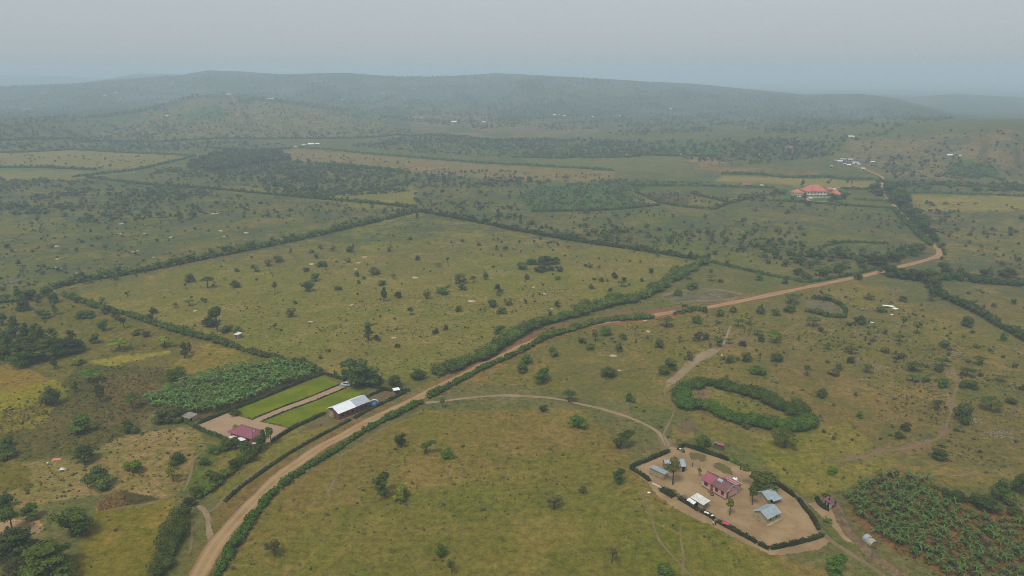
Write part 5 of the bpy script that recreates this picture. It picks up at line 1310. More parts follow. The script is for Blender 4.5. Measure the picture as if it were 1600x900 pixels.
# low tufts of the pasture
def tufts():
    rng = np.random.default_rng(31)
    n = 60000
    a = rng.uniform(-0.68, 0.68, n); r = np.sqrt(rng.uniform(120 ** 2, 430 ** 2, n))
    x, y = r * np.sin(a), r * np.cos(a); u, v, f = project(x, y, 0 * x)
    dens = np.full(n, 0.10)
    for poly, d in [([(840, 515), (1330, 440), (1700, 560), (1700, 740), (1300, 715), (1040, 600)], 0.30), ([(1200, 540), (1640, 520), (1700, 740), (1420, 715), (1290, 660)], 0.5), ([(400, 790), (660, 640), (1000, 660), (1030, 770), (1300, 940), (330, 940)], 0.14),
                    ([(120, 570), (290, 575), (240, 640), (190, 700), (40, 720), (-80, 720), (-80, 650), (90, 620)], 0.9), ([(140, 712), (205, 676), (305, 668), (320, 700), (285, 768), (195, 766), (60, 790), (-80, 802), (-80, 745)], 0.25),
                    ([(120, 461), (655, 331), (1105, 409), (1000, 470), (850, 503), (640, 598), (500, 585)], 0.22), (GROVE_R, 1.3)]:
        dens[inpoly(u, v, poly)] = d
    dens *= np.clip((fbm(x / 22, y / 22, 3) - 0.5) * 4 + 0.5, 0.0, 1.4)
    ban = np.zeros(n, bool)
    for poly in (YARD, [(309, 664), (354, 645), (507, 585), (577, 607), (640, 612), (456, 671), (426, 691)]):
        ban |= inpoly(u, v, poly)
    ok = (rng.random(n) < dens) & ~ban & (seg_dist(x, y, road_xy) > 4)
    for pts, w, kind in PATHS:
        ok &= seg_dist(x, y, G([p[0] for p in pts], [p[1] for p in pts])[:, :2]) > 1.2
    x, y = x[ok], y[ok]; n = len(x)
    W = rng.uniform(0.35, 1.0, n) * np.where(rng.random(n) < 0.12, 1.7, 1)
    tones = ['mid', 'grey', 'brown', 'green']
    src = [source('bush', t, v_, 26, 0.36) for t in tones for v_ in (5, 6)]
    scatter("scrub_tufts", "low scrub and grass tufts dotted over the pasture", np.column_stack([x, y, 0 * x - 0.03]), rng.uniform(0, 6.28, n), np.column_stack([W, W, W * rng.uniform(0.4, 0.8, n)]), rng.integers(0, len(src), n), src)
tufts()
# dead maize on the stubble plots
def maize():
    r = np.random.default_rng(9)
    g = Geo()
    for k in range(7):
        a = k * 0.9; g.tube([(0.15 * math.cos(a), 0.15 * math.sin(a), 0), (0.25 * math.cos(a), 0.25 * math.sin(a), 0.6), (0.5 * math.cos(a + 0.4), 0.5 * math.sin(a + 0.4), 0.85 + 0.1 * (k % 3))], [0.04, 0.05, 0.02], 3)
    src = bpy.data.objects.new("maize_clump", g.mesh("maize_clump", LEAF['straw']))
    pts = poly_points([(150, 790), (190, 767), (196, 791), (154, 799)], 0.8, 0.4, 5) + poly_points([(150, 588), (230, 590), (245, 622), (190, 640), (160, 618)], 2.2, 0.5, 6) + poly_points([(-20, 655), (40, 640), (85, 628), (60, 650), (-20, 690)], 1.8, 0.5, 7)
    pts = np.array(pts); n = len(pts)
    scatter("dry_maize", "dry straw coloured maize stalks on the small plots", np.column_stack([pts, np.zeros(n)]), r.uniform(0, 6.28, n), np.column_stack([r.uniform(0.8, 1.3, n)] * 2 + [r.uniform(0.9, 1.6, n)]), np.zeros(n, int), [src])
maize()

def grove_rest():
    r = np.random.default_rng(12); n = len(BANANA_REST)
    if not n: return
    src = []
    for k in range(5):
        me = B_HEAD[k].copy()
        co = np.empty(len(me.vertices) * 3, np.float32); me.vertices.foreach_get("co", co); co = co.reshape(-1, 3); co[:, 2] += 0.85; me.vertices.foreach_set("co", co.ravel())
        src.append(bpy.data.objects.new("banana_head", me))
    s = r.uniform(1.6, 3.1, n)
    scatter("banana_grove", "dense back rows of the banana grove beside the lawns", np.column_stack([np.array(BANANA_REST), np.zeros(n)]), r.uniform(0, 6.28, n), np.column_stack([s, s, s]), r.integers(0, 5, n), src)
grove_rest()
def grove_young():
    r = np.random.default_rng(13)
    pts = np.array([p for p in poly_points(GROVE_R, 2.5, 0.5, 17)]); n = len(pts)
    src = []
    for k in range(4):
        me = B_HEAD[k].copy(); me.materials.clear(); me.materials.append((LEAF['banana'], LEAF['brown'], LEAF['banana'], LEAF['mid'])[k])
        co = np.empty(len(me.vertices) * 3, np.float32); me.vertices.foreach_get("co", co); co = co.reshape(-1, 3); co[:, 2] += 0.55; me.vertices.foreach_set("co", co.ravel())
        src.append(bpy.data.objects.new("banana_sucker", me))
    s = r.uniform(0.8, 2.3, n)
    scatter("grove_undergrowth", "young suckers and low leaves filling the ditch-side banana grove", np.column_stack([pts, np.zeros(n)]), r.uniform(0, 6.28, n), np.column_stack([s, s, s * r.uniform(.7, 1.2, n)]), r.integers(0, 4, n), src)
grove_young()

# ------------------------------------------------------------------ building materials
M_PINK = plain("pink_plaster", (0.56, 0.315, 0.28), 0.9, 0.1, 0.12, 0.8, (0.45, 0.27, 0.22))
M_PLINTH = plain("brown_plinth", (0.17, 0.105, 0.065), 0.95, 0.05, 0.2, 1.0)
M_PALE = plain("pale_trim", (0.62, 0.52, 0.46), 0.8, 0.2, 0.1, 1.0)
M_GLASS = plain("dark_glass", (0.035, 0.03, 0.03), 0.15, 0.5, 0.1, 1.0)
M_FRAME = plain("window_frame", (0.10, 0.045, 0.035), 0.7, 0.2, 0.15, 1.0)
M_DOOR = plain("maroon_door", (0.16, 0.055, 0.05), 0.6, 0.3, 0.15, 1.0)
M_ROOFPINK = plain("pink_red_roof", (0.30, 0.085, 0.105), 0.55, 0.3, 0.14, 0.5, (0.25, 0.085, 0.09))
M_ROOFRUST = plain("faded_maroon_roof", (0.175, 0.082, 0.075), 0.65, 0.2, 0.16, 0.5, (0.14, 0.085, 0.07))
M_ROOFMAR = plain("maroon_roof", (0.245, 0.075, 0.095), 0.5, 0.3, 0.10, 0.4)
M_TIN = plain("grey_blue_tin", (0.30, 0.355, 0.37), 0.5, 0.35, 0.16, 0.6, (0.28, 0.30, 0.31))
M_TINWHITE = plain("new_white_tin", (0.80, 0.81, 0.82), 0.4, 0.4, 0.04, 0.4)
M_TINGREY = plain("dull_zinc", (0.38, 0.42, 0.46), 0.45, 0.4, 0.10, 0.5)
M_TINCREAM = plain("cream_tin", (0.62, 0.60, 0.52), 0.6, 0.25, 0.14, 0.6, (0.40, 0.37, 0.30))
M_MUD = plain("mud_wall", (0.28, 0.195, 0.105), 0.98, 0.02, 0.28, 0.9, (0.18, 0.115, 0.06))
M_MUD2 = plain("pale_mud_wall", (0.33, 0.265, 0.155), 0.98, 0.02, 0.2, 0.9, (0.24, 0.165, 0.09))
M_BRICK = plain("burnt_brick", (0.165, 0.075, 0.052), 0.95, 0.05, 0.3, 2.2, (0.10, 0.06, 0.045))
M_BRICKG = plain("old_grey_brick", (0.115, 0.09, 0.072), 0.95, 0.05, 0.3, 2.0)
M_DARK = plain("dark_opening", (0.012, 0.010, 0.009), 0.95, 0.02, 0.2, 1.0)
M_CREAM = plain("cream_render", (0.66, 0.58, 0.44), 0.85, 0.1, 0.08, 0.4)
M_TILE = plain("orange_tile", (0.50, 0.155, 0.10), 0.7, 0.15, 0.14, 0.4)
M_WHITE = plain("white_sheet", (0.80, 0.80, 0.78), 0.7, 0.2, 0.06, 1.0)
M_BLUE = plain("blue_tarpaulin", (0.10, 0.26, 0.50), 0.45, 0.35, 0.2, 1.0)
M_RED = plain("red_paint", (0.50, 0.055, 0.04), 0.6, 0.3, 0.1, 1.0)
M_ROSE = plain("pink_sheet", (0.62, 0.19, 0.15), 0.8, 0.15, 0.12, 1.0)
M_MAGENTA = plain("magenta_cloth", (0.50, 0.05, 0.14), 0.85, 0.1, 0.15, 1.5)
M_WOOD = plain("grey_wood", (0.22, 0.17, 0.12), 0.9, 0.1, 0.25, 3.0)
M_MOUND = plain("pale_termite_earth", (0.44, 0.33, 0.21), 1.0, 0.0, 0.22, 0.8)
M_ROCK = plain("pale_rock", (0.27, 0.22, 0.16), 1.0, 0.02, 0.3, 1.2)
M_SLATE = plain("dark_stone", (0.115, 0.10, 0.09), 0.95, 0.05, 0.4, 1.2)
M_RUBBER = plain("black_rubber", (0.02, 0.02, 0.022), 0.85, 0.2, 0.2, 4)
M_SILVER = plain("silver_paint", (0.50, 0.52, 0.53), 0.3, 0.5, 0.05, 1.0, None, 0.3)
M_CHROME = plain("rim_metal", (0.45, 0.45, 0.46), 0.4, 0.5, 0.05, 2.0, None, 0.6)
M_LAMP = plain("red_lamp", (0.45, 0.02, 0.02), 0.3, 0.5, 0.05, 2.0)

def frame_of(a, b, c, at_z=0.0):
    A, B, C = G1(*a), G1(*b), G1(*c)
    ex = (B - A); ex.z = 0; L = ex.length; ex.normalize()
    ey = Vector((-ex.y, ex.x, 0))
    W = max(abs((C - A).dot(ey)), abs((C - B).dot(ey)))
    return A, math.atan2(ex.y, ex.x), L, W
def slope(name, mat, par, x0, x1, e, r, pitch=0.32, amp=0.035, th=0.06):
    """corrugated roof slope from eave (y,z) e to ridge (y,z) r, sheets ribbed along the fall"""
    g = Geo()
    e = Vector((0, *e)); r = Vector((0, *r)); n = Vector((0, -(r - e).z, (r - e).y)).normalized()
    if n.z < 0: n = -n
    k = max(2, int((x1 - x0) / pitch)); top = []
    for i in range(k + 1):
        x = x0 + (x1 - x0) * i / k; o = n * (amp if i % 2 else 0.0)
        top.append(((x, e.y + o.y, e.z + o.z), (x, r.y + o.y, r.z + o.z)))
    vs = [p for t in top for p in t]; m = len(vs)
    vs += [(x0, e.y - n.y * th, e.z - n.z * th), (x0, r.y - n.y * th, r.z - n.z * th), (x1, e.y - n.y * th, e.z - n.z * th), (x1, r.y - n.y * th, r.z - n.z * th)]
    fs = [(2 * i, 2 * i + 2, 2 * i + 3, 2 * i + 1) for i in range(k)]
    fs += [(m, m + 1, m + 3, m + 2), (0, 1, m + 1, m), (2 * k, m + 2, m + 3, 2 * k + 1)]
    fs += [tuple([m] + [2 * i for i in range(k + 1)][::1] + [m + 2])[::-1], tuple([m + 1] + [2 * i + 1 for i in range(k + 1)] + [m + 3])]
    return g.add(vs, fs).obj(name, mat, par)
def gable_wall(par, L, W, h, rise, mat, name="wall", y0=0.0):
    g = Geo()
    for x0, x1 in ((0, L),):
        v = [(0, y0, -.3), (L, y0, -.3), (L, y0 + W, -.3), (0, y0 + W, -.3), (0, y0, h), (L, y0, h), (L, y0 + W, h), (0, y0 + W, h), (0, y0 + W / 2, h + rise), (L, y0 + W / 2, h + rise)]
        f = [(3, 2, 1, 0), (0, 1, 5, 4), (2, 3, 7, 6), (1, 2, 6, 9, 5), (3, 0, 4, 8, 7), (4, 5, 9, 8), (6, 7, 8, 9)]
        g.add(v, f)
    return g.obj(name, mat, par)
def window(par, x, z, w, h, y=0.0, side='front', fm=None, gm=None, name="window"):
    """frame standing 5 cm proud of the wall with its pane set back inside it"""
    g = Geo(); t = 0.09; d = 0.05
    for a in ((x - w / 2 - t, x - w / 2, z - t, z + h + t), (x + w / 2, x + w / 2 + t, z - t, z + h + t), (x - w / 2, x + w / 2, z - t, z), (x - w / 2, x + w / 2, z + h, z + h + t), (x - 0.025, x + 0.025, z, z + h)):
        g.box(a[0], a[1], -d, 0.002, a[2], a[3])
    f = g.obj(name, fm or M_FRAME, par)
    p = Geo().box(x - w / 2 + .001, x + w / 2 - .001, -0.015, 0.004, z + .001, z + h - .001).obj("pane", gm or M_GLASS, f)
    place_side(f, side, y)
    return f
def place_side(f, side, y):
    if side == 'front': f.location = (0, y, 0)
    elif side == 'right': f.rotation_euler = (0, 0, math.pi / 2); f.location = (y, 0, 0)
    elif side == 'left': f.rotation_euler = (0, 0, -math.pi / 2); f.location = (y, 0, 0)
def door(par, x, w, h, y=0.0, side='front', mat=None, base=0.0):
    d = Geo().box(x - w / 2, x + w / 2, -0.04, 0.003, base, base + h).obj("door", mat or M_DOOR, par)
    place_side(d, side, y)
    hd = Geo().box(x + w / 2 - 0.16, x + w / 2 - 0.08, -0.09, -0.041, base + h * .48, base + h * .52).obj("handle", M_CHROME, d)
    return d
def gable_house(name, label, cat, a, b, c, h, rise, wallm, roofm, over=0.35, L=None, W=None, group=None, pitch=0.32):
    A, rz, L0, W0 = frame_of(a, b, c)
    L = L or L0; W = W or W0
    t = thing(name, label, cat, A, rz, group)
    gable_wall(t, L, W, h, rise, wallm)
    k = rise / (W / 2)
    slope("roof", roofm, t, -over, L + over, (-over, h + 0.07 - over * k), (W / 2, h + rise + 0.07), pitch)
    slope("roof", roofm, t, -over, L + over, (W + over, h + 0.07 - over * k), (W / 2 + 0.004, h + rise + 0.07), pitch)
    return t, L, W

# ------------------------------------------------------------------ the pink house
A, rz, L, W = frame_of((1096.5, 760.0), (1133, 781.0), (1154.5, 775.5))
t = thing("house", "pink walled house with a two-tone red roof in the middle of the earth yard", "house", A, rz)
L1 = L * 0.40
gable_wall(t, L, W, 2.9, 1.45, M_PINK)
Geo().box(-.06, L + .06, -.06, W + .06, -.3, 0.42).obj("plinth", M_PLINTH, t)
kk = 1.45 / (W / 2)
r1 = slope("roof", M_ROOFPINK, t, -.35, L1, (-.45, 2.97 - .45 * kk), (W / 2, 4.40), 0.3); r1["label"] = "brighter pink-red roof over the left third"
r2 = slope("roof", M_ROOFRUST, t, L1 + .003, L + .45, (-.45, 3.05 - .45 * kk), (W / 2, 4.48), 0.3); r2["label"] = "duller brownish maroon roof"
slope("roof", M_ROOFRUST, t, -.35, L + .45, (W + .45, 3.0 - .45 * kk), (W / 2 + .01, 4.43), 0.3)
Geo().box(-.36, L + .46, W / 2 - .14, W / 2 + .14, 4.47, 4.56).obj("ridge_cap", M_ROOFRUST, t)
for i in range(4):
    x0 = L1 + 0.75 + i * 0.46
    v0 = Vector((0, W * .30, 3.05 + 1.43 * .60)); v1 = Vector((0, W * .47, 3.05 + 1.43 * .94))
    g = Geo(); o_ = 0.085
    g.add([(x0, v0.y, v0.z + o_), (x0 + .36, v0.y, v0.z + o_), (x0 + .36, v1.y, v1.z + o_), (x0, v1.y, v1.z + o_), (x0, v0.y, v0.z - .02), (x0 + .36, v0.y, v0.z - .02), (x0 + .36, v1.y, v1.z - .02), (x0, v1.y, v1.z - .02)],
          [(0, 1, 2, 3), (0, 4, 5, 1), (1, 5, 6, 2), (2, 6, 7, 3), (3, 7, 4, 0)])
    g.obj("roof_sheet", M_TINGREY, t)
window(t, L * .17, 1.15, 1.15, 1.15); window(t, L * .62, 1.15, .8, 1.15); window(t, L * .87, 1.15, .85, 1.15)
door(t, L * .42, .95, 2.0, base=.42)
Geo().box(L * .42 - .7, L * .42 + .7, -1.0, -.065, -.1, .30).obj("doorstep", M_PLINTH, t)
for x in (-.03, L - .19):
    Geo().box(x, x + .22, -.05, .003, .425, 2.86).obj("corner_board", M_PALE, t)
g = Geo()
for s0, s1 in (((-.45, 2.97 - .45 * kk), (W / 2, 4.46)), ((W + .45, 2.97 - .45 * kk), (W / 2, 4.46))):
    g.add([(L + .46, s0[0], s0[1] - .16), (L + .46, s1[0], s1[1] - .16), (L + .46, s1[0], s1[1] + .05), (L + .46, s0[0], s0[1] + .05), (L + .50, s0[0], s0[1] - .16), (L + .50, s1[0], s1[1] - .16), (L + .50, s1[0], s1[1] + .05), (L + .50, s0[0], s0[1] + .05)],
          [(0, 1, 2, 3), (7, 6, 5, 4), (0, 4, 5, 1), (2, 6, 7, 3), (1, 5, 6, 2), (3, 7, 4, 0)])
g.obj("verge_board", M_PALE, t)
d_ = door(t, W * .18, .85, 1.95, y=L, side='right', base=.42)
Geo().box(L + .004, L + .05, W * .05, W * .97, 2.55, 2.70).obj("band", M_PALE, t)
Geo().box(L + .004, L + .06, W - .18, W + .03, .425, 2.54).obj("corner_board", M_PALE, t)
# rear wing with white edged roof
wing = gable_wall(t, L * .55, 2.4, 2.7, .5, M_PINK, "rear_wing"); wing.location = (L * .42, W + .002, 0)
rw = slope("roof", M_ROOFPINK, wing, -.2, L * .55 + .4, (2.75, 2.72), (-.3, 3.45), 0.3)
Geo().box(-.25, L * .55 + .45, 2.70, 2.80, 2.58, 2.84).obj("fascia", M_PALE, wing)
Geo().box(L * .20, L * .55 + .45, -.40, -.28, 3.45, 3.62).obj("fascia", M_PALE, wing)
o = Geo()
for i in range(5):
    pass
def lathe(g, prof, n=14, c=(0, 0, 0)):
    vs = [(c[0] + r * math.cos(2 * math.pi * k / n), c[1] + r * math.sin(2 * math.pi * k / n), c[2] + z) for r, z in prof for k in range(n)]
    fs = [(i * n + k, i * n + (k + 1) % n, (i + 1) * n + (k + 1) % n, (i + 1) * n + k) for i in range(len(prof) - 1) for k in range(n)]
    fs.append(tuple(range(n - 1, -1, -1))); fs.append(tuple((len(prof) - 1) * n + k for k in range(n)))
    return g.add(vs, fs)
p = A + Vector((math.cos(rz) * L * .62 - math.sin(rz) * (W + 3.6), math.sin(rz) * L * .62 + math.cos(rz) * (W + 3.6), 0))
tk = thing("water_tank", "white water tank raised on a stand behind the pink house", "water tank", p)
lathe(Geo(), [(.75, 1.6), (.80, 1.7), (.80, 2.6), (.65, 2.9), (.25, 3.0)]).obj("tank", M_WHITE, tk)
g = Geo()
for sx in (-.5, .5):
    for sy in (-.5, .5): g.box(sx - .06, sx + .06, sy - .06, sy + .06, -.2, 1.6)
g.box(-.7, .7, -.7, .7, 1.5, 1.598).obj("stand", M_WOOD, tk)
lathe(Geo(), [(.22, 3.0), (.24, 3.12), (.1, 3.16)], 10).obj("lid", M_BLUE, tk)

# ------------------------------------------------------------------ huts of the yard
t, L, W = gable_house("hut", "grey tin roofed mud hut with two small windows, lower of the pair", "hut", (1198, 820.3), (1216.5, 810.8), (1178.5, 808.5), 2.35, 1.15, M_MUD2, M_TIN, .45)
window(t, L * .28, 1.0, .55, .8, gm=M_DARK); window(t, L * .78, 1.0, .55, .8, gm=M_DARK)
Geo().box(-.5, L + .8, -1.0, -.003, -.2, .28).obj("step", M_MUD2, t)
Geo().box(-.45, -.003, 0, W + .3, -.2, .2).obj("step", M_MUD, t)
t, L, W = gable_house("hut", "grey tin roofed mud hut tucked behind its twin with wide eaves", "hut", (1199, 788.2), (1212.5, 783.3), (1179.5, 779.0), 2.1, 1.1, M_MUD2, M_TIN, .6)
door(t, L * .5, .8, 1.7, mat=M_DARK)
slope("awning", M_TIN, t, L * .25, L + .9, (-1.5, 1.55), (-.35, 1.95))
A, rz, L, W = frame_of((1015, 740.5), (1037.2, 751.2), (1047.3, 749.4))
t = thing("shed", "long mud shed with a narrow grey tin roof near the yard gateway", "shed", A, rz)
g = Geo(); g.add([(0, 0, -.3), (L, 0, -.3), (L, W, -.3), (0, W, -.3), (0, 0, 2.45), (L, 0, 2.45), (L, W, 2.15), (0, W, 2.15)], [(3, 2, 1, 0), (4, 5, 6, 7), (0, 1, 5, 4), (1, 2, 6, 5), (2, 3, 7, 6), (3, 0, 4, 7)])
g.obj("wall", M_MUD2, t)
slope("roof", M_TIN, t, -.3, L + .35, (W + .4, 2.2), (-.35, 2.58))
door(t, L * .93, .7, 1.6, mat=M_MUD)
Geo().box(-.05, L + .02, -.05, .002, -.2, .55).obj("plinth", M_MUD, t)
t, L, W = gable_house("hut", "blue-grey tin roofed hut half hidden by the bare-stemmed tree", "hut", (1041, 738.5), (1069.5, 737.0), (1062, 722), 2.2, 1.2, M_MUD, M_TIN, .35, W=4.2)
door(t, L * .93, .8, 1.75, mat=M_DARK); window(t, L * .4, 1.0, .5, .6, gm=M_DARK)
A, rz, L, W = frame_of((1080.5, 787.5), (1098.0, 798.2), (1109.6, 799.2))
t = thing("shed", "brown boarded shed with a sloping cream-white tin roof by the yard hedge", "shed", A, rz)
g = Geo(); W = max(W, 2.3)
g.add([(0, 0, -.3), (L, 0, -.3), (L, W, -.3), (0, W, -.3), (0, 0, 2.2), (L, 0, 2.2), (L, W, 2.6), (0, W, 2.6)], [(3, 2, 1, 0), (4, 5, 6, 7), (0, 1, 5, 4), (1, 2, 6, 5), (2, 3, 7, 6), (3, 0, 4, 7)])
g.obj("wall", M_MUD, t)
r_ = slope("roof", M_TINCREAM, t, -.4, L * .5, (-.4, 2.26), (W + .4, 2.74)); slope("roof", M_TINCREAM, t, L * .5 + .003, L + .4, (-.4, 2.24), (W + .4, 2.72))
Geo().box(L * .1, L * .55, -.03, .003, .3, 1.9).obj("opening", M_DARK, t)
slope("awning", M_TINWHITE, t, -.9, L * .45, (-1.4, 1.35), (-.15, 1.75))
# ruined brick pen behind the yard
A, rz, L, W = frame_of((1114.5, 700.0), (1128.8, 704.2), (1140.5, 704.8))
t = thing("brick_pen", "dark brick animal pen with part of a pink tin roof behind the yard", "pen", A, rz)
for nm, b_ in (("wall", (0, L, 0, .22)), ("wall", (L - .22, L, .222, W)), ("wall", (0, .22, .222, W)), ("wall", (.222, L - .222, W - .22, W))):
    Geo().box(b_[0], b_[1], b_[2], b_[3], -.2, 1.25).obj(nm, M_BRICKG, t)
for x in (0.05, L * .33, L * .66, L - .2):
    for y in (.03, W - .2): Geo().box(x, x + .14, y, y + .14, 1.25, 2.0).obj("post", M_WOOD, t)
slope("roof", M_ROOFPINK, t, L * .35, L + .3, (-.3, 1.95), (W * .75, 2.35)); slope("roof", M_WOOD, t, -.2, L * .35 - .004, (.2, 2.0), (W * .6, 2.2))
# red roofed latrine with its screen hedge
A, rz, L, W = frame_of((1286.2, 789.0), (1296.5, 795.0), (1301.5, 791.5))
t = thing("latrine", "tiny pink walled latrine with two dark doorways under a red roof", "latrine", A, rz)
Geo().box(0, L, 0, max(W, 1.3), -.2, 1.95).obj("wall", M_PINK, t)
for f_ in (.28, .72): Geo().box(L * f_ - .3, L * f_ + .3, -.03, .003, .05, 1.7).obj("doorway", M_DARK, t)
slope("roof", M_ROOFRUST, t, -.25, L + .25, (-.3, 1.98), (max(W, 1.3) + .25, 2.3))
Geo().box(L * .45, L * .6, W * .4, W * .4 + .2, 2.1, 2.75).obj("vent", M_DARK, t)
# tin hut by the ditch
A, rz, L, W = frame_of((1347.0, 843.5), (1357.5, 852.0), (1370, 849.5))
W = max(W, 2.2)
t = thing("tin_hut", "low patched tin hut beside the ditch at the banana grove", "hut", A, rz)
def barrel(x0, x1, W, h, z0, n=7, th=.04):
    g = Geo(); v = []
    for x in (x0, x1):
        for i in range(n + 1):
            a = math.pi * i / n; v.append((x, W / 2 - W / 2 * math.cos(a), z0 + h * math.sin(a) ** .8))
    for x in (x0, x1):
        for i in range(n + 1):
            a = math.pi * i / n; v.append((x, W / 2 - (W / 2 - th) * math.cos(a), z0 + (h - th) * math.sin(a) ** .8))
    m = n + 1; f = []
    for i in range(n):
        f += [(i, i + 1, m + i + 1, m + i), (2 * m + i, 3 * m + i, 3 * m + i + 1, 2 * m + i + 1), (i, 2 * m + i, 2 * m + i + 1, i + 1), (m + i, m + i + 1, 3 * m + i + 1, 3 * m + i)]
    return g.add(v, f)
barrel(-.1, L * .55, W, 1.5, .15).obj("roof", M_TIN, t); rr = barrel(L * .55 + .004, L + .7, W * .96, 1.35, .12).obj("roof", plain('dirty_cream_sheet', (.36, .33, .25), .8, .15, .25, 1.5), t)
Geo().box(L * .1, L + .5, W * .15, W * .85, -.1, .9).obj("wall", M_MUD, t); Geo().box(-.06, -.0, W * .1, W * .9, -.1, 1.1).obj("end_sheet", M_TIN, t)
# ------------------------------------------------------------------ the barn
A, rz, L, W = frame_of((530.3, 657.2), (577.0, 638.0), (508.3, 651.6))
t = thing("barn", "long brick barn whose tin roof is half bright white and half grey", "barn", A, rz)
H_, R2 = 3.15, 1.4
gable_wall(t, L, W, H_, R2, M_BRICK)
kk = R2 / (W / 2)
x = L * .545
for (s_, nm, m_) in ((-1, "brilliant white roof half", M_TINWHITE), (1, "dull ribbed grey roof half", M_TINGREY)):
    x0, x1 = (-.5, x) if s_ < 0 else (x + .004, L + .5)
    q = slope("roof", m_, t, x0, x1, (-.45, H_ + .08 - .45 * kk), (W / 2, H_ + R2 + .08), .42 if s_ < 0 else .55, .02 if s_ < 0 else .10); q["label"] = nm
slope("roof", M_TINWHITE, t, -.5, L + .5, (W + .7, H_ + .08 - .7 * kk), (W / 2 + .01, H_ + R2 + .08), .42)
door(t, L * .60, 1.0, 2.2, mat=M_FRAME); door(t, -W * .42, 1.0, 2.1, side='left', mat=M_FRAME)
for f_ in (.12, .28, .44, .74, .88): window(t, L * f_, 1.2, .9, .8, gm=M_DARK)
Geo().box(-.04, .003, W * .55, W + .04, -.2, 2.4).obj("rendered_panel", M_MUD2, t)
Geo().box(-.3, L + .2, -.5, -.004, -.2, .14).obj("step", M_MUD, t)
# blue tarpaulin shelter against the barn end
A2 = G1(577.5, 634.5)
t2 = thing("tarpaulin_shelter", "blue tarpaulin shelter with a curved pale top at the barn end", "shelter", A2, math.radians(8))
barrel(0, .9, 3.4, 1.5, 1.0).obj("cover", M_TINCREAM, t2).rotation_euler = (0, 0, -math.pi / 2)
g = Geo(); v = []
for i in range(9):
    a = math.pi * i / 8; v += [(1.7 - 1.55 * math.cos(a), -.25 - .5 * math.sin(a), 0), (1.7 - 1.62 * math.cos(a), -.12 - .3 * math.sin(a), .5 + 1.55 * math.sin(a) ** .8)]
g.add(v, [(2 * i, 2 * i + 2, 2 * i + 3, 2 * i + 1) for i in range(8)]); g.obj("tarpaulin", M_BLUE, t2)
t2.location = A2 + Vector((0, .9, 0))
# white canopy on four posts
A, rz, L, W = frame_of((615.8, 616.0), (622.8, 617.0), (626, 613))
t = thing("canopy", "small white square canopy on thin posts by the roadside bushes", "canopy", G1(619.5, 615), .35)
g = Geo(); s_ = 1.35
g.add([(-s_, -s_, 2.1), (s_, -s_, 2.1), (s_, s_, 2.1), (-s_, s_, 2.1), (0, 0, 2.6), (-s_, -s_, 1.95), (s_, -s_, 1.95), (s_, s_, 1.95), (-s_, s_, 1.95)], [(0, 1, 4), (1, 2, 4), (2, 3, 4), (3, 0, 4), (5, 6, 1, 0), (6, 7, 2, 1), (7, 8, 3, 2), (8, 5, 0, 3)])
g.obj("cover", M_WHITE, t)
for sx in (-1.25, 1.25):
    for sy in (-1.25, 1.25): Geo().box(sx - .05, sx + .05, sy - .05, sy + .05, -.1, 2.05).obj("post", M_PALE, t)
t = thing("motorbike", "red motorbike parked beside the white canopy", "motorbike", G1(625.8, 614.5), -.5)
Geo().tube([(-.55, 0, .62), (0, 0, .8), (.45, 0, .78), (.62, 0, .95)], [.14, .20, .18, .08], 8).obj("body", M_RED, t)
for wx in (-.65, .68):
    w_ = Geo().tube([(wx, -.06, .32), (wx, .06, .32)], [.32, .32], 14).obj("wheel", M_RUBBER, t); Geo().tube([(wx, -.07, .32), (wx, .07, .32)], [.17, .17], 10).obj("rim", M_CHROME, w_)
Geo().tube([(.5, -.35, 1.08), (.56, 0, 1.05), (.5, .35, 1.08)], [.025, .03, .025], 6).obj("handlebar", M_RUBBER, t)
Geo().box(-.65, .05, -.14, .14, .80, .90).obj("seat", M_RUBBER, t)
# ------------------------------------------------------------------ maroon hip roofed house
def hip(par, x0, x1, y0, y1, z0, rise, mat, name="roof"):
    g = Geo(); w = y1 - y0; r = min(w / 2, (x1 - x0) / 2); ym = (y0 + y1) / 2
    g.add([(x0, y0, z0), (x1, y0, z0), (x1, y1, z0), (x0, y1, z0), (x0 + r, ym, z0 + rise), (x1 - r + .01, ym, z0 + rise), (x0, y0, z0 - .14), (x1, y0, z0 - .14), (x1, y1, z0 - .14), (x0, y1, z0 - .14)],
          [(0, 1, 5, 4), (1, 2, 5), (2, 3, 4, 5), (3, 0, 4), (6, 7, 1, 0), (7, 8, 2, 1), (8, 9, 3, 2), (9, 6, 0, 3), (9, 8, 7, 6)])
    return g.obj(name, mat, par)
A, rz, L, W = frame_of((361, 685.5), (395.5, 696.0), (415, 686.5))
t = thing("house", "house with a broad maroon hipped roof beside the two lawns", "house", A, rz)
Geo().box(0, L, 0, W, -.3, 2.8).obj("wall", plain("rose_plaster", (0.36, 0.13, 0.12), .9, .1, .12, .8), t)
rf = hip(t, -.7, L + .7, -.7, W + .7, 2.83, 1.9, M_ROOFMAR)
g = Geo()
r = min(W + 1.4, L + 1.4) / 2
for p0, p1 in (((-.7, -.7, 2.86), (-.7 + r, W / 2, 4.76)), ((L + .7, -.7, 2.86), (L + .7 - r, W / 2, 4.76)), ((L + .7, W + .7, 2.86), (L + .7 - r, W / 2, 4.76)), ((-.7, W + .7, 2.86), (-.7 + r, W / 2, 4.76))): g.tube([p0, p1], [.09, .09], 5)
g.obj("hip_cap", M_ROOFMAR, rf)
for f_ in (.2, .8): window(t, L * f_, 1.0, 1.1, 1.2)
door(t, L * .5, 1.0, 2.1)
for f_ in (.3, .7): window(t, W * f_, 1.0, 1.1, 1.2, y=L, side='right')
Geo().box(L * .86, L * .86 + .35, W * .40, W * .40 + .35, 3.6, 4.6).obj("chimney", M_PALE, t)
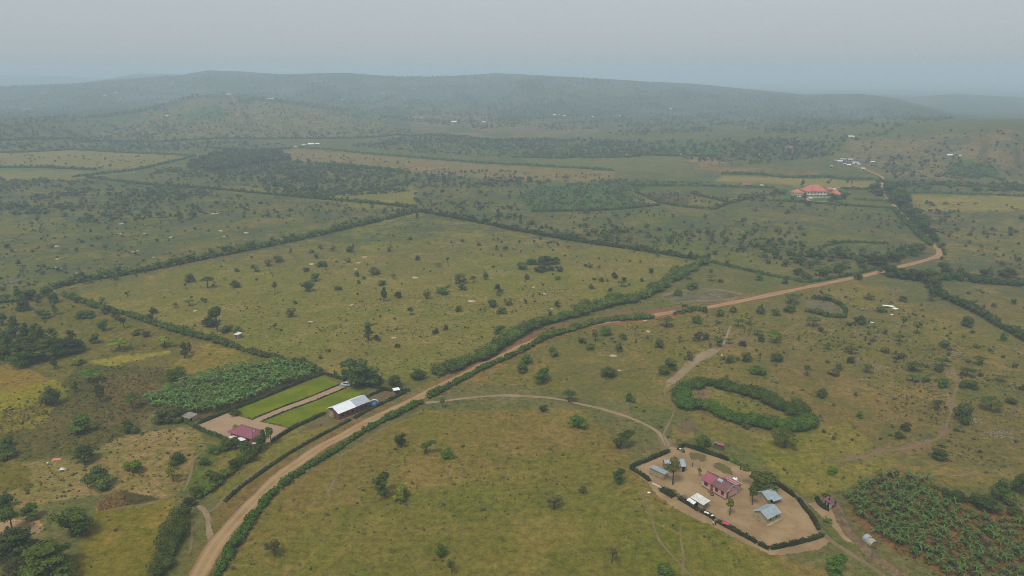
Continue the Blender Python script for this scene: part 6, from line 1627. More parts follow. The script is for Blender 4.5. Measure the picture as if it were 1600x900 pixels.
for i, (u, v, w_, d_, h_, m_, lb) in enumerate([(376, 694.5, 3.4, 2.4, 1.9, M_WHITE, "bright white tin roof of a lean-to among the trees below the maroon house"), (365, 689, 2.6, 1.2, 1.6, M_TINCREAM, "pale tin sheet propped left of the white lean-to"), (378, 699.5, 2.8, .8, 1.0, M_TINCREAM, "narrow pale tin sheet below the white lean-to"), (400, 698.5, 2.0, 1.6, 1.7, M_TINCREAM, "greenish pale tin lean-to roof under the maroon house trees")]):
    q = thing("lean_to", lb, "lean-to", G1(u, v), .55)
    slope("roof", m_, q, -w_ / 2, w_ / 2, (-d_ / 2, h_), (d_ / 2, h_ + .25))
    for sx in (-w_ / 2 + .15, w_ / 2 - .15):
        for sy in (-d_ / 2 + .15, d_ / 2 - .15): Geo().box(sx - .05, sx + .05, sy - .05, sy + .05, -.1, h_).obj("post", M_WOOD, q)
# mud latrine with flat grey roof
A, rz, L, W = frame_of((284.5, 658.0), (297, 661.5), (310.5, 656.0))
t = thing("latrine", "weathered brick and mud latrine under a flat pale roof at the forecourt corner", "latrine", A, rz)
Geo().box(0, L, 0, W, -.2, 2.0).obj("wall", M_MUD2, t); Geo().box(-.02, L * .98, -.04, .003, -.1, 1.9).obj("brick_face", M_BRICKG, t)
Geo().box(L + .003, L + .04, W * .05, W * .3, 0, 1.75).obj("doorway", M_DARK, t)
slope("roof", plain("weathered_sheet", (.24, .22, .18), .9, .1, .25, 1.2), t, -.15, L + .3, (-.2, 2.03), (W + .2, 2.3)); Geo().box(L * .45, L * .55, W * .5, W * .5 + .12, 2.1, 2.9).obj("vent", M_PALE, t)
# tin shed by the hedge
A, rz, L, W = frame_of((366.5, 528.5), (372, 529.8), (379.5, 527.5))
t = thing("shed", "small grey shed with a pale tin roof at the hedge of the big field", "shed", A, rz)
W = max(W, 2.2); Geo().box(0, L, 0, W, -.2, 2.1).obj("wall", plain("grey_mud", (.27, .22, .18), .95, .05, .2, 1), t)
slope("roof", M_TINCREAM, t, -.25, L + .25, (-.3, 2.15), (W + .3, 2.5)); Geo().box(L * .35, L * .65, -.03, .003, 0, 1.7).obj("door", M_DARK, t)

# ------------------------------------------------------------------ parked car
t = thing("car", "silver estate car parked at the head of the lawn driveway under the big tree", "car", G1(540, 602.5), math.radians(170))
prof = [(-2.15, .35), (-2.2, .75), (-2.05, 1.0), (-1.95, 1.05), (-1.35, 1.60), (-.6, 1.68), (.35, 1.62), (.95, 1.08), (1.9, .95), (2.15, .75), (2.15, .35)]
g = Geo(); w_ = .86; n_ = len(prof)
ww = [w_ if z < 1.06 else w_ * .82 for x, z in prof]
g.add([(x, -q, z) for (x, z), q in zip(prof, ww)] + [(x, q, z) for (x, z), q in zip(prof, ww)], [tuple(range(n_)), tuple(range(2 * n_ - 1, n_ - 1, -1))] + [(i, n_ + i, n_ + (i + 1) % n_, (i + 1) % n_) for i in range(n_)])
g.obj("body", M_SILVER, t)
for s_ in (-1, 1):
    y0, y1 = s_ * w_ * .985, s_ * w_ * .86
    for xa, xb, xc, xd in ((-1.75, -.95, -.98, -1.36), (-.88, -.05, -.08, -.85), (.02, .72, .30, 0.0)):
        Geo().add([(xa, y0, 1.08), (xb, y0, 1.08), (xc, y1, 1.55), (xd, y1, 1.55)], [(0, 1, 2, 3)]).obj("side_window", M_GLASS, t)
Geo().add([(.93, -.74, 1.12), (.93, .74, 1.12), (.40, .66, 1.60), (.40, -.66, 1.60)], [(0, 1, 2, 3)]).obj("windscreen", M_GLASS, t).location = (.012, 0, .012)
Geo().add([(-1.90, -.72, 1.10), (-1.38, -.64, 1.58), (-1.38, .64, 1.58), (-1.90, .72, 1.10)], [(0, 1, 2, 3)]).obj("rear_window", M_GLASS, t).location = (-.012, 0, .012)
for wx in (-1.35, 1.35):
    for s_ in (-1, 1):
        w1 = Geo().tube([(wx, s_ * .62, .33), (wx, s_ * .885, .33)], [.33, .33], 16).obj("wheel", M_RUBBER, t); Geo().tube([(wx, s_ * .62, .33), (wx, s_ * .895, .33)], [.19, .19], 12).obj("rim", M_CHROME, w1)
for s_ in (-1, 1):
    Geo().box(2.13, 2.17, s_ * .65 - .17, s_ * .65 + .17, .70, .86).obj("headlight", M_WHITE, t); Geo().box(-2.21, -2.15, s_ * .70 - .11, s_ * .70 + .11, .78, 1.0).obj("tail_light", M_LAMP, t)
Geo().box(2.14, 2.24, -.8, .8, .34, .56).obj("bumper", M_RUBBER, t); Geo().box(-2.27, -2.16, -.8, .8, .34, .56).obj("bumper", M_RUBBER, t)

# ------------------------------------------------------------------ the villa
def block(par, name, a, b, depth, wh, rise, over, cols, storeys=2, zoff=0.0):
    """one wing of the villa: cream walls, hipped red roof, rows of framed windows, cornice"""
    w = Geo().box(a[0], b[0], a[1], a[1] + depth, -.3, wh).obj(name, M_CREAM, par)
    hip(w, a[0] - over, b[0] + over, a[1] - over, a[1] + depth + over, wh + .16, rise, M_TILE)
    Geo().box(a[0] - .12, b[0] + .12, a[1] - .12, a[1] + depth + .12, wh / 2 - .12, wh / 2 + .12).obj("cornice", M_PALE, w)
    for s_ in range(storeys):
        z = .9 + s_ * wh / storeys
        for k in range(cols):
            x = a[0] + (b[0] - a[0]) * (k + .5) / cols
            f = Geo()
            for q in ((x - .75, x - .6, z, z + 1.5), (x + .6, x + .75, z, z + 1.5), (x - .75, x + .75, z + 1.503, z + 1.65), (x - .75, x + .75, z - .15, z - .003)): f.box(q[0], q[1], -.06, .003, q[2], q[3])
            fo = f.obj("window", M_PALE, w, (0, a[1], 0)); Geo().box(x - .598, x + .598, -.02, .004, z, z + 1.5).obj("pane", M_GLASS, fo)
    return w
VA = G1(1259.5, 308.5); VB = G1(1290.5, 308.5)
vs_ = (VB - VA).length / 31.0
t = thing("villa", "grand cream villa with three hipped red roofs among trees on the plain", "villa", VA, math.atan2((VB - VA).y, (VB - VA).x))
Lm = 31 * vs_
mw = block(t, "main_wing", (0, 0), (Lm, 0), 14, 6.2, 6.0, 1.3, 6)
block(t, "side_wing", (-18 * vs_, 1), (-5.2 * vs_, 1), 9, 4.6, 3.4, 1.1, 3, 1)
block(t, "side_wing", (37.5 * vs_, -8), (48.5 * vs_, -8), 9, 4.0, 5.0, 1.1, 3, 1)
tw_ = Geo().box(41 * vs_, 49 * vs_, 3, 10, -.3, 8.2).obj("tower", M_CREAM, t); hip(tw_, 35 * vs_, 44 * vs_, 1.5, 11, 8.0, 2.4, M_TILE)
hip(mw, Lm * .18, Lm * .5, -2.2, 6, 6.6, 5.4, M_TILE)
for k in range(7): lathe(Geo(), [(.28, 0), (.22, .3), (.2, 2.7), (.3, 3.0)], 8, (Lm * (.1 + .8 * k / 6), -2.2, 0)).obj("column", M_PALE, t)
Geo().box(0, Lm, -2.6, -.13, 3.0, 3.3).obj("balcony", M_PALE, t)
Geo().box(Lm * .02, Lm * 1.22, -2.9, -2.602, 0, 1.0).obj("balustrade", M_PALE, t)
for k in range(5): Geo().box(Lm * .04, Lm * .18, -3.0 - 1.6 * k, -3.0 - 1.6 * (k - 1) - .01, -.2, .8 - .17 * k).obj("step", M_PALE, t)
Geo().box(-5 * vs_, 0 - .13, 2, 6, -.2, 3.0).obj("link_wing", M_CREAM, t)
ribbon("drive", [(1262, 310), (1263, 313), (1272, 314.5), (1290, 315), (1312, 318)], 3.0, M_YARD2, 0.05, .1, "pale drive in front of the villa")

# ------------------------------------------------------------------ distant houses
def far_house(u, v, wpx, roofm, label, dpx=None, hw=2.6, name="far_house", group="tin roofed houses scattered over the distance", wallm=None, rot=None):
    p = G1(u, v)
    s, sn, cs = pxscale(p)
    w = wpx / s; d = min(w * .7, 9.0)
    p.z -= .3
    t = thing(name, label, "house", p, rot if rot is not None else (u * 0.37 % 0.8) - .4, group)
    rise = d * .24
    g = gable_wall(t, w, d, hw + .3, rise, wallm or M_MUD2); g.location = (-w / 2, 0, 0)
    r_ = Geo(); e = .5
    r_.add([(-w / 2 - e, -e, hw + .35 - .1), (w / 2 + e, -e, hw + .35 - .1), (w / 2 + e, d / 2, hw + rise + .42), (-w / 2 - e, d / 2, hw + rise + .42), (w / 2 + e, d + e, hw + .25), (-w / 2 - e, d + e, hw + .25)], [(0, 1, 2, 3), (3, 2, 4, 5)])
    r_.obj("roof", roofm, t)
    Geo().box(-.5, .5, -.04, .003, 0, 2.1).obj("door", M_DARK, t)
    return t
VG = "houses of the far roadside village"
for x, y, w, m_, lb in [(320, 272, 90, M_TINGREY, "grey roof at the village's left tip"), (450, 299, 120, M_TINWHITE, "brightest white roof at the left of the far village"), (560, 240, 170, M_TIN, "long grey-blue roof at the back of the village"), (780, 246, 150, M_TINGREY, "slanting grey roof at the back right of the village"), (690, 316, 130, M_ROOFRUST, "brownish roof in the middle of the village"),
                         (730, 418, 110, M_TINWHITE, "white roof at the front middle of the village"), (940, 345, 170, M_TINGREY, "wide pale grey roof right of the village middle"), (1040, 394, 90, M_TINWHITE, "white roof in front of the wide pale grey village roof"), (1180, 530, 130, M_TINCREAM, "cream roof nearest the road below the village"), (1480, 320, 130, M_TINCREAM, "lone cream roof off to the right of the village"),
                         (180, 453, 60, M_TINWHITE, "tiny white roof detached left of the village"), (600, 384, 110, M_TIN, "grey roof between the white village roofs"), (1330, 446, 90, M_ROOFRUST, "rusty roof right of the road at the village"), (860, 372, 90, M_TINGREY, "small grey roof in the village middle")]:
    far_house(1290 + x / 20, 240 + y / 20, w / 20, m_, lb, group=VG)
for u, v, w, m_, lb in [(1485, 245.5, 9, M_TINWHITE, "white roofed farmhouse on the bare far hillside"), (1500, 246, 4, M_TINWHITE, "small white outbuilding right of the hillside farmhouse"), (1231, 234, 15, M_ROOFPINK, "wide pinkish red roofed house at the foot of the hill"), (1330, 216, 8, M_TINCREAM, "pale house on the hill shoulder above the village"), (1167, 292, 14, M_ROOFPINK, "red roofed house with pale gable left of the villa gardens"),
                         (1190, 293, 4, M_TINWHITE, "small white hut right of the red roofed house by the villa gardens"), (978, 246, 8, M_TINWHITE, "white roofed house alone on the far green plain"), (1184, 244, 5, M_TINWHITE, "small white roofed house on the plain left of the pink one"), (1065, 244, 4, M_TINCREAM, "tiny pale house above the brown far field"), (357, 149, 9, M_TINCREAM, "pale house on the very top of the middle hill"),
                         (421, 156, 11, M_TINWHITE, "long white roof on the middle hill's right shoulder"), (492, 179, 10, M_ROOFPINK, "reddish house on the lower right slope of the middle hill"), (658, 185, 3, M_TINWHITE, "tiny white house below the ridge, left of the long pale one"), (708, 192, 11, M_TINWHITE, "long pale roof at the ridge foot near the brown field"), (756, 192, 4, M_TINWHITE, "tiny white house right of the long pale roof at the ridge foot"),
                         (787, 190, 5, M_TINCREAM, "small pale house further right of the long pale roof"), (534, 157, 3, M_TINWHITE, "tiny white house on the ridge above the dark plantation"), (600, 188, 4, M_TINCREAM, "small pale house at the edge of the dark hillside plot"), (598, 147, 3, M_TINWHITE, "tiny white house halfway up the ridge"), (646, 140, 3, M_TINWHITE, "topmost tiny white house on the ridge face"),
                         (637, 167, 3, M_TINWHITE, "tiny white house on the lower ridge spur"), (141, 151, 4, M_TINWHITE, "left white house of the far left hillside trio"), (164, 151, 4, M_TINWHITE, "middle white house of the far left hillside trio"), (181, 146, 3, M_TINWHITE, "upper white house of the far left hillside trio"), (188, 156, 3, M_TINWHITE, "lone white house below the far left trio"),
                         (216, 171, 5, M_TINCREAM, "pale house left of the red earth yard on the middle hill"), (228, 180, 7, M_ROOFPINK, "red house by the red earth on the middle hill"), (260, 183, 6, M_TINCREAM, "pale house beside the dark hillside plot"), (66, 146, 3, M_TINWHITE, "tiny white house near the pale far left road"),
                         (462, 231, 4, M_TINWHITE, "leftmost small roof of the row of four"), (474, 229, 6, M_TINCREAM, "second roof of the row of four"), (486, 227.5, 9, M_TINWHITE, "longest white roof of the row of four"), (496, 227, 6, M_TINWHITE, "last roof of the row of four"), (40, 172, 14, M_TINGREY, "long grey roofs by the pale far left road"),
                         (867, 181, 5, M_TINWHITE, "left white roof of the ridge foot hamlet"), (874, 181.5, 5, M_TINCREAM, "middle pale roof of the ridge foot hamlet"), (882, 182, 4, M_TINWHITE, "right white roof of the ridge foot hamlet"), (926, 184, 3, M_TINWHITE, "single white roof between two ridge foot hamlets"), (962, 183, 4, M_TINWHITE, "left roof of the second ridge foot hamlet"), (970, 182.5, 4, M_TINWHITE, "right roof of the second ridge foot hamlet"), (1048, 171, 3, M_TINWHITE, "tiny white house on the ridge face right of the hamlets")]:
    far_house(u, v, w, m_, lb)
ribbon("far_road", [(8, 151), (30, 153), (44, 157), (50, 162), (40, 168), (20, 172)], 14, M_GREY, 1.5, .1, "pale far road curving over the left hillside")
ribbon("hill_track", [(360, 149), (366, 157), (374, 170), (368, 186)], 9, M_PATH, 1.5, .1, "pale track down the middle hill")

# ------------------------------------------------------------------ small things on the ground
def lump(seed, n=1, rough=0.25, flat=0.5):
    r = np.random.default_rng(seed)
    V = ICO_V.copy(); F = ICO_F
    mid = {}; V = list(map(tuple, V)); F2 = []
    for f in F:
        m = []
        for a, b in ((f[0], f[1]), (f[1], f[2]), (f[2], f[0])):
            k = (min(a, b), max(a, b))
            if k not in mid:
                q = (np.array(V[a]) + np.array(V[b])); q /= np.linalg.norm(q); V.append(tuple(q)); mid[k] = len(V) - 1
            m.append(mid[k])
        F2 += [(f[0], m[0], m[2]), (f[1], m[1], m[0]), (f[2], m[2], m[1]), (m[0], m[1], m[2])]
    V = np.array(V) * r.uniform(1 - rough, 1 + rough, (len(V), 1)) * np.array([1, 1, flat])
    return V, np.array(F2)
MOUND = [mesh_np("mound", *(lambda vf: (vf[0], [vf[1]]))(lump(s, 1, .22, .55)), M_MOUND, None, True) for s in range(5)]
for i, (u, v, w) in enumerate([(485, 503, 9), (549, 477, 9), (649, 434, 12), (570, 402, 10), (487, 413, 11), (560, 411, 8), (556, 421, 9), (737, 471, 15), (834, 449, 8), (862, 482, 6), (615, 528, 9), (305, 486, 10), (86, 385, 14), (212, 393, 13), (187, 365, 10), (189, 350, 9), (267, 371, 9), (90, 405, 8), (120, 427, 7), (345, 361, 9), (350, 370, 7),
                               (385, 364, 11), (358, 387, 6), (283, 302, 9), (336, 334, 12), (226, 365, 7), (240, 402, 6), (1008, 501, 8), (1013, 618 - 100, 9), (958, 556, 12), (1128, 555, 7), (968, 579, 7)]):
    p = G1(u, v); s, sn, cs = pxscale(p); W = w / s
    o = mobj("earth_mound", MOUND[i % 5], None, p, i * 1.3); o.scale = (W * .5, W * .33, min(1.1, W * .25))
    tag(o, None, "mound", "pale earth mounds in the pasture"); auto_label(o, ("small" if w < 9 else "wide") + " pale bare earth mound", u, v)
# pale stones of the right-hand slope
def stones():
    r = np.random.default_rng(41); P = []
    for u, v, ru, rv, n in [(1425, 567, 18, 5, 60), (1492, 554, 22, 7, 110), (1488, 582, 16, 4, 40), (1475, 616, 14, 4, 40), (1520, 658, 16, 7, 60), (1562, 677, 24, 9, 90), (1402, 510, 16, 4, 50), (1372, 576, 8, 4, 30), (1356, 593, 8, 3, 25), (1395, 618, 10, 4, 25), (1210, 592, 16, 6, 40), (1250, 540, 24, 8, 50), (1345, 517, 26, 5, 40), (1575, 545, 26, 6, 60), (1430, 440, 30, 8, 60), (1110, 460, 40, 7, 80), (1330, 470, 40, 10, 60), (1580, 625, 20, 12, 50), (1440, 690, 20, 8, 30), (1236, 800, 8, 2, 3), (1480, 820, 60, 50, 40), (1560, 490, 30, 20, 60)]:
        q = r.normal(0, .5, (n, 2)); g = G(u + q[:, 0] * ru, v + q[:, 1] * rv); P.append(g)
    P = np.vstack(P); n = len(P)
    src = [bpy.data.objects.new("stone", mesh_np("stone", *(lambda vf: (vf[0], [vf[1]]))(lump(60 + k, 1, .3, .55)), M_ROCK if k < 3 else M_SLATE)) for k in range(4)]
    s = r.uniform(.08, .32, n)
    scatter("loose_stones", "pale loose stones littering the dry slope", P, r.uniform(0, 6.28, n), np.column_stack([s * r.uniform(.8, 1.6, n), s, s * r.uniform(.5, .9, n)]), r.integers(0, 4, n), src)
stones()
def heap(name, label, u, v, n, rad, ms, seed):
    r = random.Random(seed); t = thing(name, label, "heap", G1(u, v), 0)
    for k in range(n):
        a = r.uniform(0, 6.28); q = rad * math.sqrt(r.random())
        vv, ff = lump(seed * 31 + k, 1, .3, .7)
        o = mobj("stone", mesh_np("stone", vv, [ff], ms[k % len(ms)]), t, (q * math.cos(a) * 1.7, q * math.sin(a), r.uniform(.1, .5)), a); sc = r.uniform(.4, .8); o.scale = (sc * 1.3, sc, sc * .8)
    return t
heap("stone_heap", "dark stone heap, the ruin on the pasture below the road bend", 1348, 483, 14, 1.6, [M_SLATE, M_ROCK, M_SLATE], 3)
t = heap("ruined_hut", "collapsed dark hut ruin with scattered blocks at the frame's edge", 17, 441, 16, 3.2, [M_SLATE, M_ROCK, M_SLATE], 5)
slope("roof", M_SLATE, t, -1, 6, (-2, .3), (2.2, 1.6)); Geo().box(-2.2, -1.0, -2.6, -2.0, 0, .8).obj("block", M_WHITE, t)
def cloth(name, label, u, v, w, d, h, mat, rot, seed, cat="sheet", lift=0.0):
    r = np.random.default_rng(seed); n = 9
    X, Y = np.meshgrid(np.linspace(-w / 2, w / 2, n), np.linspace(-d / 2, d / 2, n), indexing='ij')
    Z = h * np.clip(1 - (2 * X / w) ** 2, 0, 1) * np.clip(1 - (2 * Y / d) ** 2, 0, 1) * r.uniform(.6, 1.1, X.shape) + .02
    X = X + r.normal(0, .05 * w, X.shape); Y = Y + r.normal(0, .05 * d, Y.shape)
    i = (np.arange(n - 1)[:, None] * n + np.arange(n - 1)[None]).ravel()
    o = mobj(name, mesh_np(name, np.column_stack([X.ravel(), Y.ravel(), Z.ravel()]), [np.stack([i, i + n, i + n + 1, i + 1], 1)], mat, None, True), None, G1(u, v) + Vector((0, 0, lift)), rot)
    return tag(o, label, cat)
cloth("plastic_sheet", "salmon pink sheet spread on the dry stubble", 89, 717.5, 2.9, 1.6, .5, M_ROSE, .25, 1)
cloth("sack_pile", "pale sacks heaped on the stubble below the pink sheet", 97, 733, 2.2, 1.3, .6, M_TINCREAM, .2, 2, "sacks")
lathe(Geo(), [(.22, 0), (.28, .5), (.26, .52)], 12).obj("bucket", M_WHITE, None, G1(74.5, 725)); tag(bpy.data.objects["bucket"], "small white bucket on the stubble left of the pink sheet", "bucket")
cloth("white_cloth", "longest white cloth laid out on the grass by a dark bush", 1386, 477.5, 4.8, 1.8, .35, M_WHITE, -.35, 3, "cloth"); cloth("white_cloth", "small middle white cloth of three on the grass", 1393.5, 478.5, 2.6, 2.2, .4, M_WHITE, .1, 4, "cloth")
cloth("white_cloth", "square white cloth at the right end of three on the grass", 1398.5, 482, 2.6, 2.6, .5, M_WHITE, .5, 5, "cloth"); cloth("white_cloth", "lone white scrap below the three white cloths", 1393.5, 491.8, 1.2, 1.2, .3, M_WHITE, .5, 6, "cloth")
cloth("white_cloth", "white scrap right of the dark bush by the small corral", 1361, 503.5, 2.6, .9, .3, M_WHITE, -.4, 7, "cloth"); cloth("white_sack", "white sack lying in the grass outside the yard hedge", 1014, 769.5, .9, .7, .3, M_WHITE, .3, 8, "sack")
cloth("pink_cloth", "bright pink cloth spread over the yard hedge to dry", 1133.5, 823.5, 2.2, 1.1, .35, M_MAGENTA, -.55, 9, "cloth", 1.28)
for i, (u, v, lb) in enumerate([(1102, 806.3, "left white pot cover on top of the yard hedge"), (1105.5, 807.8, "middle white pot cover on top of the yard hedge"), (1112.5, 811.5, "right white pot cover on top of the yard hedge"), (1062.6, 706.5, "white cloth on the hedge end by the yard gateway"), (1208.5, 758.5, "white cloth on the hedge end behind the grey huts")]):
    cloth("hedge_cloth", lb, u, v, .75, .6, .3, M_WHITE, .2 * i, 20 + i, "cloth", 1.30)
t = thing("plank", "pale fallen plank lying where the yard hedge breaks", "plank", G1(1027, 759.5), math.radians(-44)); Geo().box(-1.9, 1.9, -.22, .22, .05, .35).obj("board", M_PALE, t); Geo().box(-1.9, -1.5, -.21, .21, -.1, .049).obj("block", M_WOOD, t)
t = thing("log_pile", "small pile of cut logs on the yard left of the white roofed shed", "log pile", G1(1070, 776.5), .3)
for k in range(6): Geo().tube([(-.6, -.4 + .2 * k, .15 + .16 * (k % 2)), (.6, -.35 + .2 * k, .15 + .14 * (k % 3))], [.12, .1], 7).obj("log", M_WOOD, t)
g = Geo(); nv = []
for k in range(14):
    a = 2 * math.pi * k / 14
    for j in range(6):
        b = 2 * math.pi * j / 6; r = .42 + .14 * math.cos(b); nv.append((r * math.cos(a), .14 * math.sin(b), .55 + r * math.sin(a)))
g.add(nv, [(k * 6 + j, k * 6 + (j + 1) % 6, ((k + 1) % 14) * 6 + (j + 1) % 6, ((k + 1) % 14) * 6 + j) for k in range(14) for j in range(6)])
tag(g.obj("tyre", M_RUBBER, None, G1(1112.3, 774.8), math.radians(-35)), "black tyre leaning at the front of the pink house", "tyre")
# eroded bank of the ditch
def bank():
    P = G([1306, 1311, 1317, 1330, 1347, 1366, 1392, 1425], [786, 800, 815, 836, 852, 870, 889, 910])[:, :2]
    Q, L = resample(P, .7); n = len(Q); T = np.gradient(Q, axis=0); T /= np.linalg.norm(T, axis=1)[:, None]; Nn = np.stack([-T[:, 1], T[:, 0]], 1)
    off = np.array([-1.9, -1.4, -.9, -.5, 0, .5, .9, 1.3, 1.7]); prof = np.array([-.05, .15, .3, .7, 1.0, .95, .7, .3, -.05])
    s = np.linspace(0, L, n)
    V = []
    for j in range(9):
        c = Q + Nn * (off[j] * (1 + .3 * (vnoise(s * .7 + j, s * 0 + j) - .5)))[:, None]
        V.append(np.column_stack([c, prof[j] * (1.1 + 1.0 * (fbm(s * .5 + j * 3, s * 0 + j, 3) - .5)) - .0]))
    V = np.stack(V, 1).reshape(-1, 3); i = (np.arange(n - 1)[:, None] * 9 + np.arange(8)[None]).ravel()
    tag(mobj("earth_bank", mesh_np("earth_bank", V, [np.stack([i, i + 9, i + 10, i + 1], 1)[:, ::-1]], plain("eroded_earth", (.155, .105, .055), 1, 0, .4, .8, (.26, .19, .11)))), "brown eroded bank of the ditch beside the banana grove", None, None, "structure")
bank()

# ------------------------------------------------------------------ cattle
def skin_mesh(name, verts, edges, rad, root, mats, pick, sub=1):
    me = bpy.data.meshes.new(name); me.from_pydata(verts, edges, []); o = bpy.data.objects.new(name, me); COL.objects.link(o)
    o.modifiers.new("skin", 'SKIN'); o.modifiers.new("sub", 'SUBSURF').levels = sub
    for k, sv in enumerate(me.skin_vertices[0].data):
        r = rad[k]; sv.radius = (r, r) if isinstance(r, (int, float)) else r; sv.use_root = (k == root)
    dg = bpy.context.evaluated_depsgraph_get(); ev = o.evaluated_get(dg)
    out = bpy.data.meshes.new_from_object(ev); bpy.data.objects.remove(o); bpy.data.meshes.remove(me); out.name = name
    out.materials.clear()
    for m_ in mats: out.materials.append(m_)
    for p in out.polygons: p.material_index = pick(p.center); p.use_smooth = True
    return out
def cow_mesh(graze, m1, m2):
    V = [(-.75, 0, 1.12), (-.35, 0, 1.10), (.15, 0, 1.08), (.58, 0, 1.15)]; R = [.27, .34, .37, .29]; E = [(0, 1), (1, 2), (2, 3)]
    def chain(par, pts, rr):
        p = par
        for q, r in zip(pts, rr): V.append(q); R.append(r); E.append((p, len(V) - 1)); p = len(V) - 1
        return p
    if graze: h = chain(3, [(.88, 0, 1.0), (1.12, 0, .62), (1.22, 0, .36), (1.30, 0, .14)], [.19, .15, .14, .08])
    else: h = chain(3, [(.86, 0, 1.35), (1.05, 0, 1.52), (1.25, 0, 1.46), (1.48, 0, 1.30)], [.19, .15, .14, .085])
    hd = len(V) - 2
    for s_ in (-1, 1):
        b = V[hd]; chain(hd, [(b[0] - .06, s_ * .16, b[2] + .12), (b[0] - .04, s_ * .26, b[2] + .34)], [.035, .015])
        chain(0, [(-.78, s_ * .18, .78), (-.66, s_ * .19, .58), (-.82, s_ * .19, .36), (-.79, s_ * .19, .04)], [.16, .085, .055, .055])
        chain(3, [(.58, s_ * .17, .72), (.56, s_ * .17, .40), (.57, s_ * .17, .04)], [.12, .065, .055])
    chain(0, [(-1.02, 0, 1.10), (-1.10, 0, .62), (-1.09, 0, .42)], [.05, .025, .045])
    return skin_mesh("cow", V, E, R, 1, [m1, m2], lambda c: 1 if (math.sin(c.x * 5.1 + 1) + math.sin(c.z * 6 + c.y * 4) > .9) else 0)
M_COWB = plain("black_hide", (.018, .016, .015), .8, .2, .2, 2); M_COWR = plain("brown_hide", (.075, .042, .025), .85, .15, .25, 2); M_COWW = plain("white_hide", (.55, .52, .46), .85, .1, .1, 2)
COWS = {'black': [cow_mesh(False, M_COWB, M_COWB), cow_mesh(True, M_COWB, M_COWB)], 'brown': [cow_mesh(True, M_COWR, M_COWR), cow_mesh(False, M_COWR, M_COWR)], 'black and white': [cow_mesh(False, M_COWB, M_COWW), cow_mesh(True, M_COWB, M_COWW)], 'white': [cow_mesh(True, M_COWW, M_COWW), cow_mesh(False, M_COWW, M_COWW)]}
for i, (u, v, c) in enumerate([(34.5, 426, 'black'), (36, 418, 'brown'), (59, 426.5, 'black'), (61, 418, 'black'), (70, 418, 'brown'), (76, 422, 'black'), (85, 422.5, 'brown'), (88, 422, 'white'), (90, 422.5, 'black'), (92.5, 424.5, 'black'), (97, 424, 'black and white'), (102, 422, 'brown'), (25, 451.5, 'black'),
                               (856, 381.5, 'black'), (861, 380.5, 'black'), (864, 379, 'black and white'), (871, 383, 'black'), (872.5, 384.5, 'brown'), (888, 388.5, 'black'), (848, 447, 'brown'), (833, 464, 'brown'), (845, 462.5, 'black and white'), (851, 462.5, 'white'), (1352, 531.5, 'black'), (1585, 575.5, 'black'), (1075, 437.5, 'black'), (1079, 437, 'brown')]):
    o = mobj("cow", COWS[c][i % 2], None, G1(u, v), i * 2.1); o.scale = (1.25,) * 3
    tag(o, None, "cow", "cattle grazing the pasture"); auto_label(o, f"{c} {'standing' if i % 2 == (0 if c in ('black', 'black and white') else 1) else 'grazing'} cow", u, v)

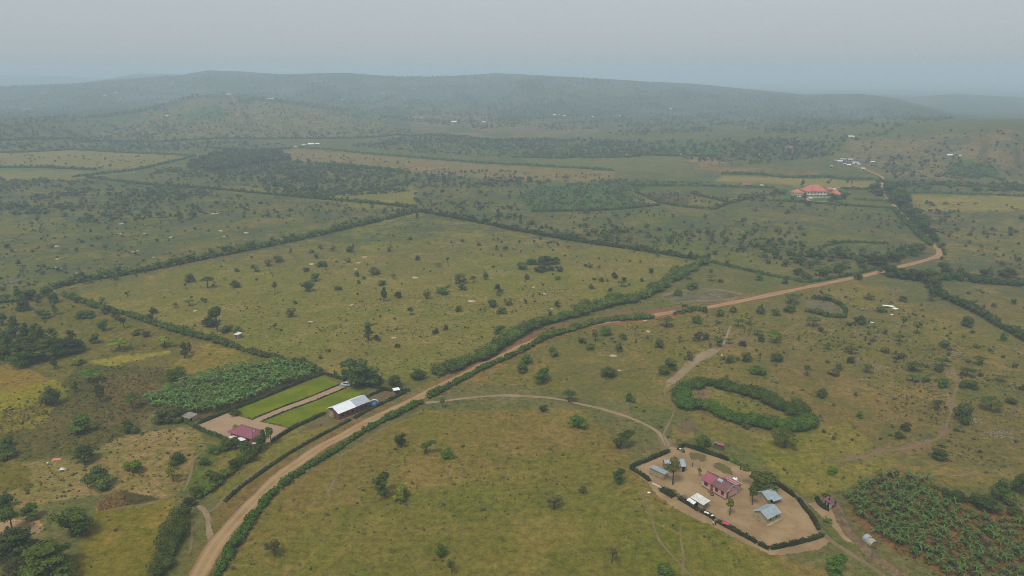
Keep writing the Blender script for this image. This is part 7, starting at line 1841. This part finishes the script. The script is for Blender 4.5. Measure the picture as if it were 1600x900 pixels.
# ------------------------------------------------------------------ people
M_SKIN = plain("brown_skin", (.09, .05, .032), .6, .3, .1, 3); M_HAIR = plain("black_hair", (.012, .010, .009), .9, .1, .1, 3)
def person(label, u, v, rz, top, bottom, stride=.12, arm=.1, seed=0):
    V = [(0, 0, .93), (0, 0, 1.12), (0, .01, 1.36), (0, .0, 1.49), (0, -.02, 1.56), (0, -.025, 1.66), (0, -.02, 1.74)]
    R = [(.155, .11), (.145, .10), (.175, .11), (.055, .055), (.065, .07), (.088, .10), (.06, .07)]; E = [(i, i + 1) for i in range(6)]
    def chain(par, pts, rr):
        p = par
        for q, r in zip(pts, rr): V.append(q); R.append((r, r)); E.append((p, len(V) - 1)); p = len(V) - 1
        return p
    for s_ in (-1, 1):
        f = stride * s_
        chain(0, [(s_ * .095, 0, .86), (s_ * .10, -f * .5 - .02, .48), (s_ * .10, -f * .8 + .02, .10), (s_ * .11, -f * .8 - .13, .035)], [.095, .065, .045, .04])
        a = -f * .8
        w = chain(2, [(s_ * .20, 0, 1.40), (s_ * .26, -a * .5 + .03, 1.12), (s_ * .27, -a - arm, .88), (s_ * .27, -a - arm - .03, .80)], [.058, .042, .032, .036])
        for k in range(4): chain(w, [(s_ * (.245 + .014 * k), -a - arm - .055 + .012 * k, .745), (s_ * (.245 + .013 * k), -a - arm - .04 + .012 * k, .705 + .006 * abs(k - 1))], [.010, .008])
        chain(w, [(s_ * .235, -a - arm - .07, .775), (s_ * .235, -a - arm - .085, .745)], [.011, .009])
    def pick(c):
        if c.z > 1.69 or (c.z > 1.60 and c.y > .02): return 3
        if c.z > 1.47: return 0
        if abs(c.x) > .205 and c.z < 1.05: return 0
        if c.z > .92 or abs(c.x) > .21: return 1
        if c.z > .13: return 2
        return 0
    me = skin_mesh("person", V, E, R, 0, [M_SKIN, top, bottom, M_HAIR], pick, 2)
    return tag(mobj("person", me, None, G1(u, v), rz), label, "person")
C1 = plain("navy_shirt", (.03, .035, .075), .9, .1, .1, 3); C2 = plain("dark_trousers", (.025, .022, .022), .9, .1, .1, 3); C3 = plain("white_shirt", (.68, .66, .62), .9, .1, .05, 3); C4 = plain("red_brown_cloth", (.17, .055, .035), .9, .1, .15, 3); C5 = plain("black_top", (.022, .018, .02), .9, .1, .1, 3)
person("person in dark blue walking across the yard by the tin hut door", 1081.5, 729.5, 1.2, C1, C4, .16)
person("person in a white top and reddish cloth on the path outside the hedge", 1114, 821.5, 2.2, C3, C4, .05)
person("person in dark clothes beside the one in white outside the hedge", 1117.6, 820.8, -.9, C5, C2, .10)

# ------------------------------------------------------------------ haze: one closed box of even, pale air
def build_haze():
    m, nt, out = newmat("haze_air")
    pv = nt.nodes.new("ShaderNodeVolumePrincipled")
    pv.inputs["Color"].default_value = (0.72, 0.88, 1.0, 1)
    pv.inputs["Density"].default_value = HAZE_DENSITY
    pv.inputs["Anisotropy"].default_value = 0.0
    nt.links.new(pv.outputs[0], out.inputs["Volume"])
    top = 186.0
    g = Geo().box(-18000, 18000, -18000, 18000, -12.0, top)
    return tag(g.obj("haze", m), "even pale dusty haze over the whole valley", None, None, "stuff")
build_haze()
finish_labels()
